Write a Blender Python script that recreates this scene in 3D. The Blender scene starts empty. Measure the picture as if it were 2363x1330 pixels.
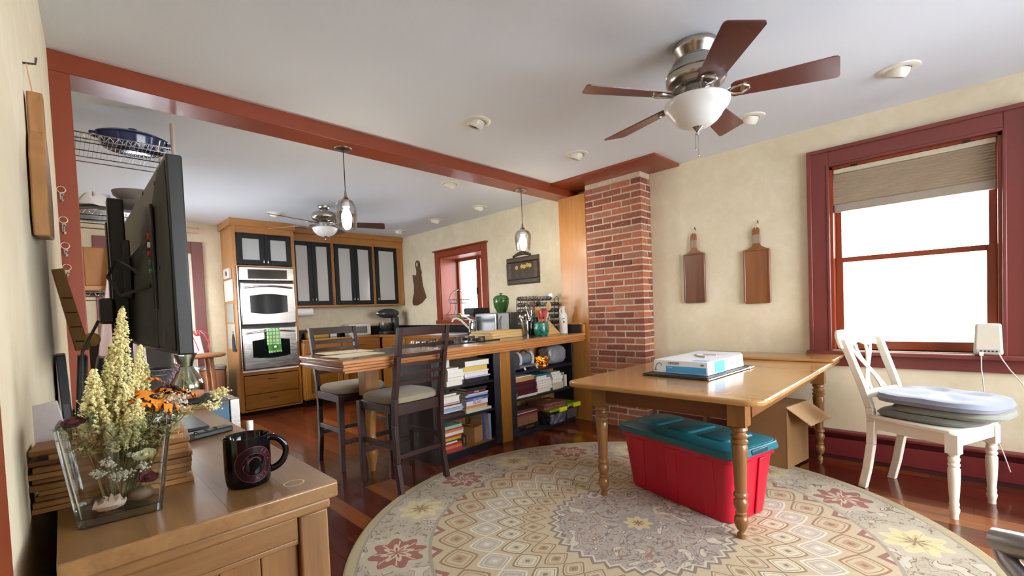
import bpy, bmesh, math, random
from mathutils import Matrix, Vector
PI = math.pi
rnd = random.Random(7)
scene = bpy.context.scene
COL = scene.collection

# ------------------------------------------------------------------ camera
cam_d = bpy.data.cameras.new('camera')
cam_d.sensor_fit = 'HORIZONTAL'; cam_d.sensor_width = 36.0
cam_d.lens = 36.0 * 1032.0 / 2363.0
cam_d.shift_y = 86.0 / 2363.0
cam_d.clip_start = 0.01; cam_d.clip_end = 200
cam = bpy.data.objects.new('camera', cam_d); COL.objects.link(cam)
_y, _p, _r = math.radians(44.84), math.radians(-1.84), math.radians(-2.34)
_F = Vector((math.cos(_p)*math.cos(_y), math.cos(_p)*math.sin(_y), math.sin(_p)))
_R0 = Vector((math.sin(_y), -math.cos(_y), 0)); _U0 = _R0.cross(_F)
_R = _R0*math.cos(_r) + _U0*math.sin(_r); _U = -_R0*math.sin(_r) + _U0*math.cos(_r)
cam.matrix_world = Matrix(((_R.x, _U.x, -_F.x, 0), (_R.y, _U.y, -_F.y, 0), (_R.z, _U.z, -_F.z, 1.161), (0, 0, 0, 1)))
scene.camera = cam

# ------------------------------------------------------------------ world, exposure
world = bpy.data.worlds.new('overcast_sky'); scene.world = world; world.use_nodes = True
_bg = world.node_tree.nodes['Background']
_bg.inputs[0].default_value = (0.94, 0.97, 1.0, 1); _bg.inputs[1].default_value = 17.0
vs = scene.view_settings
vs.view_transform = 'Standard'; vs.look = 'None'; vs.gamma = 1.0; vs.use_curve_mapping = False
vs.exposure = 0.64
scene.cycles.max_bounces = 10; scene.cycles.diffuse_bounces = 6; scene.cycles.glossy_bounces = 4
scene.cycles.transmission_bounces = 8; scene.cycles.transparent_max_bounces = 12
scene.cycles.sample_clamp_indirect = 6.0
scene.cycles.use_adaptive_sampling = True; scene.cycles.adaptive_threshold = .02
scene.cycles.caustics_reflective = False; scene.cycles.caustics_refractive = False

def portal(name, loc, rot, sx, sy):
    """marks a window opening as the way in for sky light; gives off no light of its own"""
    l = bpy.data.lights.new(name, 'AREA'); l.shape = 'RECTANGLE'; l.size = sx; l.size_y = sy; l.energy = 1
    l.cycles.is_portal = True
    o = bpy.data.objects.new(name, l); COL.objects.link(o); o.location = loc; o.rotation_euler = rot
    return o
portal('daylight_dining_window', (4.10, 0.22, 1.44), (0, PI/2, 0), 1.4, 0.9)
portal('daylight_added_near_window', (4.10, -1.28, 1.44), (0, PI/2, 0), 1.4, 0.9)  # portal of the added, unseen window on the window wall
portal('daylight_sink_window', (4.36, 4.9, 1.52), (0, PI/2, 0), 1.0, 1.0)
portal('daylight_added_rear_window', (2.5, -2.25, 1.35), (-PI/2, 0, 0), 2.6, 1.7)  # portal of the window added behind the viewer
portal('daylight_added_side_window', (-.2, 5.35, 1.5), (0, -PI/2, 0), 1.1, 1.8)  # portal of the side window added to brighten the kitchen
portal('daylight_kitchen_door', (0.8, 6.85, 1.1), (PI/2, 0, 0), 0.8, 2.0)

# ------------------------------------------------------------------ mesh helpers
class MB:
    def __init__(s, M=None): s.v = []; s.f = []; s.M = M
    def add(s, vs, fs):
        k = len(s.v)
        if s.M is not None: vs = [tuple(s.M @ Vector(p)) for p in vs]
        s.v += [tuple(p) for p in vs]; s.f += [tuple(i + k for i in q) for q in fs]
        return s
    def bx(s, x0, x1, y0, y1, z0, z1):
        return s.add([(x0,y0,z0),(x1,y0,z0),(x1,y1,z0),(x0,y1,z0),(x0,y0,z1),(x1,y0,z1),(x1,y1,z1),(x0,y1,z1)],
                     [(0,3,2,1),(4,5,6,7),(0,1,5,4),(1,2,6,5),(2,3,7,6),(3,0,4,7)])
    def box(s, c, d, rz=0):
        ca, sa = math.cos(rz), math.sin(rz); o = []
        for z in (-.5, .5):
            for x, y in ((-.5,-.5),(.5,-.5),(.5,.5),(-.5,.5)):
                X, Y = x*d[0], y*d[1]; o.append((c[0]+X*ca-Y*sa, c[1]+X*sa+Y*ca, c[2]+z*d[2]))
        return s.add(o, [(0,3,2,1),(4,5,6,7),(0,1,5,4),(1,2,6,5),(2,3,7,6),(3,0,4,7)])
    def hexa(s, b, t):   # four bottom points, four top points
        return s.add(list(b)+list(t), [(0,3,2,1),(4,5,6,7),(0,1,5,4),(1,2,6,5),(2,3,7,6),(3,0,4,7)])
    def bar(s, a, b, w, h, up=(0,0,1)):
        a, b = Vector(a), Vector(b); d = (b-a).normalized(); u = Vector(up)
        x = d.cross(u)
        if x.length < 1e-5: x = d.cross(Vector((1,0,0)))
        x.normalize(); y = x.cross(d)
        q = [x*(i*w/2)+y*(j*h/2) for i, j in ((-1,-1),(1,-1),(1,1),(-1,1))]
        return s.hexa([a+p for p in q], [b+p for p in q])
    def lathe(s, prof, n=20, c=(0,0,0), axis='z', sx=1, sy=1, caps=True):
        vs = []; fs = []
        for r, z in prof:
            for i in range(n):
                t = 2*PI*i/n; p = (r*math.cos(t)*sx, r*math.sin(t)*sy, z)
                if axis == 'x': p = (p[2], p[0], p[1])
                elif axis == 'y': p = (p[1], p[2], p[0])
                vs.append((c[0]+p[0], c[1]+p[1], c[2]+p[2]))
        m = len(prof)
        for j in range(m-1):
            for i in range(n):
                k = (i+1) % n; fs.append((j*n+i, j*n+k, (j+1)*n+k, (j+1)*n+i))
        if caps and prof[0][0] > 1e-6: fs.append(tuple(reversed(range(n))))
        if caps and prof[-1][0] > 1e-6: fs.append(tuple(range((m-1)*n, m*n)))
        return s.add(vs, fs)
    def cyl(s, a, b, r, n=12, r2=None):
        return s.tube([a, b], [r, r if r2 is None else r2], n)
    def tube(s, pts, r, n=8, closed=False):
        P = [Vector(p) for p in pts]; m = len(P)
        R = r if isinstance(r, (list, tuple)) else [r]*m
        T = []
        for i in range(m):
            a = P[(i-1) % m] if (closed or i > 0) else P[i]; b = P[(i+1) % m] if (closed or i < m-1) else P[i]
            t = b-a; T.append(t.normalized() if t.length > 1e-9 else Vector((0,0,1)))
        u = T[0].orthogonal().normalized(); vs = []; fs = []
        for i in range(m):
            u = (u - T[i]*u.dot(T[i]))
            u = u.normalized() if u.length > 1e-6 else T[i].orthogonal().normalized()
            w = T[i].cross(u)
            for k in range(n):
                a = 2*PI*k/n; vs.append(P[i] + (u*math.cos(a)+w*math.sin(a))*R[i])
        for i in range(m if closed else m-1):
            j = (i+1) % m
            for k in range(n):
                l = (k+1) % n; fs.append((i*n+k, i*n+l, j*n+l, j*n+k))
        if not closed: fs += [tuple(reversed(range(n))), tuple(range((m-1)*n, m*n))]
        return s.add(vs, fs)
    def prism(s, poly, a, b, plane='xy'):
        n = len(poly)
        def q(p, d): return {'xy': (p[0], p[1], d), 'xz': (p[0], d, p[1]), 'yz': (d, p[0], p[1])}[plane]
        vs = [q(p, a) for p in poly] + [q(p, b) for p in poly]
        fs = [tuple(range(n-1, -1, -1)), tuple(range(n, 2*n))] + [(i, (i+1) % n, n+(i+1) % n, n+i) for i in range(n)]
        return s.add(vs, fs)
    def ell(s, c, r, nu=14, nv=9):
        if not isinstance(r, (tuple, list)): r = (r, r, r)
        vs = [(c[0], c[1], c[2]-r[2])]; fs = []
        for j in range(1, nv):
            a = -PI/2+PI*j/nv
            for i in range(nu):
                t = 2*PI*i/nu; vs.append((c[0]+r[0]*math.cos(a)*math.cos(t), c[1]+r[1]*math.cos(a)*math.sin(t), c[2]+r[2]*math.sin(a)))
        vs.append((c[0], c[1], c[2]+r[2])); T = len(vs)-1
        for i in range(nu):
            k = (i+1) % nu; fs.append((0, 1+k, 1+i)); fs.append((T, 1+(nv-2)*nu+i, 1+(nv-2)*nu+k))
            for j in range(nv-2): fs.append((1+j*nu+i, 1+j*nu+k, 1+(j+1)*nu+k, 1+(j+1)*nu+i))
        return s.add(vs, fs)
    def surf(s, fn, nu, nv, closed_u=False):
        vs = []; fs = []
        for j in range(nv+1):
            for i in range(nu + (0 if closed_u else 1)): vs.append(fn(i/nu, j/nv))
        w = nu if closed_u else nu+1
        for j in range(nv):
            for i in range(nu):
                k = (i+1) % w; fs.append((j*w+i, j*w+k, (j+1)*w+k, (j+1)*w+i))
        return s.add(vs, fs)

def rrect(x0, x1, y0, y1, r, n=5):
    o = []
    for cx, cy, a in ((x1-r, y1-r, 0), (x0+r, y1-r, PI/2), (x0+r, y0+r, PI), (x1-r, y0+r, 3*PI/2)):
        for i in range(n+1):
            t = a+PI/2*i/n; o.append((cx+r*math.cos(t), cy+r*math.sin(t)))
    return o

def wmat(o):
    M = Matrix.Identity(4); ch = []
    while o: ch.append(o); o = o.parent
    for c in reversed(ch): M = M @ c.matrix_basis
    return M

def obj(name, mb, m, parent=None, bevel=0, smooth=True, seg=2, world=False, recentre=True, flip=True):
    me = bpy.data.meshes.new(name)
    vs = mb.v
    if world and parent is not None:
        iv = wmat(parent).inverted(); vs = [tuple(iv @ Vector(p)) for p in vs]
    lo = [min(p[i] for p in vs) for i in range(3)]; hi = [max(p[i] for p in vs) for i in range(3)]
    c = [(lo[i]+hi[i])/2 for i in range(3)]
    if parent is None: c[2] = lo[2]
    if not recentre: c = [0, 0, 0]
    me.from_pydata([(p[0]-c[0], p[1]-c[1], p[2]-c[2]) for p in vs], [], mb.f)
    if flip:
        b = bmesh.new(); b.from_mesh(me); bmesh.ops.recalc_face_normals(b, faces=b.faces); b.to_mesh(me); b.free()
    if smooth:
        me.shade_smooth(); me.set_sharp_from_angle(angle=math.radians(38))
    me.materials.append(m)
    o = bpy.data.objects.new(name, me); COL.objects.link(o); o.location = c
    if parent is not None: o.parent = parent
    if bevel:
        bm_ = o.modifiers.new('bevel', 'BEVEL'); bm_.width = bevel; bm_.segments = seg; bm_.limit_method = 'ANGLE'; bm_.angle_limit = math.radians(40)
    return o

def tag(o, label, cat, group=None, kind=None):
    o['label'] = label; o['category'] = cat
    if group: o['group'] = group
    if kind: o['kind'] = kind
    return o
def thing(name, label, cat, loc=(0,0,0), rz=0, group=None):
    o = bpy.data.objects.new(name, None); o.empty_display_size = .05; COL.objects.link(o)
    o.location = loc; o.rotation_euler = (0, 0, rz)
    return tag(o, label, cat, group)
def struct(name, mb, m, label=None, **k):
    o = obj(name, mb, m, **k); o['kind'] = 'structure'
    if label: o['label'] = label
    return o
def sempty(name, loc, label):
    o = bpy.data.objects.new(name, None); COL.objects.link(o); o.location = loc; o['kind'] = 'structure'; o['label'] = label
    return o
def dup(root, loc, rz=None, label=None, group=None):
    r = root.copy(); COL.objects.link(r); r.location = loc
    if rz is not None: r.rotation_euler = (0, 0, rz)
    if label: r['label'] = label
    if group: r['group'] = group
    for ch in list(root.children):
        k = ch.copy(); COL.objects.link(k); k.parent = r
        for g in list(ch.children):
            d = g.copy(); COL.objects.link(d); d.parent = k
    return r
def text(name, s, size, M, m, parent, ext=.0004, align='CENTER'):
    cu = bpy.data.curves.new('t', 'FONT'); cu.body = s; cu.size = size; cu.extrude = ext; cu.align_x = align; cu.align_y = 'CENTER'
    cu.resolution_u = 2
    t = bpy.data.objects.new('t', cu)
    me = bpy.data.meshes.new_from_object(t); bpy.data.objects.remove(t); bpy.data.curves.remove(cu)
    me.transform(M); me.name = name; me.materials.clear(); me.materials.append(m)
    o = bpy.data.objects.new(name, me); COL.objects.link(o); o.parent = parent
    return o

# ------------------------------------------------------------------ material helpers
def lin(c):
    if isinstance(c, str): c = tuple(int(c[i:i+2], 16) for i in (1, 3, 5))
    o = []
    for x in c[:3]:
        x = x/255.0; o.append(x/12.92 if x <= .04045 else ((x+.055)/1.055)**2.4)
    return (*o, 1.0)
class X:
    """a number inside a node tree"""
    def __init__(s, nt, k): s.nt = nt; s.k = k
    def _op(s, op, *a):
        n = s.nt.nodes.new('ShaderNodeMath'); n.operation = op
        for i, q in enumerate((s,)+a):
            if isinstance(q, X): s.nt.links.new(q.k, n.inputs[i])
            else: n.inputs[i].default_value = q
        return X(s.nt, n.outputs[0])
    def __add__(s, o): return s._op('ADD', o)
    def __radd__(s, o): return s._op('ADD', o)
    def __sub__(s, o): return s._op('SUBTRACT', o)
    def __rsub__(s, o): return (s*-1)+o
    def __mul__(s, o): return s._op('MULTIPLY', o)
    def __rmul__(s, o): return s._op('MULTIPLY', o)
    def __truediv__(s, o): return s._op('DIVIDE', o)
    def lt(s, o): return s._op('LESS_THAN', o)
    def gt(s, o): return s._op('GREATER_THAN', o)
    def sin(s): return s._op('SINE')
    def cos(s): return s._op('COSINE')
    def abs(s): return s._op('ABSOLUTE')
    def fract(s): return s._op('FRACT')
    def floor(s): return s._op('FLOOR')
    def sqrt(s): return s._op('SQRT')
    def max(s, o): return s._op('MAXIMUM', o)
    def min(s, o): return s._op('MINIMUM', o)
    def atan2(s, o): return s._op('ARCTAN2', o)
    def band(s, a, b): return s.gt(a)*s.lt(b)
class NT:
    def __init__(s, name):
        s.m = bpy.data.materials.new(name); s.m.use_nodes = True; s.t = s.m.node_tree
        s.b = s.t.nodes['Principled BSDF']
    def new(s, k, **p):
        n = s.t.nodes.new(k)
        for a, v in p.items(): setattr(n, a, v)
        return n
    def put(s, v, sock):
        if isinstance(v, X): s.t.links.new(v.k, sock)
        elif hasattr(v, 'is_output'): s.t.links.new(v, sock)
        else: sock.default_value = v
    def coords(s, rnd_off=False, kind='Object'):
        tc = s.new('ShaderNodeTexCoord'); k = tc.outputs[kind]
        if rnd_off:
            oi = s.new('ShaderNodeObjectInfo'); vm = s.new('ShaderNodeVectorMath', operation='MULTIPLY_ADD')
            s.t.links.new(oi.outputs['Random'], vm.inputs[0]); vm.inputs[1].default_value = (37, 53, 29); s.t.links.new(k, vm.inputs[2]); k = vm.outputs[0]
        return k
    def xyz(s, k):
        n = s.new('ShaderNodeSeparateXYZ'); s.t.links.new(k, n.inputs[0]); return [X(s.t, o) for o in n.outputs]
    def vec(s, x, y, z):
        n = s.new('ShaderNodeCombineXYZ')
        for i, q in enumerate((x, y, z)): s.put(q, n.inputs[i])
        return n.outputs[0]
    def scale(s, k, sc):
        n = s.new('ShaderNodeMapping'); s.t.links.new(k, n.inputs[0]); n.inputs['Scale'].default_value = sc; return n.outputs[0]
    def noise(s, k, scale, detail=3, rough=.5, dist=0):
        n = s.new('ShaderNodeTexNoise'); s.t.links.new(k, n.inputs['Vector'])
        n.inputs['Scale'].default_value = scale; n.inputs['Detail'].default_value = detail; n.inputs['Roughness'].default_value = rough; n.inputs['Distortion'].default_value = dist
        return X(s.t, n.outputs[0])
    def mix(s, f, a, b):
        n = s.new('ShaderNodeMix'); n.data_type = 'RGBA'
        s.put(f, n.inputs[0])
        for q, i in ((a, 6), (b, 7)): s.put(lin(q) if isinstance(q, (str, tuple)) else q, n.inputs[i])
        return n.outputs[2]
    def ramp(s, f, stops):
        n = s.new('ShaderNodeValToRGB'); s.put(f, n.inputs[0]); cr = n.color_ramp
        while len(cr.elements) < len(stops): cr.elements.new(.5)
        for e, (p, c) in zip(cr.elements, stops): e.position = p; e.color = lin(c)
        return n.outputs[0]
    def bump(s, h, strength=.2, dist=.01):
        n = s.new('ShaderNodeBump'); n.inputs['Strength'].default_value = strength; n.inputs['Distance'].default_value = dist
        s.put(h, n.inputs['Height']); s.t.links.new(n.outputs[0], s.b.inputs['Normal'])
    def set(s, **k):
        for a, v in k.items():
            s.put(v, s.b.inputs[{'col': 'Base Color', 'rough': 'Roughness', 'metal': 'Metallic', 'spec': 'Specular IOR Level', 'trans': 'Transmission Weight', 'coat': 'Coat Weight', 'ior': 'IOR', 'sheen': 'Sheen Weight', 'alpha': 'Alpha', 'emit': 'Emission Strength', 'ecol': 'Emission Color', 'sss': 'Subsurface Weight', 'coatr': 'Coat Roughness'}[a]])
        return s
_cache = {}
def plain(col, rough=.5, metal=0, var=.06, scale=18, bump=0, name=None, **k):
    key = (str(col), rough, metal, var, scale, bump, str(k))
    if key in _cache: return _cache[key]
    n = NT(name or 'mat'); c = lin(col)
    co = n.coords(True); f = n.noise(co, scale, 3)
    a = tuple(min(1, x*(1+var*2)) for x in c[:3])+(1,); b = tuple(x*(1-var*2) for x in c[:3])+(1,)
    mx = n.new('ShaderNodeMix'); mx.data_type = 'RGBA'; n.put(f, mx.inputs[0]); mx.inputs[6].default_value = b; mx.inputs[7].default_value = a
    n.set(col=mx.outputs[2], rough=rough, metal=metal, **k)
    if bump: n.bump(n.noise(co, scale*6, 4), bump, .004)
    _cache[key] = n.m; return n.m
def wood(light, dark, axis='x', scale=1.0, rough=.4, name='wood', coat=0, contrast=1.0, bump=.08, mid=None):
    key = ('w', light, dark, axis, scale, rough, coat, contrast)
    if key in _cache: return _cache[key]
    n = NT(name); co = n.coords(True)
    sc = {'x': (1.2, 14, 14), 'y': (14, 1.2, 14), 'z': (14, 14, 1.2)}[axis]
    k = n.scale(co, tuple(q*scale for q in sc))
    f = n.noise(k, 1.6, 5, .6, .6); g = n.noise(n.scale(co, tuple(q*scale*5 for q in sc)), 2, 3, .6)
    h = f*.75+g*.25
    st = [(.5-.22/contrast, dark), (.5+.22/contrast, light)]
    n.set(col=n.ramp(h, st), rough=rough, coat=coat, coatr=.12); n.bump(h, bump, .003)
    _cache[key] = n.m; return n.m
def metal(col, rough=.3, name='metal', brushed=False):
    n = NT(name); co = n.coords()
    if brushed:
        f = n.noise(n.scale(co, (2, 2, 90)), 3, 2); n.set(rough=f*.16+(rough-.08))
    else: n.set(rough=rough)
    n.set(col=lin(col), metal=1.0); return n.m
def glass(tint=(1,1,1), refl=.12, name='glass', dens=.06, rough=.0):
    """thin clear pane: see-through with a reflecting skin"""
    n = NT(name); t = n.t; t.nodes.remove(n.b); out = t.nodes['Material Output']
    tr = n.new('ShaderNodeBsdfTransparent'); tr.inputs[0].default_value = tuple(x*(1-dens) for x in tint)+(1,)
    gl = n.new('ShaderNodeBsdfGlossy'); gl.inputs['Roughness'].default_value = max(.02, rough); gl.inputs[0].default_value = (1,1,1,1)
    fr = n.new('ShaderNodeFresnel'); fr.inputs[0].default_value = 1.45
    mx = n.new('ShaderNodeMixShader')
    mul = X(t, fr.outputs[0])*(refl/.12); n.put(mul.min(.9), mx.inputs[0])
    t.links.new(tr.outputs[0], mx.inputs[1]); t.links.new(gl.outputs[0], mx.inputs[2]); t.links.new(mx.outputs[0], out.inputs[0])
    return n.m
def emit(col, s, name='glow'):
    n = NT(name); n.set(col=lin(col), ecol=lin(col), emit=s, rough=.6); return n.m
# ------------------------------------------------------------------ shared materials
def m_plaster():
    n = NT('cream_plaster'); co = n.coords(); f = n.noise(co, 3.2, 6, .62, .4); g = n.noise(co, 22, 3)
    n.set(col=n.ramp(f*.8+g*.2, [(.34, (214,201,170)), (.52, (222,210,181)), (.66, (229,219,194))]), rough=.75); n.bump(g, .06, .004); return n.m
def m_ceiling():
    n = NT('white_ceiling_paint'); co = n.coords(); f = n.noise(co, 140, 3); n.set(col=lin((226,233,240)), rough=.85); n.bump(f, .12, .004); return n.m
PLASTER = m_plaster(); CEIL = m_ceiling()
RED = plain((134,58,31), .32, var=.04, scale=5, name='rust_red_paint')
MAROON = plain((112,50,44), .38, var=.04, scale=5, name='maroon_trim_paint')
DARKRED = plain((104,26,28), .45, var=.05, name='heater_red_paint')
OAK = wood((178,120,52), (140,88,31), 'x', .9, .32, 'oak_flat', coat=.3)
OAKZ = wood((180,122,54), (142,90,33), 'z', .9, .30, 'oak_upright', coat=.3)
OAKD = wood((150,98,36), (116,70,20), 'x', .9, .32, 'oak_drawer_front', coat=.3)
BLACKP = plain((17,17,18), .5, var=.05, spec=.25, name='black_cabinet_paint')
NAVYP = plain((24,28,38), .42, var=.05, name='blue_black_paint')
STEEL = metal((172,169,166), .26, 'brushed_steel', True)
NICKEL = metal((176,170,160), .27, 'brushed_nickel')
CHROME = metal((225,225,228), .12, 'chrome')
DARKM = metal((70,66,62), .4, 'dark_metal')
IRON = plain((28,27,27), .5, name='black_iron')
WHITE = plain((235,234,230), .5, var=.02, name='white_paint')
BLACKPL = plain((20,20,21), .42, var=.04, name='black_plastic')
PANE = glass((1,1,1), .12, 'window_pane', .03)
CARD = plain((186,142,92), .8, var=.06, scale=9, name='cardboard')
PAPER = plain((236,233,222), .75, var=.02, scale=40, name='paper')
TXT = plain((30,30,34), .6, var=0, name='dark_print'); TXTW = plain((238,236,230), .6, var=0, name='white_print')

# ------------------------------------------------------------------ ground added outside to dim light from below
def m_ground():
    n = NT('pale_ground'); co = n.coords(); f = n.noise(co, 1.5, 5, .6); n.set(col=n.ramp(f, [(.35, (186,190,196)), (.65, (214,216,220))]), rough=.95); return n.m
g_ = MB().bx(-40, -1.0, -40, 40, -.5, -.35).bx(5.0, 40, -40, 40, -.5, -.35).bx(-1.0, 5.0, -40, -3.2, -.5, -.35).bx(-1.0, 5.0, 7.8, 40, -.5, -.35)
struct('added_ground_outside', g_, m_ground(), 'pale ground added outside the windows to dim light from below')
# ------------------------------------------------------------------ floor
def m_plank(i):
    pal = [((112,46,20),(74,27,13)), ((132,60,25),(92,38,16)), ((98,37,19),(64,22,13)), ((158,88,38),(122,62,25)), ((120,50,24),(84,31,15)), ((88,32,17),(58,19,11))][i]
    n = NT('cherry_plank'); co = n.coords(True); f = n.noise(n.scale(co, (9, .9, 9)), 3, 5, .6, .5)
    n.set(col=n.ramp(f, [(.3, pal[1]), (.7, pal[0])]), rough=.2, coat=.35, coatr=.1); n.bump(f, .02, .002); return n.m
PL = [m_plank(i) for i in range(6)]
fl = MB().bx(-.35, 4.1, -2.15, 7.2, -.06, -.013)
floor = struct('floor', fl, plain((34,14,8), .6, name='floor_gap'), 'polished cherry floorboards running towards the kitchen')
pm = bpy.data.meshes.new('plank')
pm.from_pydata(*(lambda b: (b.v, [], b.f))(MB().bx(-.5, .5, -.5, .5, -.012, 0)))
W_ = .1
row = 0; x = -.3; rr = random.Random(3); NP = 0
while x < 3.95:
    y = -2.1 - rr.random()*.8
    while y < 6.67:
        L = rr.uniform(.75, 1.7); y1 = min(y+L, 6.68)
        cx, cy = x+W_/2, (y+y1)/2
        far = max(math.hypot(cx-2.0945, yy-1.2015) for yy in (y, y1))
        hid = far < 1.40 or (cx < .3 and y1 < 2.6) or y1 < -.35 or (cx < 1.4 and y1 < .5 and False)
        if not hid or y1 < -.35 and False:
            me = pm.copy() if False else pm
            o = bpy.data.objects.new('plank', me); COL.objects.link(o); o.parent = floor
            o.scale = (W_-.0016, (y1-y)-.002, 1)
            o.location = (cx-floor.location.x, cy-floor.location.y, -floor.location.z)
            k = rr.choices(range(6), (4, 3, 4, 2.0, 4, 3))[0]
            if not me.materials: me.materials.append(PL[0])
            o.material_slots[0].link = 'OBJECT'; o.material_slots[0].material = PL[k]; NP += 1
        y = y1
    x += W_
# the boards no one sees from here (under the rug, behind the viewer) in one piece
o = obj('underlying_boards', MB().bx(-.3, 4.0, -2.1, .4, -.0125, -.004).bx(1.0, 3.2, .3, 2.2, -.0125, -.004), PL[2], floor, world=True); o['kind'] = 'stuff'

# ------------------------------------------------------------------ ceiling and walls
struct('ceiling', MB().bx(-.35, 4.1, -2.15, 7.0, 2.41, 2.5), CEIL, 'flat off-white ceiling over dining room and kitchen')
lw = MB(); LWX = lambda y: -.10+.0405*y
lw.prism([(LWX(-2.15), -2.15), (LWX(2.85), 2.85), (-.2, 2.85), (-.35, -2.15)], 0, 2.41)
struct('wall_left', lw, PLASTER, 'cream plaster wall close beside the viewer')
wk = MB()
def _wk(a, b, c, d): wk.bx(-.15, .0, a, b, c, d)
WKL = [(4.5, 6.2, 1.0, 2.0)]
def wall_holes(u0, u1, z0, z1, holes, put):
    """rectangles of a wall around its openings"""
    us = sorted(set([u0, u1]+[h[i] for h in holes for i in (0, 1)])); 
    for a, b in zip(us, us[1:]):
        hs = sorted([h for h in holes if h[0] <= a and h[1] >= b], key=lambda h: h[2]); z = z0
        for h in hs:
            if h[2] > z: put(a, b, z, h[2])
            z = h[3]
        if z < z1: put(a, b, z, z1)
wall_holes(3.05, 6.75, 0, 2.41, WKL, _wk); struct('wall_kitchen_left', wk, PLASTER, 'cream kitchen wall behind the wire rack')
wr = MB(); wall_holes(-2.15, 6.75, 0, 2.41, [(-.20, .645, .785, 2.10), (-1.70, -.86, .785, 2.10), (4.43, 5.36, 1.06, 1.98)], lambda a, b, c, d: wr.bx(3.95, 4.1, a, b, c, d))
struct('wall_right', wr, PLASTER, 'cream plaster wall with the windows')
wb = MB(); wall_holes(-.15, 4.1, 0, 2.41, [(.40, 1.17, 0, 2.03)], lambda a, b, c, d: wb.bx(a, b, 6.68, 6.8, c, d))
struct('wall_back', wb, PLASTER, 'cream kitchen wall behind the ovens')
wf = MB(); wall_holes(-.35, 4.1, 0, 2.41, [(1.2, 3.8, .5, 2.2)], lambda a, b, c, d: wf.bx(a, b, -2.25, -2.1, c, d))
struct('wall_front', wf, PLASTER, 'cream plaster wall behind the viewer')

# ------------------------------------------------------------------ windows
def sash(p, y0, y1, z0, z1, x0, x1, st, rb, rt, m):
    obj('sash_stile', MB().bx(x0, x1, y0, y0+st, z0, z1), m, p, .003, world=True); obj('sash_stile', MB().bx(x0, x1, y1-st, y1, z0, z1), m, p, .003, world=True)
    obj('sash_rail', MB().bx(x0, x1, y0+st, y1-st, z0, z0+rb), m, p, .003, world=True); obj('sash_rail', MB().bx(x0, x1, y0+st, y1-st, z1-rt, z1), m, p, .003, world=True)
    xm = (x0+x1)/2; obj('pane', MB().bx(xm-.002, xm+.002, y0+st-.004, y1-st+.004, z0+rb-.004, z1-rt+.004), PANE, p, world=True)
def window(n, y0, y1, z0, z1, label):
    p = sempty(n, (3.95, (y0+y1)/2, z0), label); cw = .107
    def B(nm, mb, bv=.004): return obj(nm, mb, MAROON, p, bv, world=True)
    B('casing', MB().bx(3.918, 3.95, y1, y1+cw, z0-.03, z1+cw)); B('casing', MB().bx(3.918, 3.95, y0-cw, y0, z0-.03, z1+cw)); B('casing', MB().bx(3.918, 3.95, y0, y1, z1, z1+cw))
    # backband, the raised outer strip
    B('backband', MB().bx(3.905, 3.95, y1+cw-.004, y1+cw+.022, z0-.03, z1+cw+.022)); B('backband', MB().bx(3.905, 3.95, y0-cw-.022, y0-cw+.004, z0-.03, z1+cw+.022)); B('backband', MB().bx(3.905, 3.95, y0-cw, y1+cw, z1+cw-.004, z1+cw+.022))
    B('inner_bead', MB().bx(3.912, 3.95, y1-.004, y1+.014, z0-.03, z1+.014).bx(3.912, 3.95, y0-.014, y0+.004, z0-.03, z1+.014).bx(3.912, 3.95, y0, y1, z1-.004, z1+.014))
    B('stool', MB().bx(3.875, 4.09, y0-cw-.04, y1+cw+.04, z0-.035, z0-.006), .006); B('apron', MB().bx(3.925, 3.95, y0-cw, y1+cw, z0-.115, z0-.035))
    obj('jamb', MB().bx(3.95, 4.1, y1-.02, y1, z0, z1), RED, p, world=True); obj('jamb', MB().bx(3.95, 4.1, y0, y0+.02, z0, z1), RED, p, world=True)
    obj('jamb', MB().bx(3.95, 4.1, y0, y1, z1-.02, z1), RED, p, world=True); obj('jamb', MB().bx(3.96, 4.1, y0, y1, z0-.006, z0), RED, p, world=True)
    zm = (z0+z1)/2-.01
    sash(p, y0+.02, y1-.02, zm-.018, z1-.02, 4.055, 4.085, .034, .036, .03, RED)
    sash(p, y0+.02, y1-.02, z0, zm+.018, 4.02, 4.05, .045, .06, .036, RED)
window('window_1', -.20, .645, .785, 2.10, 'maroon cased sash window behind the white chair')
window('added_window_2', -1.70, -.86, .785, 2.10, 'maroon cased sash window added out of view on the window wall for daylight')  # added window out of view, lets extra sky light into the dining room
# unseen windows added behind the viewer and in the kitchen side wall for daylight
p = sempty('added_window_3', (2.5, -2.1, .5), 'wide glazed window added behind the viewer for more daylight')
for a, b, c, d in ((1.1, 3.9, 2.2, 2.3), (1.1, 3.9, .4, .5), (1.1, 1.2, .5, 2.2), (3.8, 3.9, .5, 2.2)): obj('casing', MB().bx(a, b, -2.1, -2.07, c, d), MAROON, p, .004, world=True)
for k in range(2):
    a = 1.2+k*1.3; b = a+1.3
    for q in ((a, a+.05, .5, 2.2), (b-.05, b, .5, 2.2), (a+.05, b-.05, .5, .58), (a+.05, b-.05, 2.14, 2.2)): obj('sash_bar', MB().bx(q[0], q[1], -2.2, -2.16, q[2], q[3]), RED, p, .003, world=True)
    obj('pane', MB().bx(a+.04, b-.04, -2.182, -2.178, .57, 2.15), PANE, p, world=True)
p = sempty('added_window_5', (0, 5.4, .90), 'unseen side wall window added to brighten the kitchen')
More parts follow.
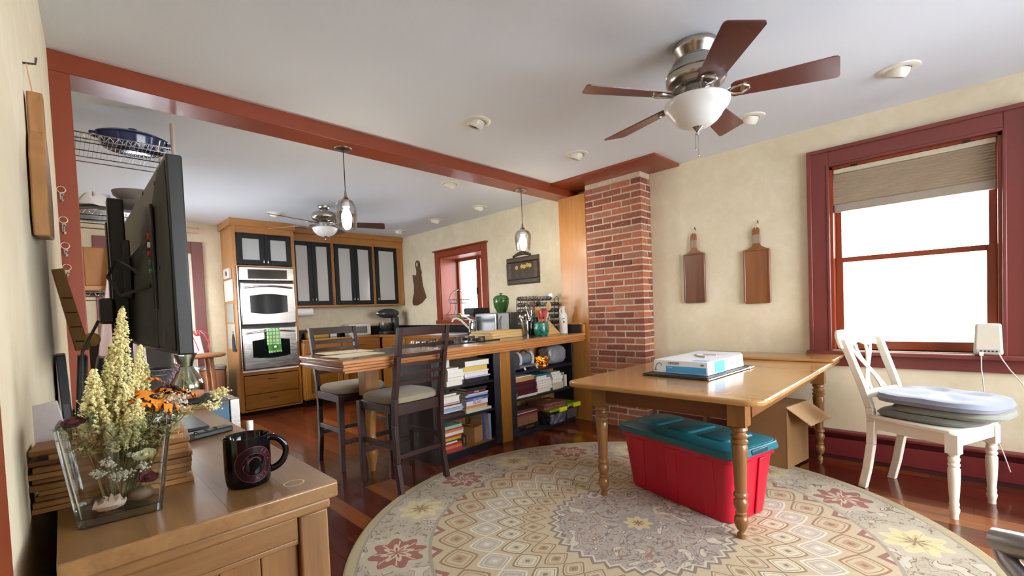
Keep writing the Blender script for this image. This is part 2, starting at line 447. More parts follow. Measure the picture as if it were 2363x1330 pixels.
for k in range(2):
    a = 4.5+k*.85; b = a+.85
    for q in ((a, a+.04, 1.0, 2.0), (b-.04, b, 1.0, 2.0), (a+.04, b-.04, 1.0, 1.05), (a+.04, b-.04, 1.95, 2.0)): obj('sash_bar', MB().bx(-.10, -.06, q[0], q[1], q[2], q[3]), RED, p, .003, world=True)
    obj('pane', MB().bx(-.082, -.078, a+.03, b-.03, 1.04, 1.96), PANE, p, world=True)
# deep kitchen window over the sink
p = sempty('window_4', (3.95, 4.9, 1.06), 'deep red framed kitchen window over the sink')
y0, y1, z0, z1 = 4.43, 5.36, 1.06, 1.98
for q in ((y1, y1+.10, z0-.04, z1+.085), (y0-.10, y0, z0-.04, z1+.085), (y0, y1, z1, z1+.085)): obj('casing', MB().bx(3.925, 3.95, *q), RED, p, .004, world=True)
obj('crown', MB().bx(3.90, 3.95, y0-.125, y1+.125, z1+.085, z1+.105), RED, p, .004, world=True)
obj('reveal', MB().bx(3.945, 4.27, y1-.012, y1+.02, z0, z1), RED, p, world=True); obj('reveal', MB().bx(3.945, 4.27, y0-.02, y0+.012, z0, z1), RED, p, world=True)
obj('reveal', MB().bx(3.945, 4.27, y0-.02, y1+.02, z1-.012, z1+.02), RED, p, world=True); obj('sill', MB().bx(3.90, 4.27, y0-.1, y1+.1, z0-.05, z0+.006), RED, p, .004, world=True)
for a, b in ((y0, 4.87), (4.87, y1)): sash(p, a+.004, b-.004, z0, z1, 4.255, 4.29, .04, .05, .05, RED)
obj('latch', MB().bx(4.235, 4.255, 4.885, 4.905, 1.42, 1.52), DARKM, p, .003, world=True)
# glazed kitchen door
p = sempty('door_1', (.78, 6.68, 0), 'glazed kitchen door in maroon casing, bright daylight behind')
DK = plain((112,52,44), .4, name='door_casing_paint')
for q in ((1.165, 1.285, 0, 2.17), (.28, .40, 0, 2.17), (.40, 1.165, 2.03, 2.17)): obj('casing', MB().bx(q[0], q[1], 6.655, 6.68, q[2], q[3]), DK, p, .004, world=True)
for q in ((1.05, 1.165, .01, 2.03), (.405, .52, .01, 2.03), (.52, 1.05, 1.91, 2.03), (.52, 1.05, .01, .28), (.52, 1.05, .95, 1.03)): obj('door_frame', MB().bx(q[0], q[1], 6.70, 6.745, q[2], q[3]), WHITE, p, .004, world=True)
obj('pane', MB().bx(.52, 1.05, 6.72, 6.726, 1.03, 1.91), PANE, p, world=True); obj('pane', MB().bx(.52, 1.05, 6.72, 6.726, .28, .95), PANE, p, world=True)
k = obj('door_knob', MB().lathe([(0, .0), (.012, .0), (.012, .03), (.028, .04), (.028, .06), (0, .066)], 14, (.46, 6.70, 1.0), 'y'), NICKEL, p, world=True); 
# red casing of the opening beside the viewer
p = struct('door_2', MB().prism([(LWX(.1), .1), (LWX(.8), .8), (LWX(.8)+.012, .8), (LWX(.1)+.012, .1)], .04, 2.1), RED, 'rust red door casing at the near end of the left wall')

# ------------------------------------------------------------------ beam, posts, ceiling board, oak panel
struct('trim_1', MB().bx(-.02, 3.95, 2.85, 3.05, 2.318, 2.41), RED, 'long rust red ceiling beam between dining room and kitchen', bevel=.004)
struct('trim_2', MB().bx(LWX(2.85)-.01, .085, 2.85, 3.05, 0, 2.318), RED, 'rust red post carrying the left end of the beam', bevel=.004)
struct('trim_3', MB().bx(3.489, 3.95, 1.742, 2.85, 2.388, 2.41), RED, 'rust red board on the ceiling above the brick chimney', bevel=.003)
struct('trim_4', MB().bx(3.77, 3.95, 2.645, 2.985, 0, 2.318), wood((192,134,62), (158,100,40), 'z', .7, .36, 'oak_panel', coat=.12), 'tall varnished oak panel between brick chimney and kitchen wall', bevel=.002)
# baseboards
struct('baseboard_back', MB().bx(1.29, 1.5, 6.662, 6.68, 0, .12), DK, bevel=.003)
struct('baseboard_right', MB().bx(3.93, 3.95, 1.25, 2.0, 0, .16), MAROON, bevel=.003)

# ------------------------------------------------------------------ brick chimney
def m_brick(a, b, name):
    n = NT(name); co = n.coords(True); f = n.noise(co, 16, 5, .65); g = n.noise(co, 90, 3)
    s = n.noise(co, 7, 2)
    c = n.ramp(f*.7+g*.3, [(.32, b), (.62, a)]); c = n.mix(s.gt(.66)*.45, c, (205,186,165))
    n.set(col=c, rough=.88); n.bump(f*.6+g*.5, .5, .006); return n.m
BR = [m_brick((172,104,76), (134,72,52), 'brick_a'), m_brick((158,90,64), (120,62,46), 'brick_b'), m_brick((182,112,80), (146,82,58), 'brick_c'), m_brick((140,76,58), (98,52,42), 'brick_d'), m_brick((168,112,88), (136,86,66), 'brick_e')]
mort = NT('mortar'); co = mort.coords(); f = mort.noise(co, 40, 5, .7); mort.set(col=mort.ramp(f, [(.3, (176,156,132)), (.7, (214,198,176))]), rough=.95); mort.bump(f, .6, .006)
ch = thing('brick_chimney', 'square red brick chimney with pale mortar standing against the window wall', 'chimney', (3.86, 2.335, 0))
CX0, CX1, CY0, CY1, ZT = 3.77, 3.949, 2.03, 2.644, 2.387
obj('mortar_core', MB().bx(CX0+.006, CX1, CY0+.006, CY1-.001, 0, ZT), mort.m, ch, world=True)
bmeshes = []
for i in range(10):
    q = MB(); r2 = random.Random(i)
    b = [(sx*(.5-r2.uniform(0, .012)), sy*(.5-r2.uniform(0, .03)), sz*(.5-r2.uniform(0, .07))) for sz in (-1, 1) for sx, sy in ((-1,-1),(1,-1),(1,1),(-1,1))]
    q.add(b, [(0,3,2,1),(4,5,6,7),(0,1,5,4),(1,2,6,5),(2,3,7,6),(3,0,4,7)])
    me = bpy.data.meshes.new('brick'); me.from_pydata(q.v, [], q.f); me.materials.append(BR[i % 5]); bmeshes.append(me)
H_ = .0617; rb = random.Random(11); nz = int(ZT/H_)
def brick(x0, x1, y0, y1, z):
    o = bpy.data.objects.new('brick', rb.choice(bmeshes)); COL.objects.link(o); o.parent = ch
    j = rb.uniform(-.002, .003)
    o.scale = (x1-x0-(0 if x1 > CX1-.01 else .0), y1-y0, .0505)
    o.location = ((x0+x1)/2-j-ch.location.x, (y0+y1)/2-ch.location.y, z+.0255)
    o.rotation_euler = (rb.uniform(-.012, .012), 0, rb.uniform(-.008, .008))
    bv = o.modifiers.new('bevel', 'BEVEL'); bv.width = .004; bv.segments = 1
G = .011
for k in range(nz+1):
    z = .004+k*H_
    if z+.052 > ZT: break
    dep = .045
    if k % 2 == 0:   # corner brick lies along the wide face
        brick(CX0, CX0+.10, CY0, CY0+.20, z); y = CY0+.20+G
        brick(CX0+.10+G, CX1, CY0, CY0+.06, z)
    else:            # corner brick turns into the narrow face
        brick(CX0, CX0+.135, CY0, CY0+.10, z); y = CY0+.10+G
        brick(CX0+.135+G, CX1, CY0, CY0+.05, z)
    while y < CY1-.03:
        L = rb.choice((.2, .2, .195, .205, .1, .2)); y1 = min(y+L, CY1)
        if CY1-y1 < .04: y1 = CY1
        brick(CX0, CX0+dep, y, y1, z); y = y1+G

# ------------------------------------------------------------------ baseboard heater
t = thing('baseboard_heater', 'long maroon baseboard heater under the window with a dark slot along its top', 'heater', (3.91, -.4, 0))
obj('front_panel', MB().prism([(3.88, .02), (3.95, .02), (3.95, .165), (3.885, .165), (3.876, .15)], -2.05, 1.2, 'xz') if False else MB().prism([(3.872, .03), (3.885, .03), (3.892, .15), (3.880, .15)], -2.05, 1.2, 'xz'), DARKRED, t, .002, world=True)
obj('top_cap', MB().bx(3.878, 3.95, -2.05, 1.2, .185, .203), DARKRED, t, .003, world=True)
obj('back_panel', MB().bx(3.94, 3.95, -2.05, 1.2, .0, .19), DARKRED, t, world=True)
obj('fin_core', MB().bx(3.895, 3.94, -2.04, 1.19, .05, .14), IRON, t, world=True)
obj('end_cap', MB().bx(3.87, 3.95, 1.2, 1.225, 0, .205), DARKRED, t, .003, world=True)
obj('kick_strip', MB().bx(3.876, 3.95, -2.05, 1.2, .0, .03), plain((52,16,18), .6, name='heater_kick'), t, world=True)
# ------------------------------------------------------------------ round rug
def m_rug():
    n = NT('rug_wool'); co = n.coords(); x, y, z = n.xyz(co)
    r = (x*x+y*y).sqrt()*(1/1.475); th = y.atan2(x)*(1/(2*PI))+2.0          # turns
    wob = n.noise(co, 5.5, 3, .55)-.5; fine = n.noise(co, 60, 4, .6); big = n.noise(co, 2.2, 2)
    n2 = n.noise(co, 8.5, 2, .5, 1.2); n3 = n.noise(co, 13, 2, .5, 1.6)
    line = lambda f, w: ((f*6).fract()-.5).abs().lt(w)
    vine = line(n2, .05); vine2 = line(n3, .06)
    col = n.mix(big, (188,176,150), (204,192,166))
    # field
    field = n.mix(big, (190,172,140), (206,190,158)); col = n.mix(r.lt(.735), col, field)
    def lattice(col, rc, ph, hr, outline, inner, heart):
        u = (th*32+ph).fract()-.5; v = (r-rc)*(1/hr)
        d = (u.abs()*1.98)._op('POWER', 1.2)+(v.abs()*.95)._op('POWER', 1.2)+(wob*.10)
        col = n.mix(d.lt(.98), col, outline); col = n.mix(d.lt(.82), col, inner)
        col = n.mix(d.band(.60, .66), col, outline); col = n.mix(d.lt(.34), col, heart); col = n.mix(d.lt(.12), col, outline)
        return col
    col = lattice(col, .648, .04, .062, (154,120,92), (200,184,152), (184,152,122))
    col = lattice(col, .547, .54, .058, (226,220,206), (186,178,160), (206,196,176))
    col = lattice(col, .458, .04, .052, (142,122,98), (220,212,184), (198,188,166))
    col = lattice(col, .378, .54, .046, (150,118,88), (204,190,158), (170,146,116))
    # triangles along the border line
    tu = ((th*32+.54).fract()-.5).abs()*2+((.735-r).abs()*14); col = n.mix(tu.lt(.62)*r.lt(.735), col, (150,104,92)); col = n.mix(tu.lt(.3)*r.lt(.735), col, (206,190,170))
    # border with vines and flowers
    bord = n.mix(n3, (176,168,150), (198,188,166)); bord = n.mix(line(n2, .075), bord, (138,110,86)); bord = n.mix((n2.gt(.60)), bord, (208,200,182)); bord = n.mix(vine2*n2.lt(.47), bord, (146,128,112))
    inb = r.band(.735, .965); col = n.mix(inb, col, bord)
    def flower(col, ph, c1, c2, c3, w):
        u = ((th*8+ph).fract()-.5)*(2*PI*.84/8); v = r-.842
        rr = (u*u+v*v).sqrt(); a = v.atan2(u)
        pet = rr*(1/w)+((a*8).sin()*.16)+wob*.25
        col = n.mix(pet.lt(1.35)*inb, col, (196,186,164)); col = n.mix(pet.lt(.98)*inb, col, c1); col = n.mix(pet.lt(.50)*inb, col, c2); col = n.mix(pet.lt(.24)*inb, col, c3)
        sp = (a*4).sin().abs().lt(.16)*pet.lt(.9); return n.mix(sp*inb, col, c2)
    col = flower(col, .30, (158,98,86), (212,190,166), (158,98,86), .085)
    col = flower(col, .80, (222,210,164), (204,188,140), (150,120,90), .082)
    col = n.mix(r.band(.730, .742), col, (166,156,138)); col = n.mix(r.band(.958, .968), col, (160,152,136))
    # centre medallion
    star = r+((th*40).fract()-.5).abs()*.045+wob*.02
    med = n.mix(n3, (164,152,146), (190,180,168)); med = n.mix(line(n2, .085), med, (130,116,112)); med = n.mix(n2.gt(.62), med, (214,204,186)); med = n.mix(n3.gt(.66), med, (160,124,112)); med = n.mix(line(n3, .05), med, (146,120,100))
    col = n.mix(star.lt(.325), col, (138,124,116)); col = n.mix(star.lt(.312), col, (212,202,180)); col = n.mix(star.lt(.302), col, med)
    rose = r*(1/.045)+((th*2*PI*8).sin()*.18); col = n.mix(rose.lt(1.6), col, (156,146,142)); col = n.mix(rose.lt(1), col, (206,192,144)); col = n.mix(rose.lt(.35), col, (140,112,84))
    # outer band
    col = n.mix(r.gt(.966), col, n.mix(fine, (176,162,124), (198,184,146)))
    col2 = n.mix(fine*.35, col, (120,108,92))
    n.set(col=col2, rough=.95, sheen=.1, spec=.1); n.bump(fine, .35, .004); return n.m
rug = MB().lathe([(1.475, 0), (1.475, .007), (1.465, .011), (0, .012)], 128)
rug.v = [(x+2.0945, y+1.2015, z) for x, y, z in rug.v]
tag(obj('round_rug', rug, m_rug(), smooth=False), 'large round beige wool rug with ringed diamonds and a flowered border', 'rug')

# ------------------------------------------------------------------ dining table
TOPW = wood((188,142,84), (156,108,56), 'y', .55, .22, 'table_top_wood', coat=.4)
LEGW = wood((152,106,58), (110,70,34), 'z', .8, .35, 'table_leg_wood', coat=.2)
t = thing('dining_table', 'honey coloured wooden extending dining table with turned legs on casters', 'table', (2.95, 1.1, 0))
zt = .735
def slab(x0, x1, rl, rr_):
    y0, y1 = .578, 1.632
    pl = []
    if rl: pl += [(x0+.07*(1-math.sin(a)), y0+.07*(1-math.cos(a))) for a in [i*PI/10 for i in range(6)]][::1]
    return pl
def round_slab(x0, x1, y0, y1, r, left):
    p = []
    if left:
        for i in range(7): a = PI+PI/2*i/6; p.append((x0+r+r*math.cos(a), y0+r+r*math.sin(a)))
        p += [(x1, y0), (x1, y1)]
        for i in range(7): a = PI/2+PI/2*i/6; p.append((x0+r+r*math.cos(a), y1-r+r*math.sin(a)))
    else:
        p += [(x0, y1), (x0, y0)]
        for i in range(7): a = -PI/2+PI/2*i/6; p.append((x1-r+r*math.cos(a), y0+r+r*math.sin(a)))
        for i in range(7): a = PI/2*i/6; p.append((x1-r+r*math.cos(a), y1-r+r*math.sin(a)))
    return p
# two fixed halves of the top, each of glued boards
for a, b, left in ((2.05, 3.145, True), (3.149, 3.86, False)):
    obj('table_top', MB().prism(round_slab(a, b, .578, 1.632, .075, left), zt-.028, zt), TOPW, t, .009, world=True, seg=3)
def leg_prof(h):
    pr = [(.0, 0), (.020, 0), (.020, .022), (.012, .026), (.012, .034), (.022, .045), (.030, .065), (.033, .085), (.028, .105), (.019, .112), (.026, .118), (.026, .124), (.021, .130), (.027, .145), (.0335, .165), (.031, .185), (.021, .198), (.032, .204), (.034, .212), (.030, .221), (.026, .226), (.029, .30), (.0335, .40), (.037, .452), (.031, .462), (.039, .470), (.039, .480), (.029, .488), (.037, .496), (.039, .505), (.031, .513), (.030, .522), (.039, .532), (.036, .545), (.030, .552)]
    return pr
for (lx, ly, z0) in ((2.285, 1.535, .012), (2.278, .748, .012), (3.80, .705, 0), (3.80, 1.50, 0)):
    mb = MB().lathe([(r, z+z0) for r, z in leg_prof(.7)], 18, (lx, ly, 0)).bx(lx-.041, lx+.041, ly-.041, ly+.041, .552+z0, zt-.028)
    g = obj('leg', mb, LEGW, t, world=True)
    obj('caster', MB().lathe([(0, -.008), (.014, -.008), (.016, -.004), (.016, .004), (.014, .008), (0, .008)], 14, (lx+.012, ly, z0+.0145), 'y'), DARKM, g, world=True)
AP = wood((128,78,36), (96,56,24), 'y', .6, .4, 'apron_wood')
obj('apron', MB().bx(2.275, 2.297, .789, 1.494, .585, zt-.028), AP, t, .002, world=True)
obj('apron', MB().bx(2.32, 3.76, .700, .722, .60, zt-.028), AP, t, .002, world=True); obj('apron', MB().bx(2.32, 3.76, 1.52, 1.54, .60, zt-.028), AP, t, .002, world=True)
obj('glue_block', MB().bx(2.32, 2.40, .722, .755, .60, zt-.03), LEGW, t, .002, world=True)
lf = tag(obj('table_leaf', MB().prism(rrect(3.53, 3.885, .565, 1.50, .02, 3), zt+.0005, zt+.021), TOPW, None, .006, seg=3), 'spare table leaf lying across the far end of the dining table', 'table leaf')

# ------------------------------------------------------------------ boxed tap and black folder on the table
t = thing('tray_folder', 'thin black folder with grey edge lying under the white box', 'folder', (2.80, 1.14, zt+.001), math.radians(-3))
obj('cover', MB().bx(-.34, .30, -.20, .20, 0, .005), BLACKPL, t, .001); obj('cover', MB().bx(-.335, .30, -.198, .198, .010, .014), BLACKPL, t, .001)
obj('sheets', MB().bx(-.325, .295, -.19, .19, .005, .010), plain((150,152,156), .5, name='grey_sheets'), t)
obj('spine_rod', MB().cyl((-.335, -.203, .006), (.31, -.203, .006), .0045, 8), CHROME, t); obj('clasp', MB().ell((.24, -.206, .008), (.012, .008, .008)), WHITE, t)
t = thing('faucet_box', 'flat white printed cardboard box with blue panels on the dining table', 'box', (2.80, 1.145, zt+.016), math.radians(-3))
WB = plain((236,238,242), .45, var=.015, name='white_carton'); BLU = plain((66,158,214), .45, var=.02, name='carton_blue'); GRP = plain((120,116,112), .5, name='carton_grey')
bw, bd, bh = .255, .17, .075
obj('carton', MB().hexa([(-bw, -bd, 0), (bw, -bd, 0), (bw, bd, 0), (-bw, bd, 0)], [(-bw+.006, -bd+.004, bh), (bw-.006, -bd+.004, bh), (bw-.006, bd-.004, bh), (-bw+.006, bd-.004, bh)]), WB, t, .003)
obj('lid_flap', MB().hexa([(bw-.01, -bd+.005, bh-.002), (bw+.035, -bd+.03, bh+.004), (bw+.035, bd-.03, bh+.004), (bw-.01, bd-.005, bh-.002)], [(bw-.01, -bd+.005, bh), (bw+.035, -bd+.03, bh+.006), (bw+.035, bd-.03, bh+.006), (bw-.01, bd-.005, bh)]), WB, t)
fx = -bw-.0008
obj('blue_panel', MB().hexa([(fx-.0003, -bd+.01, .006), (fx+.004, -bd+.01, .006), (fx+.004, .085, .006), (fx-.0003, .085, .006)], [(fx+.0030, -bd+.012, .042), (fx+.006, -bd+.012, .042), (fx+.006, .085, .042), (fx+.0030, .085, .042)]), BLU, t)
RX = lambda y, z: Matrix(((0, .08, -1, -bw+.08*z-.0008), (-1, 0, 0, y), (0, 1, .08, z), (0, 0, 0, 1)))
text('lettering', 'MOEN', .020, RX(.030, .058), TXT, t); obj('faint_print', MB(RX(.045, .033)).bx(-.03, .0, -.003, .003, 0, .0006), plain((150,204,236), .5, name='pale_blue_print'), t)
obj('emblem', MB(RX(.066, .058)).bx(-.007, -.006, -.006, .006, 0, .001).bx(.006, .007, -.006, .006, 0, .001).bx(-.007, .007, -.0065, -.0055, 0, .001).bx(-.007, -.002, .0055, .0065, 0, .001).bx(.002, .007, .0055, .0065, 0, .001), TXT, t)
obj('corner_mark', MB(RX(-.135, .056)).bx(-.010, .010, -.005, .005, 0, .0008), GRP, t)
# little line drawing of a spout on the front
obj('tap_picture', MB(RX(.125, .045)).tube([(-.028, -.018, .001), (-.02, .004, .001), (-.006, .014, .001), (.008, .008, .001), (.012, -.004, .001)], .0022, 6).bx(-.031, -.025, -.03, -.016, 0, .0012).bx(-.038, -.018, -.033, -.029, 0, .0012), GRP, t)
sy = -bd-.0006
SX = lambda x, z: Matrix(((1, 0, 0, x), (0, .05, -1, -bd+.05*z-.0006), (0, 1, .05, z), (0, 0, 0, 1)))
obj('blue_panel', MB(SX(0, 0)).bx(-.165, -.03, .004, bh-.004, 0, .0008), BLU, t)
text('lettering', 'MOEN', .024, SX(.10, .038), plain((150,158,180), .5, var=0, name='pale_print'), t)
TP = lambda x, y: Matrix(((0, 1, 0, x), (-1, 0, 0, y), (0, 0, 1, bh+.0004), (0, 0, 0, 1)))
obj('top_picture', MB(TP(-.02, -.0)).tube([(.06, -.02, .001), (.0, .02, .001), (-.05, .075, .001), (-.02, .12, .001), (.06, .13, .001)], .008, 6), plain((176,164,160), .5, name='print_chrome'), t)
obj('top_picture', MB(TP(0, 0)).bx(.06, .15, -.23, -.17, 0, .0006), plain((150,186,226), .5, name='print_pale_blue'), t)
text('lettering', 'MOEN', .03, TP(.17, -.06), plain((180,176,196), .5, var=0, name='pale_print2'), t)

# ------------------------------------------------------------------ red tote with teal lid
def taper(mb, w0, d0, w1, d1, z0, z1, r0, r1, n=5):
    a = rrect(-w0/2, w0/2, -d0/2, d0/2, r0, n); b = rrect(-w1/2, w1/2, -d1/2, d1/2, r1, n); m = len(a)
    mb.add([(x, y, z0) for x, y in a]+[(x, y, z1) for x, y in b], [tuple(range(m-1, -1, -1)), tuple(range(m, 2*m))]+[(i, (i+1) % m, m+(i+1) % m, m+i) for i in range(m)])
    return mb
TR = plain((186,16,46), .36, var=.06, scale=5, name='red_tote_plastic'); TL = plain((24,98,112), .36, var=.07, scale=7, name='teal_lid_plastic')
t = thing('storage_tote', 'big red plastic storage tote with a teal lid under the dining table', 'storage tote', (2.610, 1.125, .013), math.radians(-15))
mb = taper(MB(), .33, .70, .39, .765, 0, .33, .055, .05); taper(mb, .405, .79, .41, .795, .325, .36, .05, .05)
obj('body', mb, TR, t, .006)
for s_ in (-1, 1):
    obj('handle_recess', MB().hexa([(-.10, s_*.352, .01), (-.04, s_*.352, .01), (-.04, s_*.362, .01), (-.10, s_*.362, .01)], [(-.10, s_*.378, .32), (-.04, s_*.378, .32), (-.04, s_*.392, .32), (-.10, s_*.392, .32)]), TR, t, .004)
    obj('handle_recess', MB().hexa([(.04, s_*.352, .01), (.10, s_*.352, .01), (.10, s_*.362, .01), (.04, s_*.362, .01)], [(.04, s_*.378, .32), (.10, s_*.378, .32), (.10, s_*.392, .32), (.04, s_*.392, .32)]), TR, t, .004)
for k in range(3):
    yy = -.24+k*.24
    obj('side_rib', MB().hexa([(-.170, yy-.03, .02), (-.160, yy-.03, .02), (-.160, yy+.03, .02), (-.170, yy+.03, .02)], [(-.199, yy-.04, .32), (-.185, yy-.04, .32), (-.185, yy+.04, .32), (-.199, yy+.04, .32)]), TR, t, .003)
mb = taper(MB(), .445, .835, .43, .82, .355, .395, .07, .07); taper(mb, .415, .805, .33, .72, .395, .412, .065, .06)
lid = obj('lid', mb, TL, t, .007, seg=3)
for k in (-1, 0, 1): obj('raised_panel', taper(MB(Matrix.Translation((0, k*.225, 0))), .27, .19, .24, .16, .405, .421, .03, .03), TL, lid, .004, world=False)
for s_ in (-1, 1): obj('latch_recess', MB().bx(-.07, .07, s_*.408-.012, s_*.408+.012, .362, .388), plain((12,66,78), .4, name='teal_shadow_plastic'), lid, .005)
for c in list(lid.children): c.location = [c.location[i]-lid.location[i] for i in range(3)]

# ------------------------------------------------------------------ open cardboard carton
t = thing('cardboard_carton', 'brown cardboard carton with an open flap standing behind the red tote', 'box', (3.60, .955, .0125), math.radians(-10))
CB = plain((150,112,72), .85, var=.06, scale=7, name='carton_board'); CB_LIT = plain((214,178,134), .8, var=.03, name='lit_flap_board')  # flap board coloured paler for the daylight falling on it
w, d, h = .165, .17, .42
for q in ((-w, w, -d, -d+.006), (-w, w, d-.006, d), (-w, -w+.006, -d, d), (w-.006, w, -d, d)): obj('side_panel', MB().bx(q[0], q[1], q[2], q[3], .001, h), CB, t)
obj('bottom_panel', MB().bx(-w+.006, w-.006, -d+.006, d-.006, .001, .007), CB, t); obj('top_flap', MB().bx(-w, w-.01, -d+.002, d, h, h+.006), CB, t)
obj('open_flap', MB().hexa([(w-.006, -d, h), (w, -d, h), (w, d-.04, h), (w-.006, d-.04, h)], [(w+.12, -d-.03, h-.09), (w+.126, -d-.03, h-.086), (w+.126, d-.07, h-.086), (w+.12, d-.07, h-.09)]), CB_LIT, t) if False else obj('open_flap', MB().hexa([(-w, -d+.004, h-.002), (w, -d+.004, h-.002), (w, -d, h+.002), (-w, -d, h+.002)], [(-w+.03, -d-.135, h-.105), (w+.03, -d-.135, h-.105), (w+.03, -d-.137, h-.10), (-w+.03, -d-.137, h-.10)]), CB_LIT, t)

# ------------------------------------------------------------------ white side chair with cushions
CW = plain((232,228,212), .35, var=.03, scale=6, name='cream_white_paint')
t = thing('side_chair', 'cream white wooden chair with crossed curved back slats and turned front legs', 'chair', (3.442, .13, 0), math.radians(157.7))
obj('seat', MB().prism([(-.185, -.195), (.185, -.195), (.222, .20), (.20, .232), (-.20, .232), (-.222, .20)], .435, .462), CW, t, .01, seg=3)
pr = [(0, .012), (.017, .012), (.0165, .03), (.021, .05), (.0225, .06), (.018, .075), (.0205, .085), (.0195, .095), (.018, .10), (.022, .16), (.0245, .22), (.025, .27), (.020, .28), (.0245, .288), (.0245, .297), (.020, .304), (.0235, .313), (.0245, .325), (.020, .335), (.0235, .342), (.0235, .35)]
for s_ in (-1, 1):
    obj('front_leg', MB().lathe([(r, z-.012) for r, z in pr], 16, (s_*.192, .205, 0)).bx(s_*.192-.026, s_*.192+.026, .179, .231, .338, .437), CW, t)
    path = [(.150, -.242, 0), (.152, -.215, .12), (.156, -.190, .28), (.160, -.183, .42), (.163, -.190, .50), (.168, -.225, .62), (.174, -.278, .77), (.180, -.325, .90)]
    mb = MB()
    for a, b in zip(path, path[1:]):
        wa = lambda p: (.016, .022) 
        mb.hexa([(s_*a[0]-.0165, a[1]-.021, a[2]), (s_*a[0]+.0165, a[1]-.021, a[2]), (s_*a[0]+.0165, a[1]+.021, a[2]), (s_*a[0]-.0165, a[1]+.021, a[2])],
                [(s_*b[0]-.0165, b[1]-.021, b[2]), (s_*b[0]+.0165, b[1]-.021, b[2]), (s_*b[0]+.0165, b[1]+.021, b[2]), (s_*b[0]-.0165, b[1]+.021, b[2])])
    obj('back_post', mb, CW, t, .004)
def crest(u, v):
    x = (u-.5)*.435; cv = -.012-.02*(1-(2*u-1)**2); e = abs(2*u-1)
    top = .955-.045*max(0, (e-.75)/.25)**2-.0*e; bot = .845+.018*(1-e)+.01*math.cos(6*PI*(u-.5))*(1-e)
    return (x, v, top, bot, cv)
mb = MB(); N_ = 24
for side in (0, 1):
    pass
fr, bk = [], []
for i in range(N_+1):
    x, _, tp, bt, cv = crest(i/N_, 0); yb = lambda z: -.325+cv-(z-.90)*.36
    fr.append([(x, yb(tp)+.011, tp), (x, yb(bt)+.011, bt), (x, yb(bt)-.011, bt), (x, yb(tp)-.011, tp)])
vs_ = [p for q in fr for p in q]; fs_ = [(0, 1, 2, 3), (N_*4+3, N_*4+2, N_*4+1, N_*4)]
for i in range(N_):
    for k in range(4): fs_.append((i*4+k, (i+1)*4+k, (i+1)*4+(k+1) % 4, i*4+(k+1) % 4))
obj('crest_rail', MB().add(vs_, fs_), CW, t, .005)
obj('lower_rail', MB().hexa([(-.158, -.213, .555), (.158, -.213, .555), (.158, -.193, .555), (-.158, -.193, .555)], [(-.16, -.228, .60), (.16, -.228, .60), (.16, -.208, .60), (-.16, -.208, .60)]), CW, t, .004)
def yback(z): return -.203-(z-.50)*.33+.0*z-.012*math.sin(PI*(z-.5)/.45)
for s_ in (-1, 1):
    for k, (xb, xt) in enumerate(((.085, -.055), (.045, -.105))):
        pts = []
        for i in range(11):
            u = i/10; z = .585+u*.275; w_ = u*u*(3-2*u); x = xb+(xt-xb)*w_+.018*math.sin(PI*u)*(1 if k else -1)
            pts.append((s_*x, yback(z)-s_*.004, z))
        obj('back_slat', MB().tube(pts, .0098, 8), CW, t)
obj('seat_apron', MB().bx(-.166, .166, .205, .225, .375, .437), CW, t, .003)
for s_ in (-1, 1): obj('seat_apron', MB().hexa([(s_*.160-.009, -.17, .375), (s_*.160+.009, -.17, .375), (s_*.195+.009, .19, .375), (s_*.195-.009, .19, .375)], [(s_*.160-.009, -.17, .437), (s_*.160+.009, -.17, .437), (s_*.195+.009, .19, .437), (s_*.195-.009, .19, .437)]), CW, t, .003)
obj('seat_apron', MB().bx(-.145, .145, -.195, -.177, .375, .437), CW, t, .003)
def fabric(col, name, sc=220, b=.5):
    n = NT(name); co = n.coords(); f = n.noise(co, sc, 2); g = n.noise(co, 9, 3); c = lin(col)
    mx = n.new('ShaderNodeMix'); mx.data_type = 'RGBA'; n.put(f*.5+g*.5, mx.inputs[0]); mx.inputs[6].default_value = tuple(q*.82 for q in c[:3])+(1,); mx.inputs[7].default_value = tuple(min(1, q*1.15) for q in c[:3])+(1,)
    n.set(col=mx.outputs[2], rough=.95, sheen=.3, spec=.1); n.bump(f+g*.5, b, .002); return n.m
def cushion(W, D, H, tufts, dsh=.5, nu=48, nv=12, sag=0):
    """a D-shaped seat pad: rounded front, square back, tufted top"""
    mb = MB()
    def rim(a):
        c, s = math.cos(a), math.sin(a); e = 5.5 if s < 0 else 3.2
        k = (abs(c)**e+abs(s)**e)**(-1/e); return (c*k*W/2, s*k*D/2)
    rings = [(.0, 0), (.25, 0), (.5, 0), (.72, 0), (.88, .02), (.96, .12), (1, .5), (.96, .88), (.88, .98), (.72, 1), (.5, 1.03), (.25, 1.04), (0, 1.04)]
    vs = []; fs = []
    for f, h in rings:
        for i in range(nu):
            x, y = rim(2*PI*i/nu); x *= f; y *= f; z = h*H
            if h > .6:
                for tx, ty in tufts: z -= .4*H*math.exp(-((x-tx)**2+(y-ty)**2)/.0016)
                z += .035*H*math.sin(38*x+3*y)*math.cos(31*y)
            z -= sag*max(0, y-.15)**2*8
            vs.append((x, y, z))
    m = len(rings)
    for j in range(m-1):
        for i in range(nu):
            k = (i+1) % nu; fs.append((j*nu+i, j*nu+k, (j+1)*nu+k, (j+1)*nu+i))
    return mb.add(vs, fs)
FB = fabric((130,135,150), 'blue_grey_cushion'); FG = fabric((112,112,104), 'grey_green_cushion'); FGR = fabric((132,134,124), 'sage_cushion')
TF = [(-.1, -.08), (.1, -.08), (-.1, .09), (.1, .09)]
rzc = math.radians(157.7)
def at_chair(lx, ly, z): c, s = math.cos(rzc), math.sin(rzc); return (3.442+lx*c-ly*s, .13+lx*s+ly*c, z)
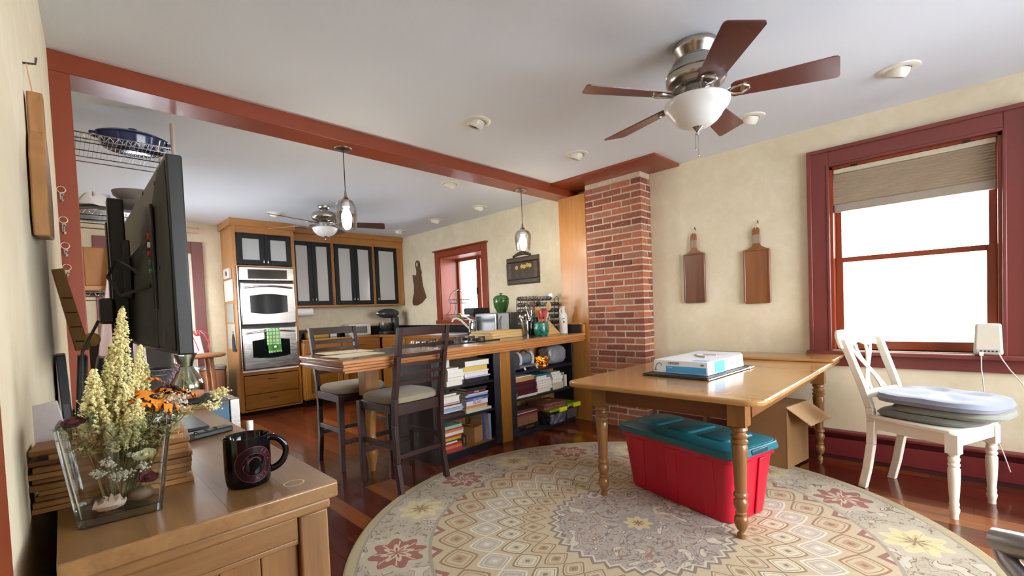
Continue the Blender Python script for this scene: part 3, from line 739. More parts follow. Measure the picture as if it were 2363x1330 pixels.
for nm, (lx, ly), z, (W, D, H), m, lab, r_ in (('seat_cushion', (-.01, .045), .463, (.41, .43, .040), FG, 'dark grey flat seat cushion at the bottom of the pile on the white chair', 0),
        ('seat_cushion', (-.03, .115), .5050, (.425, .45, .042), FGR, 'sage grey seat cushion in the middle of the pile on the white chair', .10),
        ('seat_cushion', (-.005, .085), .5490, (.455, .50, .058), FB, 'pale blue grey tufted seat cushion on top of the pile on the white chair', -.03)):
    c = thing(nm, lab, 'cushion', at_chair(lx, ly, z), rzc+r_, 'seat cushions on the white chair')
    obj('pad', cushion(W, D, H, TF, sag=.1), m, c)
    e = .96; pts = []
    for i in range(48):
        a = 2*PI*i/48; cc, ss = math.cos(a), math.sin(a); ee = 5.5 if ss < 0 else 3.2; k = (abs(cc)**ee+abs(ss)**ee)**(-1/ee); pts.append((cc*k*W/2, ss*k*D/2, H*.5-.8*max(0, ss*k*D/2-.15)**2))
    obj('piping', MB().tube(pts, .0035, 6, True), m, c)
    for tx, ty in TF: obj('tuft_button', MB().ell((tx, ty, H*.66), (.007, .007, .004), 8, 5), m, c)

# ------------------------------------------------------------------ metal armchair at the right edge
PEW = plain((150,146,142), .3, .7, var=.12, scale=8, name='pewter_grey_metal')
t = thing('metal_armchair', 'grey metal armchair cut off by the right edge of the picture', 'chair', (2.05, -.42, 0))
obj('arm', MB().tube([(2.13, -.085, .345), (2.10, -.13, .352), (2.05, -.25, .362), (2.02, -.42, .37), (2.0, -.62, .375)], [.036, .041, .042, .042, .04], 14), PEW, t, world=True)
obj('arm_support', MB().tube([(2.125, -.10, .325), (2.10, -.115, .29), (2.04, -.15, .262), (1.99, -.24, .25), (1.96, -.40, .25)], [.026, .03, .032, .032, .03], 12), PEW, t, world=True)
for q in ((2.0, -.30), (1.98, -.62), (1.55, -.32), (1.52, -.64)): obj('leg', MB().tube([(q[0], q[1], .012 if math.hypot(q[0]-2.09, q[1]-1.2) < 1.47 else 0), (q[0], q[1], .30)], .018, 10), PEW, t, world=True)
obj('seat', MB().bx(1.5, 2.0, -.72, -.25, .27, .31), PEW, t, .012, world=True)
obj('backrest', MB().bx(1.5, 2.0, -.76, -.72, .27, .62), PEW, t, .012, world=True)
# ------------------------------------------------------------------ ceiling fans
BLADE = wood((104,42,34), (70,24,20), 'x', .8, .3, 'fan_blade_wood', coat=.4)
BLADE2 = wood((96,66,52), (70,46,36), 'x', .8, .35, 'kitchen_blade_wood')
OPAL = NT('opal_glass'); OPAL.set(col=lin((236,238,236)), rough=.3, trans=.0, sss=.0); OPAL = OPAL.m
def fan(label, loc, rz, prof, z_blade, R, bw, bowl, zb, blade_m, chains):
    t = thing('ceiling_fan', label, 'ceiling fan', loc, rz, 'ceiling fans')
    h = obj('motor_housing', MB().lathe(prof, 36), NICKEL, t)
    gl = obj('glass_bowl', MB().lathe(bowl, 36), OPAL, t)
    z0 = bowl[-1][1]
    obj('finial', MB().lathe([(0, z0-.038), (.006, z0-.034), (.007, z0-.026), (.004, z0-.022), (.008, z0-.016), (.026, z0+.002), (.028, z0+.006), (0, z0+.008)], 18), NICKEL, t)
    for k in range(5):
        a = 2*PI*k/5; M = Matrix.Rotation(a, 4, 'Z')@Matrix.Translation((0, 0, z_blade))@Matrix.Rotation(math.radians(-13), 4, 'X')
        p = [(.165, -bw*.40)]
        p += [(R-.045, -bw*.58), (R-.030, -bw*.58+.003), (R-.020, -bw*.58+.012), (R+.004, bw*.58-.018), (R+.003, bw*.58-.008), (R-.008, bw*.58), (.165, bw*.42), (.15, bw*.30), (.15, -bw*.26)]
        b = obj('blade', MB(M).prism(p, -.003, .003), blade_m, t, recentre=False)
        # curled iron arm holding the blade
        mb = MB(M).tube([(.075, 0, .012), (.11, 0, -.004), (.135, .006, -.006), (.165, .026, -.006), (.20, .030, -.006), (.222, .012, -.006), (.225, 0, -.006), (.222, -.012, -.006), (.20, -.030, -.006), (.165, -.026, -.006), (.135, -.006, -.006), (.11, 0, -.004)], .0075, 8)
        mb.bx(.19, .21, -.022, .022, -.006, -.003)
        obj('blade_iron', mb, NICKEL, t)
    for (cx, cy, ln) in chains: obj('pull_chain', MB().cyl((cx, cy, z0-.03), (cx, cy, z0-.03-ln), .0012, 6).ell((cx, cy, z0-.03-ln), (.004, .004, .007), 8, 5), NICKEL, t)
    return t
fan('large brushed nickel ceiling fan with five cherry blades above the dining table', (2.23, .89, 2.41), math.radians(3),
    [(0, 0), (.100, 0), (.104, -.006), (.104, -.024), (.098, -.032), (.088, -.05), (.080, -.062), (.082, -.068), (.100, -.076), (.108, -.088), (.110, -.100), (.128, -.118), (.138, -.138), (.139, -.142), (.135, -.146), (.139, -.150), (.138, -.172), (.128, -.190), (.110, -.200), (.106, -.208), (.080, -.212), (.070, -.225), (.062, -.240), (.060, -.262), (0, -.266)],
    -.245, .585, .125, [(0, -.262), (.08, -.264), (.146, -.270), (.152, -.276), (.150, -.290), (.142, -.305), (.130, -.318), (.122, -.326), (.112, -.345), (.095, -.365), (.070, -.383), (.035, -.392), (0, -.394)], 0, BLADE, ((.012, 0, .10), (-.012, .006, .075)))
fan('smaller nickel ceiling fan with grey brown blades in the kitchen beyond the beam', (2.12, 4.98, 2.41), math.radians(52),
    [(0, 0), (.062, 0), (.064, -.010), (.052, -.035), (.034, -.046), (.034, -.056), (.09, -.066), (.126, -.084), (.134, -.105), (.134, -.130), (.124, -.150), (.09, -.168), (.07, -.176), (.050, -.185), (.050, -.235), (0, -.237)],
    -.195, .66, .135, [(0, -.235), (.07, -.237), (.128, -.243), (.132, -.250), (.126, -.266), (.112, -.292), (.085, -.318), (.045, -.334), (0, -.338)], 0, BLADE2, ())

# ------------------------------------------------------------------ recessed eyeball lights
TRIM = plain((228,226,212), .4, var=.02, name='cream_light_trim'); LENS = plain((60,56,52), .15, .6, name='dark_lens')
def can(label, x, y, tilt, R=.096):
    t = thing('recessed_light', label, 'ceiling light', (x, y, 2.41), 0, 'recessed eyeball lights')
    obj('trim_ring', MB().lathe([(R*.60, -.004), (R*.62, -.009), (R*.8, -.012), (R*.97, -.006), (R, 0)], 32, caps=False), TRIM, t)
    M = Matrix.Translation((0, 0, .012))@Matrix.Rotation(tilt, 4, 'Z')@Matrix.Rotation(math.radians(24), 4, 'X')
    e = obj('eyeball', MB(M).lathe([(R*.44, -.052), (R*.50, -.050), (R*.57, -.036), (R*.60, -.02), (R*.59, 0), (R*.40, -.0), (R*.40, -.046), (R*.44, -.052)], 28, caps=False), TRIM, t)
    l = obj('lens', MB(M).lathe([(0, -.030), (R*.30, -.034), (R*.43, -.046), (R*.43, -.03), (0, -.02)], 24), LENS, t)
for q in ((1.984, 2.223, .4, 'round white recessed eyeball light nearest the beam over the dining room'), (3.01, 2.178, .2, 'round white recessed eyeball light beside the red ceiling board'),
          (3.332, .219, -.6, 'cream recessed eyeball light above the window, at the right of the fan'), (3.373, .99, -.6, 'cream recessed light half hidden behind a fan blade'),
          (2.708, 3.447, .4, 'recessed kitchen light just behind the beam'), (3.565, 4.012, .2, 'recessed kitchen light over the sink counter, nearest the hanging picture'),
          (3.571, 4.904, .2, 'recessed kitchen light above the kitchen window'), (1.823, 5.634, .4, 'recessed kitchen light in front of the oven cabinet'), (3.579, 5.827, .2, 'recessed kitchen light in the far right corner by the wall cabinets')): can(q[3], q[0], q[1], q[2])

# ------------------------------------------------------------------ pendants under the beam
SH = glass((.98,.985,.99), .08, 'pendant_glass', .02); BULB = emit((255,244,224), 130, 'lit_bulb')
def pendant(label, x, y, zb, R):
    t = thing('pendant_lamp', label, 'pendant lamp', (x, y, 2.318), 0, 'lit glass pendants under the beam'); d = zb-2.318
    obj('canopy', MB().lathe([(0, -.014), (.03, -.013), (.055, -.006), (.058, 0), (0, 0)], 24), NICKEL, t)
    obj('cord', MB().cyl((0, 0, -.012), (0, 0, d+.245), .003, 8), DARKM, t)
    obj('cap', MB().lathe([(0, d+.255), (.007, d+.255), (.009, d+.235), (.009, d+.222), (.022, d+.205), (.030, d+.195), (0, d+.195)], 20), NICKEL, t)
    obj('glass_shade', MB().lathe([(.030, d+.194), (.050, d+.188), (R*.92, d+.165), (R, d+.14), (R*1.0, d+.115), (R*.93, d+.05), (R*.86, d), (R*.84, d), (R*.91, d+.05), (R*.98, d+.115), (R*.98, d+.14), (R*.90, d+.163), (.049, d+.185), (.030, d+.19)], 32, caps=False), SH, t)
    s = obj('socket', MB().lathe([(0, d+.195), (.022, d+.195), (.024, d+.15), (.016, d+.14), (0, d+.14)], 18), WHITE, t)
    obj('bulb', MB().lathe([(.014, d+.142), (.020, d+.125), (.032, d+.095), (.034, d+.075), (.030, d+.052), (.018, d+.035), (0, d+.028)], 20), BULB, t)
pendant('lit clear glass pendant lamp hanging before the kitchen fan', 1.418, 2.97, 1.772, .072)
pendant('lit clear glass pendant lamp hanging near the flower picture', 3.185, 2.97, 1.745, .080)

# ------------------------------------------------------------------ tall oven cabinet with double oven
def knob_v(p, x, y, z, M_=NICKEL): return obj('knob', MB().ell((x, y-.014, z), (.009, .010, .026), 10, 7), M_, p, world=True)
RG = NT('reeded_glass'); _t = RG.t; _t.nodes.remove(RG.b); _o = _t.nodes['Material Output']
_a = RG.new('ShaderNodeBsdfTranslucent'); _a.inputs[0].default_value = (.9,.93,.92,1); _b = RG.new('ShaderNodeBsdfTransparent'); _b.inputs[0].default_value = (.92,.95,.94,1); _g = RG.new('ShaderNodeBsdfDiffuse'); _g.inputs[0].default_value = (.9,.92,.91,1)
_m1 = RG.new('ShaderNodeMixShader'); _m1.inputs[0].default_value = .55; _t.links.new(_a.outputs[0], _m1.inputs[1]); _t.links.new(_b.outputs[0], _m1.inputs[2])
_m2 = RG.new('ShaderNodeMixShader'); _m2.inputs[0].default_value = .42; _t.links.new(_m1.outputs[0], _m2.inputs[1]); _t.links.new(_g.outputs[0], _m2.inputs[2])
_gl = RG.new('ShaderNodeBsdfGlossy'); _gl.inputs['Roughness'].default_value = .12; _m3 = RG.new('ShaderNodeMixShader'); _m3.inputs[0].default_value = .10; _t.links.new(_m2.outputs[0], _m3.inputs[1]); _t.links.new(_gl.outputs[0], _m3.inputs[2]); _t.links.new(_m3.outputs[0], _o.inputs[0]); RG = RG.m
def glass_door(p, x0, x1, yf, z0, z1, kx, kz, st=.062):
    d = obj('door', MB().bx(x0, x0+st, yf, yf+.02, z0, z1).bx(x1-st, x1, yf, yf+.02, z0, z1).bx(x0+st, x1-st, yf, yf+.02, z0, z0+st).bx(x0+st, x1-st, yf, yf+.02, z1-st, z1), BLACKP, p, .003, world=True)
    obj('reeded_pane', MB().bx(x0+st-.005, x1-st+.005, yf+.008, yf+.012, z0+st-.005, z1-st+.005), RG, d, world=True)
    knob_v(d, kx, yf, kz)
YO = 6.17
t = thing('oven_cabinet', 'tall oak oven cabinet with black glass doors above and two drawers below', 'cabinet', (1.84, 6.42, 0))
B = lambda nm, m, *q, bv=.002: obj(nm, MB().bx(*q), m, t, bv, world=True)
B('side_panel', OAKZ, 1.487, 1.505, YO, 6.675, .05, 2.41); B('side_panel', OAKZ, 2.180, 2.198, YO, 6.675, .05, 2.41); B('back_panel', OAKZ, 1.505, 2.18, 6.655, 6.675, .05, 2.41)
B('stile', OAKZ, 1.487, 1.525, YO-.02, YO, .05, 2.41); B('stile', OAKZ, 2.155, 2.198, YO-.02, YO, .05, 2.41)
B('rail', OAK, 1.525, 2.155, YO-.02, YO, 2.245, 2.41); B('rail', OAK, 1.525, 2.155, YO-.02, YO, 1.835, 1.852); B('rail', OAK, 1.525, 2.155, YO-.02, YO, .50, .535)
B('shelf', OAK, 1.505, 2.18, YO, 6.655, 1.835, 1.852); B('shelf', OAK, 1.505, 2.18, YO, 6.655, 2.03, 2.045); B('toe_kick', BLACKP, 1.495, 2.19, YO+.05, YO+.07, 0, .05); B('rail', OAK, 1.525, 2.155, YO-.02, YO, .05, .075)
obj('crown', MB().prism([(1.46, YO-.05), (2.215, YO-.05), (2.215, 6.34), (2.20, 6.34), (2.20, YO-.021), (1.486, YO-.021), (1.486, 6.675), (1.46, 6.675)], 2.325, 2.409), OAK, t, .006, world=True)
glass_door(t, 1.528, 1.839, YO-.04, 1.857, 2.240, 1.818, 1.90); glass_door(t, 1.842, 2.152, YO-.04, 1.857, 2.240, 1.865, 1.90)
for z0, z1 in ((.262, .490), (.082, .255)):
    d = obj('drawer', MB().bx(1.53, 2.15, YO-.036, YO-.016, z0, z1), OAKD, t, .003, world=True); zc = z1-.055
    obj('pull', MB().tube([(1.80, YO-.036, zc), (1.80, YO-.058, zc), (1.88, YO-.06, zc), (1.88, YO-.036, zc)], .006, 8), plain((74,46,24), .5, name='bronze_pull'), d, world=True)
t = thing('double_oven', 'stainless steel double wall oven with a green towel on the lower handle', 'oven', (1.84, 6.3, .535))
B = lambda nm, m, *q, bv=.004: obj(nm, MB().bx(*q), m, t, bv, world=True)
BG = plain((16,22,22), .08, var=.02, name='black_oven_glass'); 
B('oven_body', IRON, 1.53, 2.15, YO-.01, 6.6, .54, 1.833); B('trim_strip', WHITE, 1.515, 2.165, YO-.045, YO-.021, .537, .562)
B('side_trim', STEEL, 1.508, 1.524, YO-.05, YO-.021, .56, 1.84)
c = B('control_panel', STEEL, 1.530, 2.158, YO-.062, YO-.021, 1.662, 1.830, bv=.008)
obj('display', MB().bx(1.625, 2.075, YO-.064, YO-.06, 1.685, 1.80), plain((52,46,40), .12, name='oven_display'), c, .004, world=True)
def arch(x0, x1, z0, z1, bt, bb, n=12):
    p = [(x0+(x1-x0)*i/n, z1+bt*math.sin(PI*i/n)) for i in range(n+1)]; return p+[(x1-(x1-x0)*i/n, z0-bb*math.sin(PI*i/n)) for i in range(n+1)]
for z0, z1 in ((1.118, 1.640), (.568, 1.084)):
    d = B('oven_door', STEEL, 1.530, 2.160, YO-.07, YO-.021, z0, z1, bv=.012)
    obj('window', MB().prism(arch(1.630, 2.060, z0+.15, z1-.165, .022, .022), YO-.0725, YO-.069, 'xz'), BG, d, world=True)
    zc = z1-.055
    obj('handle', MB().tube([(1.57, YO-.07, zc-.012), (1.575, YO-.10, zc-.012), (1.70, YO-.122, zc+.004), (1.845, YO-.127, zc+.010), (1.99, YO-.122, zc+.004), (2.115, YO-.10, zc-.012), (2.12, YO-.07, zc-.012)], .011, 10), CHROME, d, world=True)
    obj('vent_slot', MB().bx(1.56, 2.13, YO-.072, YO-.069, z1-.016, z1-.010), IRON, d, world=True)
# checked tea towel
n = NT('green_checked_cloth'); co = n.coords(); x, y, z = n.xyz(co)
ln = ((x*26).fract()-.5).abs().lt(.13).max(((z*22).fract()-.5).abs().lt(.13)); c0 = n.mix(ln, (168,196,150), (90,142,82)); n.set(col=n.mix(z.band(-.125, -.045), c0, (64,128,44)), rough=.95)
def towel(u, v):
    x = 1.775+u*.15+.012*v; s = v*2-1
    z = 1.052-.295*v+.012*u; y = YO-.140-.010*math.sin(u*PI*2.4)*v-.004*math.sin(v*9)
    return (x, y, z)
tw = thing('tea_towel', 'green checked tea towel hanging from the lower oven handle', 'towel', (1.85, YO-.14, .74))
mb = MB().surf(towel, 14, 16); mb.surf(lambda u, v: (1.775+u*.15, YO-.140+.026*math.sin(PI*v/2*1.0), 1.052+.012*u+.006*math.sin(PI*v)), 6, 5); mb.surf(lambda u, v: (1.78+u*.145, YO-.114, 1.052-.20*v+.012*u), 6, 5)
o = obj('cloth', mb, n.m, tw, world=True); sm = o.modifiers.new('thick', 'SOLIDIFY'); sm.thickness = .003
obj('print', MB().ell((1.862, YO-.150, .835), (.016, .003, .016), 12, 6), TXTW, tw, world=True)
# things fixed to the cabinet's left side
for nm, q, m, lab, cat in (('wall_phone_box', (1.455, 1.4855, 6.25, 6.5, 1.70, 1.82), plain((196,192,184), .6, name='grey_card'), 'small grey box with dark button high on the oven cabinet side', 'box'),
        ('whiteboard', (1.470, 1.4855, 6.20, 6.56, 1.42, 1.68), plain((214,208,196), .5, name='board_white'), 'cream notice board on the left side of the oven cabinet', 'notice board'),
        ('paper_note', (1.480, 1.4855, 6.24, 6.55, 1.16, 1.39), plain((150,150,142), .7, name='grey_note'), 'grey pinned sheet below the notice board on the oven cabinet', 'paper'),
        ('paper_note', (1.480, 1.4855, 6.22, 6.56, .83, 1.14), plain((168,164,152), .7, name='grey_note2'), 'lowest grey pinned sheet on the side of the oven cabinet', 'paper')):
    o = tag(obj(nm, MB().bx(*q), m, None, .002), lab, cat)
    if nm == 'wall_phone_box': obj('dark_button', MB(Matrix.Translation((-o.location.x, -o.location.y, -o.location.z))).lathe([(0, -.004), (.03, -.003), (.03, .002), (0, .002)], 14, (1.455, 6.36, 1.76), 'x'), plain((70,40,60), .4, name='button'), o)
t = thing('oven_mitt', 'dark pot holder hanging low on the side of the oven cabinet', 'pot holder', (1.474, 6.28, .9)); obj('pad', MB().prism([(6.22, .80), (6.33, .80), (6.34, .95), (6.29, 1.02), (6.24, .97)], 1.466, 1.4795, 'yz'), plain((46,48,50), .9, name='dark_quilt'), t, .004, world=True); obj('hanging_loop', MB().tube([(1.474, 6.285, 1.018), (1.474, 6.275, 1.05), (1.474, 6.295, 1.05)], .002, 6, True), IRON, t, world=True)

# ------------------------------------------------------------------ wall cabinets
YU = 6.38
def wall_cab(label, x0, x1, doors, fill=0):
    t = thing('wall_cabinet', label, 'cabinet', ((x0+x1)/2, 6.53, 1.325), 0, 'wall cabinets')
    B = lambda nm, m, *q, bv=.002: obj(nm, MB().bx(*q), m, t, bv, world=True)
    B('side_panel', OAKZ, x0, x0+.016, YU, 6.676, 1.325, 2.33); B('side_panel', OAKZ, x1-.016, x1, YU, 6.676, 1.325, 2.33); B('back_panel', plain((196,186,166), .6, name='cabinet_lining'), x0+.016, x1-.016, 6.66, 6.676, 1.325, 2.33)
    B('bottom_panel', OAK, x0+.016, x1-.016, YU, 6.66, 1.325, 1.343); B('top_panel', OAK, x0+.016, x1-.016, YU, 6.66, 2.235, 2.25)
    for z in (1.64, 1.94): B('shelf', plain((206,196,176), .5, name='shelf_white'), x0+.016, x1-.016, YU+.03, 6.66, z, z+.014)
    B('rail', OAK, x0, x1, YU-.018, YU, 2.235, 2.41, bv=.003); B('rail', OAK, x0, x1, YU-.018, YU, 1.325, 1.352, bv=.003)
    B('stile', OAKZ, x0, x0+.022, YU-.018, YU, 1.352, 2.235); B('stile', OAKZ, x1-.022-fill, x1, YU-.018, YU, 1.352, 2.235)
    B('crown', OAK, x0, x1, YU-.055, YU-.018, 2.335, 2.409, bv=.006)
    n_ = len(doors); a0, a1 = x0+.024, x1-.024-fill; w = (a1-a0)/n_
    for k, kn in enumerate(doors):
        p0, p1 = a0+k*w+.001, a0+(k+1)*w-.001; glass_door(t, p0, p1, YU-.04, 1.354, 2.232, p0+.022 if kn == 'l' else p1-.022, 1.43, .058)
    return t
wall_cab('black two door glass wall cabinet next to the tall oven cabinet', 2.20, 2.79, 'rl'); wall_cab('black two door glass wall cabinet in the middle of the row', 2.791, 3.425, 'rl'); wall_cab('single door glass wall cabinet in the far right kitchen corner', 3.426, 3.942, 'l', .09)
# crockery dimly seen behind the reeded glass
CR = plain((232,230,222), .25, var=.02, name='white_china'); CRB = plain((190,132,84), .4, name='tan_pottery'); CRD = plain((96,100,98), .3, name='dark_pottery')
def bowlstack(x, y, z, r, n, m, lab):
    t = thing('dish_stack', lab, 'dishes', (x, y, z), 0, 'crockery in the wall cabinets')
    for k in range(n): obj('dish', MB().lathe([(0, k*.017), (r*.45, k*.017), (r*.92, k*.017+.028), (r, k*.017+.036), (r*.9, k*.017+.034), (r*.4, k*.017+.008), (0, k*.017+.008)], 20), m, t)
def mug_(x, y, z, m, lab, r=.04, h=.09):
    t = thing('cup', lab, 'cup', (x, y, z), 0, 'crockery in the wall cabinets')
    obj('cup_body', MB().lathe([(0, 0), (r*.9, 0), (r, .01), (r, h), (r*.9, h), (r*.86, .012), (0, .012)], 18), m, t); obj('handle', MB().tube([(r, 0, h*.8), (r+.025, 0, h*.75), (r+.028, 0, h*.4), (r, 0, h*.2)], .006, 6), m, t)
bowlstack(2.40, 6.52, 1.956, .10, 4, CRD, 'dark bowls on the top shelf behind the leftmost glass door'); bowlstack(2.62, 6.52, 1.956, .10, 5, CRB, 'tan bowls on the top shelf of the cabinet beside the oven'); bowlstack(2.64, 6.52, 1.656, .09, 3, CRB, 'tan dishes on the middle shelf of the cabinet beside the oven'); bowlstack(2.38, 6.52, 1.656, .10, 6, CR, 'white bowls on the middle shelf behind the leftmost glass door')
bowlstack(2.96, 6.52, 1.956, .09, 4, CRD, 'dark bowls on the top shelf of the middle cabinet'); bowlstack(3.25, 6.52, 1.956, .10, 4, CR, 'white bowls on the top shelf of the middle cabinet'); bowlstack(2.97, 6.52, 1.656, .10, 7, CR, 'tall stack of white plates on the middle shelf of the middle cabinet'); bowlstack(3.24, 6.52, 1.344, .11, 7, CR, 'white plates at the bottom of the middle cabinet')
bowlstack(3.62, 6.52, 1.956, .11, 2, CR, 'white platters on the top shelf of the corner cabinet'); mug_(3.58, 6.48, 1.656, CR, 'left white cup on the middle shelf of the corner cabinet'); mug_(3.71, 6.48, 1.656, CR, 'right white cup on the middle shelf of the corner cabinet')
bowlstack(1.67, 6.42, 1.853, .10, 3, CR, 'white dishes behind the left door over the oven'); bowlstack(2.0, 6.42, 1.853, .10, 4, CR, 'white dishes behind the right door over the oven')
tr = thing('paper_towel_roll', 'white paper towel roll under the wall cabinets beside the oven', 'paper towel', (2.38, 6.42, 1.26)); obj('roll', MB().lathe([(.018, -.13), (.055, -.13), (.055, .13), (.018, .13)], 24, (2.36, 6.43, 1.262), 'x'), plain((240,240,240), .9, var=.01, name='towel_paper'), tr, world=True); obj('holder', MB().cyl((2.20, 6.43, 1.262), (2.52, 6.43, 1.262), .008, 8).bx(2.505, 2.517, 6.42, 6.44, 1.262, 1.325), CHROME, tr, world=True)

# ------------------------------------------------------------------ base cabinets and counters along the kitchen walls
STONE = NT('dark_stone'); _c = STONE.coords(); STONE.set(col=STONE.ramp(STONE.noise(_c, 60, 4), [(.35, (22,22,24)), (.7, (48,48,50))]), rough=.16); STONE = STONE.m
YB = 6.06
def base_cab(label, x0, x1, nd):
    t = thing('base_cabinet', label, 'cabinet', ((x0+x1)/2, 6.36, 0), 0, 'base cabinets')
    B = lambda nm, m, *q, bv=.003: obj(nm, MB().bx(*q), m, t, bv, world=True)
    B('carcass', OAK, x0, x1, YB, 6.676, .09, .85); B('toe_kick', BLACKP, x0, x1, YB+.05, YB+.06, 0, .09)
    w = (x1-x0)/nd
    for k in range(nd):
        a, b = x0+k*w+.012, x0+(k+1)*w-.012
        d = B('drawer', OAKD, a, b, YB-.018, YB, .70, .835); xm = (a+b)/2
        obj('pull', MB().tube([(xm-.035, YB-.018, .765), (xm-.035, YB-.038, .765), (xm+.035, YB-.038, .765), (xm+.035, YB-.018, .765)], .005, 8), plain((74,46,24), .5, name='bronze_pull'), d, world=True)
        d = obj('door', MB().bx(a, a+.06, YB-.018, YB, .11, .685).bx(b-.06, b, YB-.018, YB, .11, .685).bx(a+.06, b-.06, YB-.018, YB, .11, .17).bx(a+.06, b-.06, YB-.018, YB, .625, .685), OAKZ, t, .003, world=True)
        obj('door_panel', MB().bx(a+.055, b-.055, YB-.008, YB, .165, .63), OAKD, d, world=True)
base_cab('oak base cabinet right beside the oven cabinet', 2.21, 2.72, 1); base_cab('oak base cabinet in the middle of the back wall', 2.722, 3.31, 1)
def base_side(label, y0, y1):
    t = thing('base_cabinet', label, 'cabinet', (3.63, (y0+y1)/2, 0), 0, 'base cabinets')
    B = lambda nm, m, *q, bv=.003: obj(nm, MB().bx(*q), m, t, bv, world=True)
    B('carcass', OAK, 3.335, 3.945, y0, y1, .09, .85); B('toe_kick', BLACKP, 3.38, 3.39, y0, y1, 0, .09); B('door', OAKD, 3.317, 3.335, y0+.012, y1-.012, .11, .685); B('drawer', OAKD, 3.317, 3.335, y0+.012, y1-.012, .70, .835)
base_side('oak base cabinet under the microwave', 3.46, 4.30); base_side('oak base cabinet under the sink', 4.302, 5.38); base_side('oak corner base cabinet right of the sink', 5.382, 6.03)
t = thing('kitchen_worktop', 'dark stone worktop with oak edge running round the kitchen corner', 'worktop', (3.0, 6.3, .85))
obj('stone_top', MB().prism([(2.205, 6.06), (3.32, 6.06), (3.32, 3.46), (3.945, 3.46), (3.945, 6.676), (2.205, 6.676)], .852, .89), STONE, t, .003, world=True)
for z0, z1, e in ((.872, .892, .03), (.852, .870, .02)): obj('oak_edge', MB().bx(2.205, 3.32-.0, 6.06-e, 6.061, z0, z1).bx(3.32-e, 3.321, 3.46, 6.06, z0, z1), wood((176,116,58), (130,78,36), 'x', .9, .3, 'edge_oak', coat=.3), t, .004, world=True)
obj('splashback', MB().bx(2.205, 3.945, 6.655, 6.6765, .891, 1.0).bx(3.925, 3.9465, 3.46, 6.655, .891, 1.0), plain((26,26,28), .3, name='black_splash'), t, .002, world=True); obj('splash_cap', MB().bx(2.205, 3.945, 6.645, 6.6765, 1.0, 1.012), OAK, t, .002, world=True)

# ------------------------------------------------------------------ island: worktop, bookcases, end panel, turned leg
EDGE = wood((198,136,80), (150,92,48), 'x', .7, .22, 'island_edge_oak', coat=.5)
ZI = .908
t = thing('island_worktop', 'long island worktop with stepped oak edge reaching to the brick chimney', 'worktop', (2.4, 2.95, .82))
def ipoly(e): return [(1.150+e, 2.565+e), (3.768, 2.690+e), (3.768, 3.45-e), (1.95-e, 3.45-e), (1.95-e, 3.25-e), (1.150+e, 3.25-e)]
obj('edge_moulding', MB().prism(ipoly(0), ZI-.030, ZI-.002), EDGE, t, .007, world=True, seg=3); obj('edge_moulding', MB().prism(ipoly(.012), ZI-.046, ZI-.030), EDGE, t, .003, world=True); obj('edge_moulding', MB().prism(ipoly(.003), ZI-.068, ZI-.046), EDGE, t, .007, world=True, seg=3); obj('edge_moulding', MB().prism(ipoly(.022), ZI-.083, ZI-.068), EDGE, t, .003, world=True)
TOPI = NT('island_stone'); _c = TOPI.coords(); TOPI.set(col=TOPI.ramp(TOPI.noise(_c, 70, 4), [(.35, (84,78,66)), (.7, (120,112,96))]), rough=.14); TOPI = TOPI.m
obj('stone_inset', MB().prism(ipoly(.062), ZI-.003, ZI), TOPI, t, world=True)
obj('end_upstand', MB().bx(3.725, 3.768, 2.715, 3.02, ZI, ZI+.085), plain((30,28,30), .35, name='dark_upstand'), t, .003, world=True); obj('upstand_frame', MB().bx(3.735, 3.769, 2.692, 2.718, ZI, ZI+.098).bx(3.72, 3.769, 2.692, 3.02, ZI+.085, ZI+.098), EDGE, t, .003, world=True)
def fluted(p, x0, x1, z0, z1, yf):
    mb = MB().bx(x0, x1, yf+.004, yf+.02, z0, z1); n_ = 6; w = (x1-x0)/n_
    for k in range(n_): mb.cyl((x0+(k+.5)*w, yf+.005, z0+.02), (x0+(k+.5)*w, yf+.005, z1-.01), w*.42, 8)
    obj('fluted_stile', mb, NAVYP, p, world=True)
INB = wood((196,156,96), (164,122,66), 'z', .8, .5, 'bookcase_back_wood'); YF = 2.83
def bookcase(label, x0, x1, shelves, right_fl, zb, backm, floor_m):
    t = thing('bookcase', label, 'bookcase', ((x0+x1)/2, 2.98, 0), 0, 'bookcases built into the island')
    B = lambda nm, m, *q, bv=.002: obj(nm, MB().bx(*q), m, t, bv, world=True)
    B('side_panel', NAVYP, x0, x0+.018, YF+.02, 3.13, 0, .822); B('side_panel', NAVYP, x1-.018, x1, YF+.02, 3.13, 0, .822)
    bk = B('back_panel', backm, x0+.018, x1-.018, 3.115, 3.13, 0, .822)
    n_ = int((x1-x0-.036)/.075)
    for k in range(n_): obj('back_board', MB().bx(x0+.018+k*(x1-x0-.036)/n_+.002, x0+.018+(k+1)*(x1-x0-.036)/n_-.002, 3.108, 3.115, zb, .822), backm, bk, .0015, world=True)
    fluted(t, x0, x0+.07, 0, .822, YF)
    if right_fl: fluted(t, x1-.07, x1, 0, .822, YF)
    B('bottom_rail', NAVYP, x0+.07, x1-(.07 if right_fl else .018), YF, YF+.02, 0, zb); B('bottom_panel', floor_m, x0+.018, x1-.018, YF+.02, 3.108, zb-.018, zb)
    for z in shelves: B('shelf', NAVYP, x0+.018, x1-.018, YF+.012, 3.108, z-.02, z)
    return t
bookcase('left island bookcase, blue black with fluted edges, packed with cookbooks', 1.98, 2.672, (.577, .328), True, .055, wood((198,158,98), (166,124,68), 'z', .8, .5, 'bk'), wood((176,126,60), (140,94,40), 'x', .8, .4, 'bk2'))
bookcase('right island bookcase beside the chimney with albums and plastic boxes', 2.80, 3.752, (.597, .352), False, .05, INB, NAVYP)
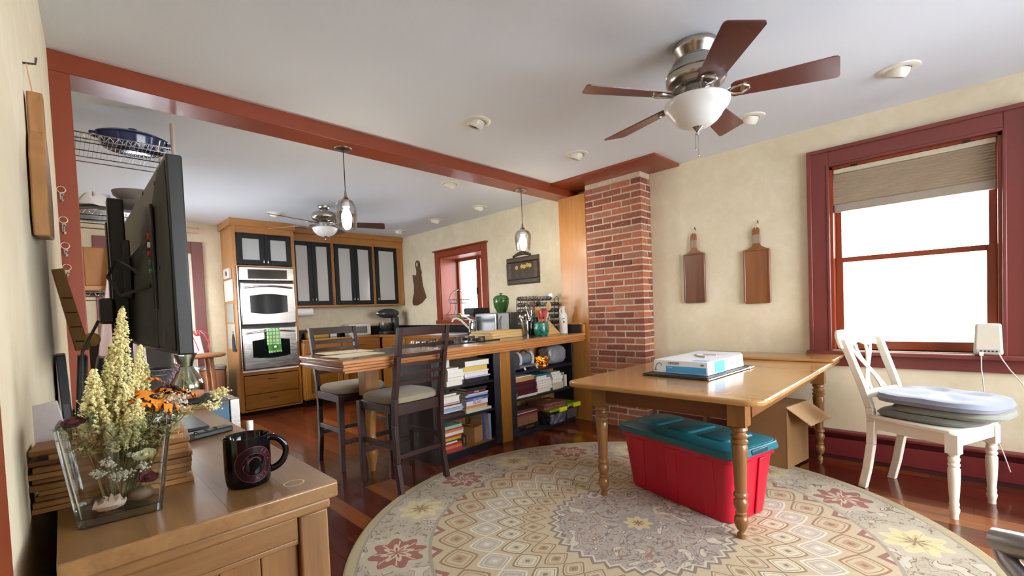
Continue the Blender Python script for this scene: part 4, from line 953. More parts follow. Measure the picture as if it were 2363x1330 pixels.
tag(obj('oak_post', MB().bx(2.674, 2.798, YF-.004, 3.13, 0, .823), OAKZ, None, .003), 'plain oak post between the two island bookcases', 'post')
tag(obj('island_end_panel', MB().bx(1.955, 1.978, YF, 3.40, 0, .823).bx(1.978, 3.75, 3.20, 3.40, .09, .823), plain((44,24,18), .5, name='dark_stained_panel'), None, .003), 'dark stained end panel and kitchen side body of the island', 'panel')
t = thing('worktop_leg', 'turned golden wooden leg carrying the island overhang between the bar stools', 'table leg', (1.60, 3.13, 0))
GL = wood((178,126,66), (138,90,40), 'z', .8, .35, 'golden_turned_wood')
obj('turned_leg', MB().lathe([(0, 0), (.018, 0), (.020, .03), (.030, .07), (.040, .11), (.046, .135), (.040, .16), (.026, .175), (.030, .19), (.046, .21), (.048, .23), (.036, .25), (.032, .27), (.038, .34), (.046, .42), (.050, .46), (.040, .48), (.050, .495), (.050, .51), (.040, .525), (.046, .54), (.050, .56), (.044, .575)], 22), GL, t)
obj('block', MB().bx(-.055, .055, -.055, .055, .575, ZI-.084), GL, t, .003)

# ------------------------------------------------------------------ bar stools
ESP = wood((56,27,21), (34,16,13), 'z', .8, .45, 'espresso_wood', coat=.03); SEATF = fabric((150,140,118), 'taupe_seat_fabric')
t = thing('bar_stool', 'dark brown ladder back bar stool with taupe seat on the dining side of the island', 'bar stool', (1.665, 2.795, 0), .05, 'bar stools')
for s_ in (-1, 1):
    mb = MB(); path = [(-.240, 0), (-.205, .20), (-.200, .45), (-.212, .62), (-.240, .75), (-.268, .90), (-.310, 1.085)]
    for (ya, za), (yb, zb) in zip(path, path[1:]): 
        x0, x1 = s_*.188-.0165, s_*.188+.0165; mb.hexa([(x0, ya-.02, za), (x1, ya-.02, za), (x1, ya+.02, za), (x0, ya+.02, za)], [(x0, yb-.02, zb), (x1, yb-.02, zb), (x1, yb+.02, zb), (x0, yb+.02, zb)])
    obj('back_post', mb, ESP, t, .003)
    a, b = s_*.205, s_*.20
    obj('front_leg', MB().hexa([(a-.015, .185, 0), (a+.015, .185, 0), (a+.015, .215, 0), (a-.015, .215, 0)], [(b-.022, .175, .575), (b+.022, .175, .575), (b+.022, .219, .575), (b-.022, .219, .575)]), ESP, t, .003)
    obj('stretcher', MB().bx(s_*.192-.010, s_*.192+.010, -.20, .19, .285, .32), ESP, t, .002); obj('seat_rail', MB().bx(s_*.195-.012, s_*.195+.012, -.18, .18, .52, .578), ESP, t, .002)
obj('footrest', MB().bx(-.19, .19, .19, .212, .20, .235), ESP, t, .002); obj('stretcher', MB().bx(-.175, .175, -.21, -.188, .22, .25), ESP, t, .002)
obj('seat_rail', MB().bx(-.185, .185, .185, .209, .52, .578), ESP, t, .002); obj('seat_rail', MB().bx(-.172, .172, -.205, -.181, .505, .578), ESP, t, .002)
def seatpad(u, v):
    a = 2*PI*u; e = 4.5; c, s = math.cos(a), math.sin(a); k = (abs(c)**e+abs(s)**e)**(-1/e)
    prof = [(0, .578), (.7, .578), (.97, .582), (1.0, .598), (.985, .618), (.90, .632), (.6, .642), (0, .646)][round(v*7)]
    return (c*k*.215*prof[0], .005+s*k*.208*prof[0], prof[1])
obj('seat', MB().surf(seatpad, 40, 7, True), SEATF, t)
def slat(z0, h, bow, th=.011):
    mb = MB(); n_ = 10; q = []
    def yb(z):
        for (ya, za), (yb_, zb) in zip(path, path[1:]):
            if za <= z <= zb: return ya+(yb_-ya)*(z-za)/(zb-za)
        return path[-1][0]
    for i in range(n_+1):
        u = i/n_; x = -.176+.352*u; o_ = -bow*math.sin(PI*u); q.append([(x, yb(z0)+o_-th/2, z0), (x, yb(z0)+o_+th/2, z0), (x, yb(z0+h)+o_+th/2, z0+h), (x, yb(z0+h)+o_-th/2, z0+h)])
    vs = [p for r in q for p in r]; fs = [(0, 1, 2, 3), (n_*4+3, n_*4+2, n_*4+1, n_*4)]+[(i*4+k, (i+1)*4+k, (i+1)*4+(k+1) % 4, i*4+(k+1) % 4) for i in range(n_) for k in range(4)]
    return mb.add(vs, fs)
obj('top_rail', slat(1.028, .056, .022, .02), ESP, t, .003)
for z in (.705, .766, .827, .888, .949): obj('back_slat', slat(z, .026, .026), ESP, t, .002)
dup(t, (1.64, 3.49, 0), PI+.02, 'dark brown ladder back bar stool on the kitchen side of the island', 'bar stools')
# ------------------------------------------------------------------ on the island worktop
ZT_ = ZI+.0005
BAM = wood((212,178,120), (188,150,92), 'x', .8, .5, 'pale_board_wood')
for k, (w, d, h, a, lab) in enumerate(((.50, .34, .022, .05, 'lowest pale cutting board of the stack on the island'), (.48, .33, .024, .02, 'middle pale cutting board of the stack on the island'), (.46, .30, .018, -.03, 'topmost pale cutting board of the stack on the island'))):
    z = ZT_+[0, .0225, .047][k]; M = Matrix.Translation((3.02, 3.20, z))@Matrix.Rotation(a, 4, 'Z')
    tag(obj('cutting_board', MB(M).prism(rrect(-w/2, w/2, -d/2, d/2, .02, 4), 0, h), BAM, None, .004), lab, 'cutting board', 'cutting boards stacked on the island')
# place mats at the bar end
for k, (cx, cy, a, lab) in enumerate(((1.36, 2.86, .10, 'pale place mat at the near corner of the island worktop'), (1.42, 3.12, -.08, 'second pale place mat lying behind the first on the island worktop'))):
    M = Matrix.Translation((cx, cy, ZT_+k*.004))@Matrix.Rotation(a, 4, 'Z')
    tag(obj('place_mat', MB(M).prism(rrect(-.17, .17, -.12, .12, .012, 3), 0, .0035), fabric((206,192,152), 'straw_mat', 300), None), lab, 'place mat', 'place mats on the island')
# gas cooktop
t = thing('cooktop', 'black glass gas cooktop with chrome knobs set in the island', 'cooktop', (2.40, 3.13, ZT_))
obj('glass_plate', MB().prism(rrect(-.36, .36, -.24, .24, .02, 4), 0, .008), plain((20,20,22), .1, name='cooktop_glass'), t, .002)
for bx_, by_ in ((-.2, .1), (.02, .1), (.24, .1), (-.08, -.09), (.2, -.09)):
    b = obj('burner', MB().lathe([(0, .024), (.03, .024), (.036, .018), (.045, .008), (0, .008)], 18, (bx_, by_, 0)), DARKM, t)
    mb = MB()
    for a in range(4): mb.bar((bx_+.025*math.cos(a*PI/2), by_+.025*math.sin(a*PI/2), .03), (bx_+.095*math.cos(a*PI/2), by_+.095*math.sin(a*PI/2), .03), .008, .008).bar((bx_+.095*math.cos(a*PI/2), by_+.095*math.sin(a*PI/2), .008), (bx_+.095*math.cos(a*PI/2), by_+.095*math.sin(a*PI/2), .034), .008, .008)
    obj('grate', mb, IRON, t)
for k in range(5): obj('knob', MB().lathe([(0, .03), (.014, .03), (.017, .024), (.017, .008), (0, .008)], 16, (-.30, -.18+k*.085, 0)), CHROME, t)
# utensil crocks
CROCK = NT('green_glaze'); _c = CROCK.coords(); CROCK.set(col=CROCK.ramp(CROCK.noise(_c, 30, 4, .6), [(.38, (16,72,64)), (.6, (52,132,112))]), rough=.22); CROCK.bump(CROCK.noise(_c, 45, 2), .6, .006); CROCK = CROCK.m
t = thing('utensil_crock', 'squat teal green glazed crock full of wooden spoons on the island', 'crock', (3.30, 2.88, ZT_))
obj('pot', MB().lathe([(0, 0), (.058, 0), (.066, .012), (.074, .045), (.075, .075), (.070, .105), (.066, .125), (.069, .132), (.062, .132), (.064, .105), (.066, .07), (.058, .012), (0, .012)], 28), CROCK, t)
t2 = thing('utensil_jar', 'dark green tall jar with whisks and spatulas behind the teal crock', 'jar', (3.40, 3.06, ZT_))
obj('jar_body', MB().lathe([(0, 0), (.055, 0), (.058, .02), (.058, .17), (.052, .18), (.050, .175), (.052, .02), (0, .012)], 24), plain((18,40,38), .15, name='dark_jar_glaze'), t2)
t3 = thing('cutlery_jar', 'clear jar of cutlery left of the teal crock', 'jar', (3.235, 3.02, ZT_))
obj('jar_body', MB().lathe([(0, 0), (.045, 0), (.047, .15), (.043, .15), (.041, .01), (0, .01)], 20), glass((.8,.78,.6), .3, 'amber_jar', .25), t3)
SP = wood((200,158,104), (168,122,70), 'z', .8, .5, 'spoon_wood'); SPD = wood((120,70,40), (84,46,26), 'z', .8, .5, 'dark_spoon_wood'); REDP = plain((170,40,40), .4, name='red_handle')
def spoon(x, y, z, dx, dy, L, head, m, lab, cat='utensil', hw=.026, hh=.05, grp='utensils in the island crocks'):
    t = thing('kitchen_spoon' if head == 'spoon' else 'kitchen_'+head, lab, cat, (x, y, z), 0, grp)
    d = Vector((dx, dy, 1)).normalized(); e = d*L
    obj('handle', MB().tube([(0, 0, 0), e*.5, e*.80], [.006, .006, .005], 8), m, t)
    M = Matrix.Translation(e*.88)@d.to_track_quat('Z', 'Y').to_matrix().to_4x4()@Matrix.Rotation(.8, 4, 'Z')
    if head == 'spoon': obj('bowl', MB(M).ell((0, 0, 0), (hw, .008, hh), 14, 9), m, t)
    elif head == 'spatula': obj('blade', MB(M).prism(rrect(-hw, hw, -hh, hh, .01, 3), -.003, .003, 'xz'), m, t, .002)
    elif head == 'whisk':
        mb = MB()
        for k in range(4):
            a = k*PI/4; ca, sa = math.cos(a), math.sin(a)
            mb.tube([(0, 0, -hh), (hw*.8*ca, hw*.8*sa, -hh*.2), (hw*ca, hw*sa, hh*.4), (hw*.5*ca, hw*.5*sa, hh*.9), (0, 0, hh), (-hw*.5*ca, -hw*.5*sa, hh*.9), (-hw*ca, -hw*sa, hh*.4), (-hw*.8*ca, -hw*.8*sa, -hh*.2), (0, 0, -hh)], .0016, 5)
        obj('wires', mb, CHROME, t)
    elif head == 'turner':
        mb = MB(M)
        for k in range(5): mb.bx(-hw+k*hw/2-.003, -hw+k*hw/2+.003, -.002, .002, -hh, hh)
        mb.bx(-hw, hw, -.002, .002, -hh-.01, -hh).bx(-hw, hw, -.002, .002, hh, hh+.008); obj('slotted_blade', mb, CHROME, t)
zb = ZT_+.015
spoon(3.33, 2.87, zb, .22, -.06, .31, 'spoon', SP, 'pale wooden spoon standing tallest in the teal crock', hh=.045); spoon(3.30, 2.90, zb, .05, .06, .26, 'spoon', SPD, 'dark wooden spoon in the teal crock'); spoon(3.28, 2.87, zb, -.12, .02, .25, 'spatula', SP, 'wooden spatula in the teal crock'); spoon(3.34, 2.90, zb, .30, .05, .24, 'spatula', REDP, 'red spatula in the teal crock', hh=.04); spoon(3.33, 2.85, zb, .42, .0, .23, 'whisk', CHROME, 'small wire whisk leaning right in the teal crock', hw=.022); spoon(3.29, 2.85, zb, -.2, -.05, .22, 'spoon', REDP, 'red handled spoon in the teal crock'); spoon(3.35, 2.88, zb, .36, .12, .22, 'spatula', WHITE, 'white spatula in the teal crock', hw=.018, hh=.03)
spoon(3.39, 3.07, zb, -.25, .10, .36, 'turner', CHROME, 'slotted metal turner in the dark jar', hw=.036, hh=.06); spoon(3.40, 3.05, zb, .0, .0, .33, 'spoon', SPD, 'dark wooden spoon in the dark jar'); spoon(3.41, 3.05, zb, .14, -.04, .34, 'spoon', IRON, 'black ladle in the dark jar', hw=.03, hh=.035); spoon(3.38, 3.05, zb, -.12, .02, .30, 'turner', CHROME, 'second metal turner in the dark jar', hw=.03, hh=.05)
for k in range(5):
    a = k*1.3; spoon(3.235+.02*math.cos(a), 3.02+.02*math.sin(a), ZT_+.012, .2*math.cos(a), .2*math.sin(a), .185+.01*k, 'spoon', CHROME, ['first', 'second', 'third', 'fourth', 'fifth'][k]+' steel spoon in the clear cutlery jar', hw=.013, hh=.022)
# knife block
t = thing('knife_block', 'pale wooden triangular stand right of the teal crock', 'knife block', (3.475, 2.93, ZT_), .1)
KB = wood((206,164,104), (180,134,76), 'x', .8, .45, 'knife_block_wood')
obj('block', MB().prism([(-.10, 0), (.13, 0), (.125, .012), (-.075, .155), (-.10, .155)], -.045, .045, 'xz'), KB, t, .003); obj('base_strip', MB().bx(-.10, .135, -.05, .05, 0, .012), KB, t, .002)
# stoneware bottle
t = thing('stoneware_bottle', 'white stoneware bottle with a ring handle at the chimney end of the island', 'bottle', (3.655, 2.885, ZT_))
WS = plain((214,208,196), .35, var=.04, name='white_stoneware')
obj('bottle_body', MB().lathe([(0, 0), (.040, 0), (.043, .006), (.043, .17), (.040, .19), (.026, .215), (.022, .225), (.022, .262), (.027, .266), (.027, .276), (.020, .276), (.018, .22), (0, .21)], 28), WS, t)
obj('handle', MB().tube([(-.022, 0, .255), (-.045, 0, .25), (-.052, 0, .23), (-.046, 0, .205), (-.034, 0, .20)], .0075, 8), WS, t)
obj('name_band', MB().surf(lambda u, v: (.0434*math.cos(-2.75+.75*u), .0434*math.sin(-2.75+.75*u), .148+.007*v+.0015*math.sin(60*u)), 24, 1), plain((96,80,72), .6, name='brown_print'), t)
obj('emblem', MB().prism([(math.cos(-2.3)*0-.010, .112), (.010, .112), (.010, .122), (0, .132), (-.010, .122)], -.0004, .0006, 'xz') if False else MB(Matrix.Rotation(-2.3+PI/2, 4, 'Z')).prism([(-.012, .118), (0, .100), (.012, .118), (0, .136)], -.0442, -.0432, 'xz'), plain((120,100,90), .6, name='faded_print'), t)
# spice rack with jars
t = thing('spice_rack', 'black wire spice rack with five rows of small jars behind the crocks', 'spice rack', (3.63, 3.17, ZT_), math.radians(-8))
for s_ in (-1, 1):
    obj('side_frame', MB().tube([(s_*.27, .0, 0), (s_*.27, .0, .375), (s_*.25, .01, .395), (s_*.27, .06, .375), (s_*.27, .09, 0)], .0035, 6), IRON, t)
for k in range(6): obj('shelf_rail', MB().bx(-.27, .27, -.012, .075, .022+k*.066, .025+k*.066).cyl((-.27, -.012, .036+k*.066), (.27, -.012, .036+k*.066), .0025, 6), IRON, t)
JB = plain((96,74,58), .35, name='spice_jar_glass'); JL = plain((168,170,176), .25, .7, name='silver_jar_lid'); JD = plain((40,38,40), .4, name='jar_label')
ROWN = ['lowest row', 'second row from below', 'third row from below', 'third row from above', 'second row from above', 'top row']; COLN = ['leftmost', 'second from left', 'third from left', 'fourth from left', 'fifth from left', 'middle one', 'fifth from right', 'fourth from right', 'third from right', 'second from right', 'rightmost']
SL = lambda k, i: f'silver lidded spice jar in the wire rack, {ROWN[k]}, {COLN[i]}'
jm = None; c_, s__ = math.cos(math.radians(-8)), math.sin(math.radians(-8)); nj = 0
for k in range(6):
    for i in range(11):
        lx = -.24+i*.048; lz = .026+k*.066+.0215
        if k == 5 and i > 8: continue
        X_, Y_ = 3.63+lx*c_, 3.17+lx*s__
        if jm is None:
            t4 = thing('spice_jar', SL(k, i), 'jar', (X_, Y_, ZT_+lz), math.radians(-8), 'spice jars in the wire rack')
            obj('jar_body', MB().lathe([(0, .0), (.019, .0), (.021, .004), (.021, .072), (0, .074)], 12, (0, 0, 0), 'y'), JB, t4); obj('jar_lid', MB().lathe([(0, -.013), (.013, -.012), (.014, -.009), (.0205, -.010), (.0215, -.006), (.0215, .0), (0, .0)], 14, (0, 0, 0), 'y'), JL, t4); obj('lid_sticker', MB().lathe([(0, -.0148), (.010, -.0145), (.010, -.012), (0, -.012)], 10, (0, 0, 0), 'y'), JD, t4); jm = t4
        else: dup(jm, (X_, Y_, ZT_+lz), None, SL(k, i))
        nj += 1
tt = thing('large_spice_tin', 'bigger pale jar lying on top of the spice rack', 'jar', (3.79, 3.16, ZT_+.405), math.radians(-30)); obj('jar_body', MB().lathe([(0, 0), (.024, 0), (.027, .005), (.027, .10), (0, .10)], 16, (0, 0, 0), 'y'), plain((190,176,150), .4, name='pale_tin'), tt); obj('jar_lid', MB().lathe([(0, -.014), (.022, -.014), (.027, -.008), (.027, 0), (0, 0)], 16, (0, 0, 0), 'y'), JL, tt)

# ------------------------------------------------------------------ on the sink counter
ZK = .8905
t = thing('microwave', 'silver and black microwave oven under the green jar', 'microwave', (3.66, 3.70, ZK))
obj('case', MB().bx(3.475, 3.91, 3.475, 4.045, ZK+.012, 1.146), plain((120,118,116), .35, .5, name='grey_case'), t, .006, world=True)
d = obj('door', MB().bx(3.455, 3.475, 3.685, 4.04, ZK+.015, 1.14), plain((150,150,150), .3, .6, name='silver_door'), t, .004, world=True); obj('window', MB().bx(3.452, 3.456, 3.705, 4.025, ZK+.055, 1.11), BG, d, world=True); obj('door_handle', MB().bx(3.435, 3.455, 3.665, 3.682, ZK+.02, 1.135), CHROME, d, .004, world=True)
p = obj('control_panel', MB().bx(3.455, 3.475, 3.48, 3.662, ZK+.015, 1.14), plain((104,102,100), .35, .4, name='panel_grey'), t, .004, world=True); obj('round_grip', MB().tube([(3.448, 3.60, ZK+.04), (3.444, 3.625, .98), (3.444, 3.625, 1.06), (3.448, 3.60, 1.11)], .004, 8), CHROME, p, world=True)
for a in (3.52, 3.86):
    for b in (3.52, 4.0): obj('foot', MB().cyl((a, b, ZK), (a, b, ZK+.013), .012, 10), IRON, t, world=True)
GJ = NT('green_pottery'); GJ.set(col=lin((52,94,44)), rough=.14); GJ = GJ.m
t = thing('green_jar', 'lidded green glazed ceramic jar on the microwave', 'jar', (3.56, 3.70, 1.1465))
obj('jar_body', MB().lathe([(0, 0), (.050, 0), (.058, .015), (.078, .055), (.090, .10), (.092, .13), (.090, .145), (.096, .150), (.096, .156), (.085, .156), (.08, .10), (.05, .02), (0, .015)], 12), GJ, t)
obj('lid', MB().lathe([(.094, .157), (.090, .163), (.075, .185), (.045, .198), (.014, .202), (.012, .210), (.024, .216), (.022, .222), (0, .223)], 28), GJ, t)
t = thing('coffee_maker', 'black and steel coffee maker left of the microwave', 'coffee maker', (3.58, 4.17, ZK))
obj('base', MB().box((.03, 0, .015), (.22, .19, .03)), BLACKPL, t, .006); obj('tower', MB().box((.11, 0, .17), (.08, .17, .30)), BLACKPL, t, .006); obj('brew_head', MB().box((.01, 0, .285), (.26, .18, .08)), BLACKPL, t, .01); obj('filter_basket', MB().lathe([(0, .21), (.05, .212), (.068, .25), (.068, .25), (0, .25)], 20, (-.03, 0, 0)), STEEL, t)
obj('carafe', MB().lathe([(0, .031), (.062, .031), (.066, .05), (.060, .11), (.045, .16), (.047, .175), (0, .175)], 22, (-.03, 0, 0)), STEEL, t); obj('carafe_handle', MB().tube([(-.085, -.02, .15), (-.13, -.03, .14), (-.135, -.03, .08), (-.09, -.02, .06)], .008, 8), BLACKPL, t)
t = thing('kitchen_faucet', 'white gooseneck kitchen faucet in front of the wire basket', 'faucet', (3.85, 4.60, ZK))
obj('base', MB().lathe([(0, 0), (.035, 0), (.033, .03), (.028, .10), (.024, .15), (.014, .18), (0, .18)], 18), WHITE, t); obj('spout', MB().tube([(0, 0, .04), (-.05, .04, .10), (-.10, .08, .17), (-.15, .11, .20), (-.19, .13, .19), (-.205, .14, .155)], .013, 10), WHITE, t); obj('lever', MB().tube([(0, 0, .17), (-.03, .06, .215), (-.04, .10, .215)], [.012, .009, .007], 8), WHITE, t)
t = thing('sink', 'white enamel sink rim let into the dark worktop', 'sink', (3.58, 4.72, ZK)); obj('rim', MB().prism(rrect(-.20, .20, -.38, .38, .05, 5), 0, .008), plain((224,226,230), .2, name='white_enamel'), t, .003); obj('basin', MB().prism(rrect(-.165, .165, -.34, .34, .05, 5), .0085, .0095), plain((170,172,176), .3, name='basin_grey'), t)
t = thing('soap_dish', 'small pale dish with soap beside the sink', 'dish', (3.50, 5.20, ZK)); obj('dish_bowl', MB().lathe([(0, 0), (.04, 0), (.085, .028), (.08, .03), (.035, .008), (0, .008)], 20), CR, t); obj('soap', MB().ell((0, 0, .03), (.05, .04, .022)), plain((226,206,166), .5, name='soap'), t)
# two tier wire basket on the window sill
t = thing('wire_fruit_basket', 'two tier black wire fruit basket standing in the kitchen window', 'basket', (4.05, 5.08, 1.067))
def ring(z, r): return [(r*math.cos(2*PI*i/28), r*math.sin(2*PI*i/28), z) for i in range(28)]
BW = plain((60,56,54), .5, name='grey_wire')
for z, r in ((.0, .145), (.075, .20), (.235, .13), (.285, .158)): obj('hoop', MB().tube(ring(z, r), .004, 6, True), BW, t)
for k in range(20):
    a = 2*PI*k/20; c, s = math.cos(a), math.sin(a)
    obj('basket_wire', MB().tube([(.05*c, .05*s, .002), (.145*c, .145*s, 0), (.172*c, .172*s, .02), (.20*c, .20*s, .075)], .0022, 5), BW, t)
    if k % 2 == 0: obj('basket_wire', MB().tube([(.04*c, .04*s, .237), (.13*c, .13*s, .235), (.158*c, .158*s, .285)], .0022, 5), BW, t)
for k in range(4):
    a = 2*PI*k/4+.5; c, s = math.cos(a), math.sin(a)
    obj('upright', MB().tube([(.20*c, .20*s, .075), (.15*c, .15*s, .14), (.128*c, .128*s, .20), (.158*c, .158*s, .285), (.135*c, .135*s, .36), (.08*c, .08*s, .415), (0, 0, .43)], .004, 6), BW, t)
tag(obj('pear', MB().lathe([(0, 0), (.03, .003), (.043, .025), (.042, .045), (.03, .065), (.014, .082), (0, .085)], 18, (4.02, 5.05, 1.074)), plain((140,150,60), .45, name='green_fruit')), 'green pear in the lower tier of the wire basket', 'fruit')
tag(obj('sill_dish', MB().lathe([(0, 0), (.05, 0), (.09, .03), (.085, .032), (.045, .008), (0, .008)], 20, (4.02, 4.66, 1.067)), plain((190,184,200), .3, name='pale_dish')), 'pale dish lying on the kitchen window sill', 'dish')
# mixer and small pans in the corner
t = thing('stand_mixer', 'dark stand mixer in the kitchen corner under the wall cabinets', 'mixer', (3.62, 6.28, ZK))
MX = plain((50,52,54), .25, name='mixer_enamel')
obj('base', MB().prism(rrect(-.17, .14, -.11, .11, .05, 5), 0, .035), MX, t, .008); obj('column', MB().bx(.03, .13, -.055, .055, .03, .26), MX, t, .02); obj('head', MB().ell((-.03, 0, .31), (.19, .075, .075), 20, 12), MX, t); obj('attachment_hub', MB().lathe([(0, -.03), (.022, -.03), (.022, .02), (0, .02)], 14, (-.21, 0, .315), 'x'), CHROME, t); obj('mixing_bowl', MB().lathe([(0, .036), (.06, .036), (.10, .10), (.108, .17), (.10, .17), (0, .16)], 24, (-.08, 0, 0)), STEEL, t)
for k, (x, y, r, h, lab) in enumerate(((3.50, 6.02 if False else 5.78, .05, .06, 'small steel pot in the kitchen corner'), (3.68, 5.72, .06, .05, 'low steel pan left of the kitchen window'))):
    t = thing('saucepan', lab, 'pan', (x, y, ZK), 0, 'small pans on the corner worktop'); obj('pan_body', MB().lathe([(0, 0), (r, 0), (r, h), (r*.93, h), (r*.9, .006), (0, .006)], 20), STEEL, t); obj('handle', MB().cyl((r*.6, r*.6, h*.8), (r*1.9, r*1.9, h*1.1), .007, 8), IRON, t)
for nm, q, m, lab, cat in (('recipe_card_box', (2.42, 2.74, 6.50, 6.58, ZK, ZK+.075), plain((196,160,40), .5, name='mustard_card'), 'mustard yellow card box on the back worktop', 'box'), ('card_stack', (2.76, 2.86, 6.50, 6.56, ZK, ZK+.085), plain((214,214,206), .6, name='white_card'), 'white card pack next to the yellow box', 'cards'), ('toaster', (3.00, 3.34, 6.38, 6.55, ZK, ZK+.17), plain((206,202,190), .35, name='cream_toaster'), 'cream toaster on the back worktop', 'toaster')):
    o = tag(obj(nm, MB().bx(*q), m, None, .006), lab, cat)
    if nm == 'toaster': obj('front_plate', MB(Matrix.Translation([-v for v in o.location])).bx(3.06, 3.28, 6.376, 6.381, ZK+.03, ZK+.13), plain((120,118,112), .3, .6, name='toaster_plate'), o, .003)

# ------------------------------------------------------------------ kitchen wall things
# carved flower picture
t = thing('carved_picture', 'dark carved relief picture of yellow flowers on the kitchen wall', 'picture', (3.93, 3.69, 1.47))
FRM = wood((84,64,40), (48,34,20), 'y', .8, .4, 'carved_frame_wood')
y0, y1, z0, z1 = 3.43, 3.965, 1.475, 1.81
for q in ((y0, y1, z0, z0+.075), (y0, y1, z1-.075, z1)): obj('frame_rail', MB().hexa([(3.945, q[0], q[2]), (3.945, q[1], q[2]), (3.945, q[1], q[3]), (3.945, q[0], q[3])], [(3.912, q[0]+.02, q[2]+.016), (3.912, q[1]-.02, q[2]+.016), (3.912, q[1]-.02, q[3]-.016), (3.912, q[0]+.02, q[3]-.016)]), FRM, t, .004, world=True)
for q in ((y0, y0+.08, z0+.07, z1-.07), (y1-.08, y1, z0+.07, z1-.07)): obj('frame_stile', MB().hexa([(3.945, q[0], q[2]), (3.945, q[1], q[2]), (3.945, q[1], q[3]), (3.945, q[0], q[3])], [(3.912, q[0]+.016, q[2]), (3.912, q[1]-.016, q[2]), (3.912, q[1]-.016, q[3]), (3.912, q[0]+.016, q[3])]), FRM, t, .004, world=True)
obj('panel', MB().bx(3.935, 3.946, y0+.06, y1-.06, z0+.06, z1-.06), plain((58,40,24), .5, name='panel_brown'), t, world=True)
YF_ = plain((206,178,84), .5, name='carved_yellow')
for cy, cz in ((3.79, 1.68), (3.70, 1.69), (3.66, 1.685), (3.61, 1.70), (3.57, 1.69)):
    mb = MB()
    for k in range(5): a = k*2*PI/5; mb.ell((3.930, cy+.016*math.cos(a), cz+.016*math.sin(a)), (.006, .012, .012), 8, 6)
    obj('carved_flower', mb, YF_, t, world=True)
for cy in (3.79, 3.69, 3.59): obj('carved_stem', MB().tube([(3.934, cy, 1.66), (3.934, cy-.006, 1.61), (3.934, cy, 1.56)], .003, 5).tube([(3.934, cy, 1.57), (3.934, cy+.02, 1.60)], .003, 5), plain((110,90,50), .5, name='carved_olive'), t, world=True)
mb = MB()
for k in range(9):
    u = (k-4)/4; mb.ell((3.93, 3.70-.13*u, z1+.012+.028*(1-u*u)), (.012, .022, .016+.012*(1-abs(u))), 10, 7)
obj('carved_crest', mb, FRM, t, world=True)
# paddle boards on the walls
WALN = wood((112,72,42), (70,42,24), 'z', .7, .35, 'walnut_board'); WALN2 = wood((150,96,56), (116,68,38), 'z', .6, .3, 'acacia_board', coat=.3); WALN3 = wood((128,78,46), (72,40,30), 'z', .5, .3, 'dark_acacia_board', coat=.3)
t = thing('curved_cutting_board', 'dark walnut cutting board with a looped handle and live edge by the kitchen window', 'cutting board', (3.935, 5.9, 1.30))
MBD = [(6.07, 1.79), (5.97, 1.775), (5.955, 1.83), (5.97, 1.89), (5.985, 1.93), (5.97, 1.98), (5.93, 2.005), (5.885, 1.985), (5.87, 1.92), (5.862, 1.86), (5.84, 1.83), (5.835, 1.80), (5.85, 1.78), (5.82, 1.60), (5.74, 1.42), (5.86, 1.345), (5.99, 1.305), (6.08, 1.31), (6.105, 1.36), (6.09, 1.42), (6.05, 1.50), (6.04, 1.62), (6.06, 1.70)]
obj('board', MB().prism(MBD, 3.925, 3.947, 'yz'), WALN, t, .003, world=True); obj('handle_hole', MB().lathe([(0, -.0235), (.02, -.0232), (.02, -.022), (0, -.022)], 16, (3.947, 5.928, 1.94), 'x', 1, 1.6), plain((214,204,172), .8, name='wall_seen_through'), t, world=True)
def paddle(label, yc, zt_, w, h, m, strip):
    t = thing('paddle_board', label, 'cutting board', (3.935, yc, zt_-h), 0, 'paddle boards on the dining wall')
    b = obj('board', MB().prism(rrect(yc-w/2, yc+w/2, zt_-h, zt_, .02, 4), 3.926, 3.947, 'yz'), m, t, .004, world=True)
    obj('raised_edge', MB().prism(rrect(yc-w/2, yc-w/2+.014, zt_-h+.008, zt_-.004, .006, 3), 3.921, 3.93, 'yz').prism(rrect(yc+w/2-.014, yc+w/2, zt_-h+.008, zt_-.004, .006, 3), 3.921, 3.93, 'yz').prism(rrect(yc-w/2+.01, yc+w/2-.01, zt_-.016, zt_-.002, .006, 3), 3.921, 3.93, 'yz'), m, b, .003, world=True)
    sh = [(yc-.075, zt_-.002), (yc+.075, zt_-.002), (yc+.035, zt_+.022), (yc+.026, zt_+.04), (yc+.026, zt_+.15), (yc+.015, zt_+.172), (yc-.015, zt_+.172), (yc-.026, zt_+.15), (yc-.026, zt_+.04), (yc-.035, zt_+.022)]
    obj('handle', MB().prism(sh, 3.928, 3.945, 'yz'), WALN2, t, .003, world=True); obj('handle_wrap', MB().prism([(yc-.0275, zt_+.045), (yc+.0275, zt_+.045), (yc+.0275, zt_+.115), (yc-.0275, zt_+.115)], 3.9265, 3.9465, 'yz'), plain((150,132,110), .6, name='pale_handle_wrap'), t, .002, world=True)
    obj('cord_loop', MB().tube([(3.925, yc, zt_+.155), (3.93, yc+.008, zt_+.18), (3.935, yc-.005, zt_+.205), (3.935, yc-.012, zt_+.212), (3.93, yc-.006, zt_+.185)], .0022, 5, True), plain((200,180,140), .8, name='cord'), t, world=True)
    obj('nail', MB().cyl((3.95, yc-.012, zt_+.205), (3.925, yc-.016, zt_+.222), .0035, 8), IRON, t, world=True)
    if strip: obj('sapwood_edge', MB().bx(3.9255, 3.9475, yc+w/2-.003, yc+w/2+.0015, zt_-h+.01, zt_-h*.45), plain((214,180,130), .5, name='sapwood'), b, world=True)
paddle('narrower dark acacia paddle board on the wall beside the brick chimney', 1.628, 1.60, .185, .435, WALN3, True); paddle('wider reddish acacia paddle board on the wall nearer the window', 1.128, 1.575, .195, .435, WALN2, False)

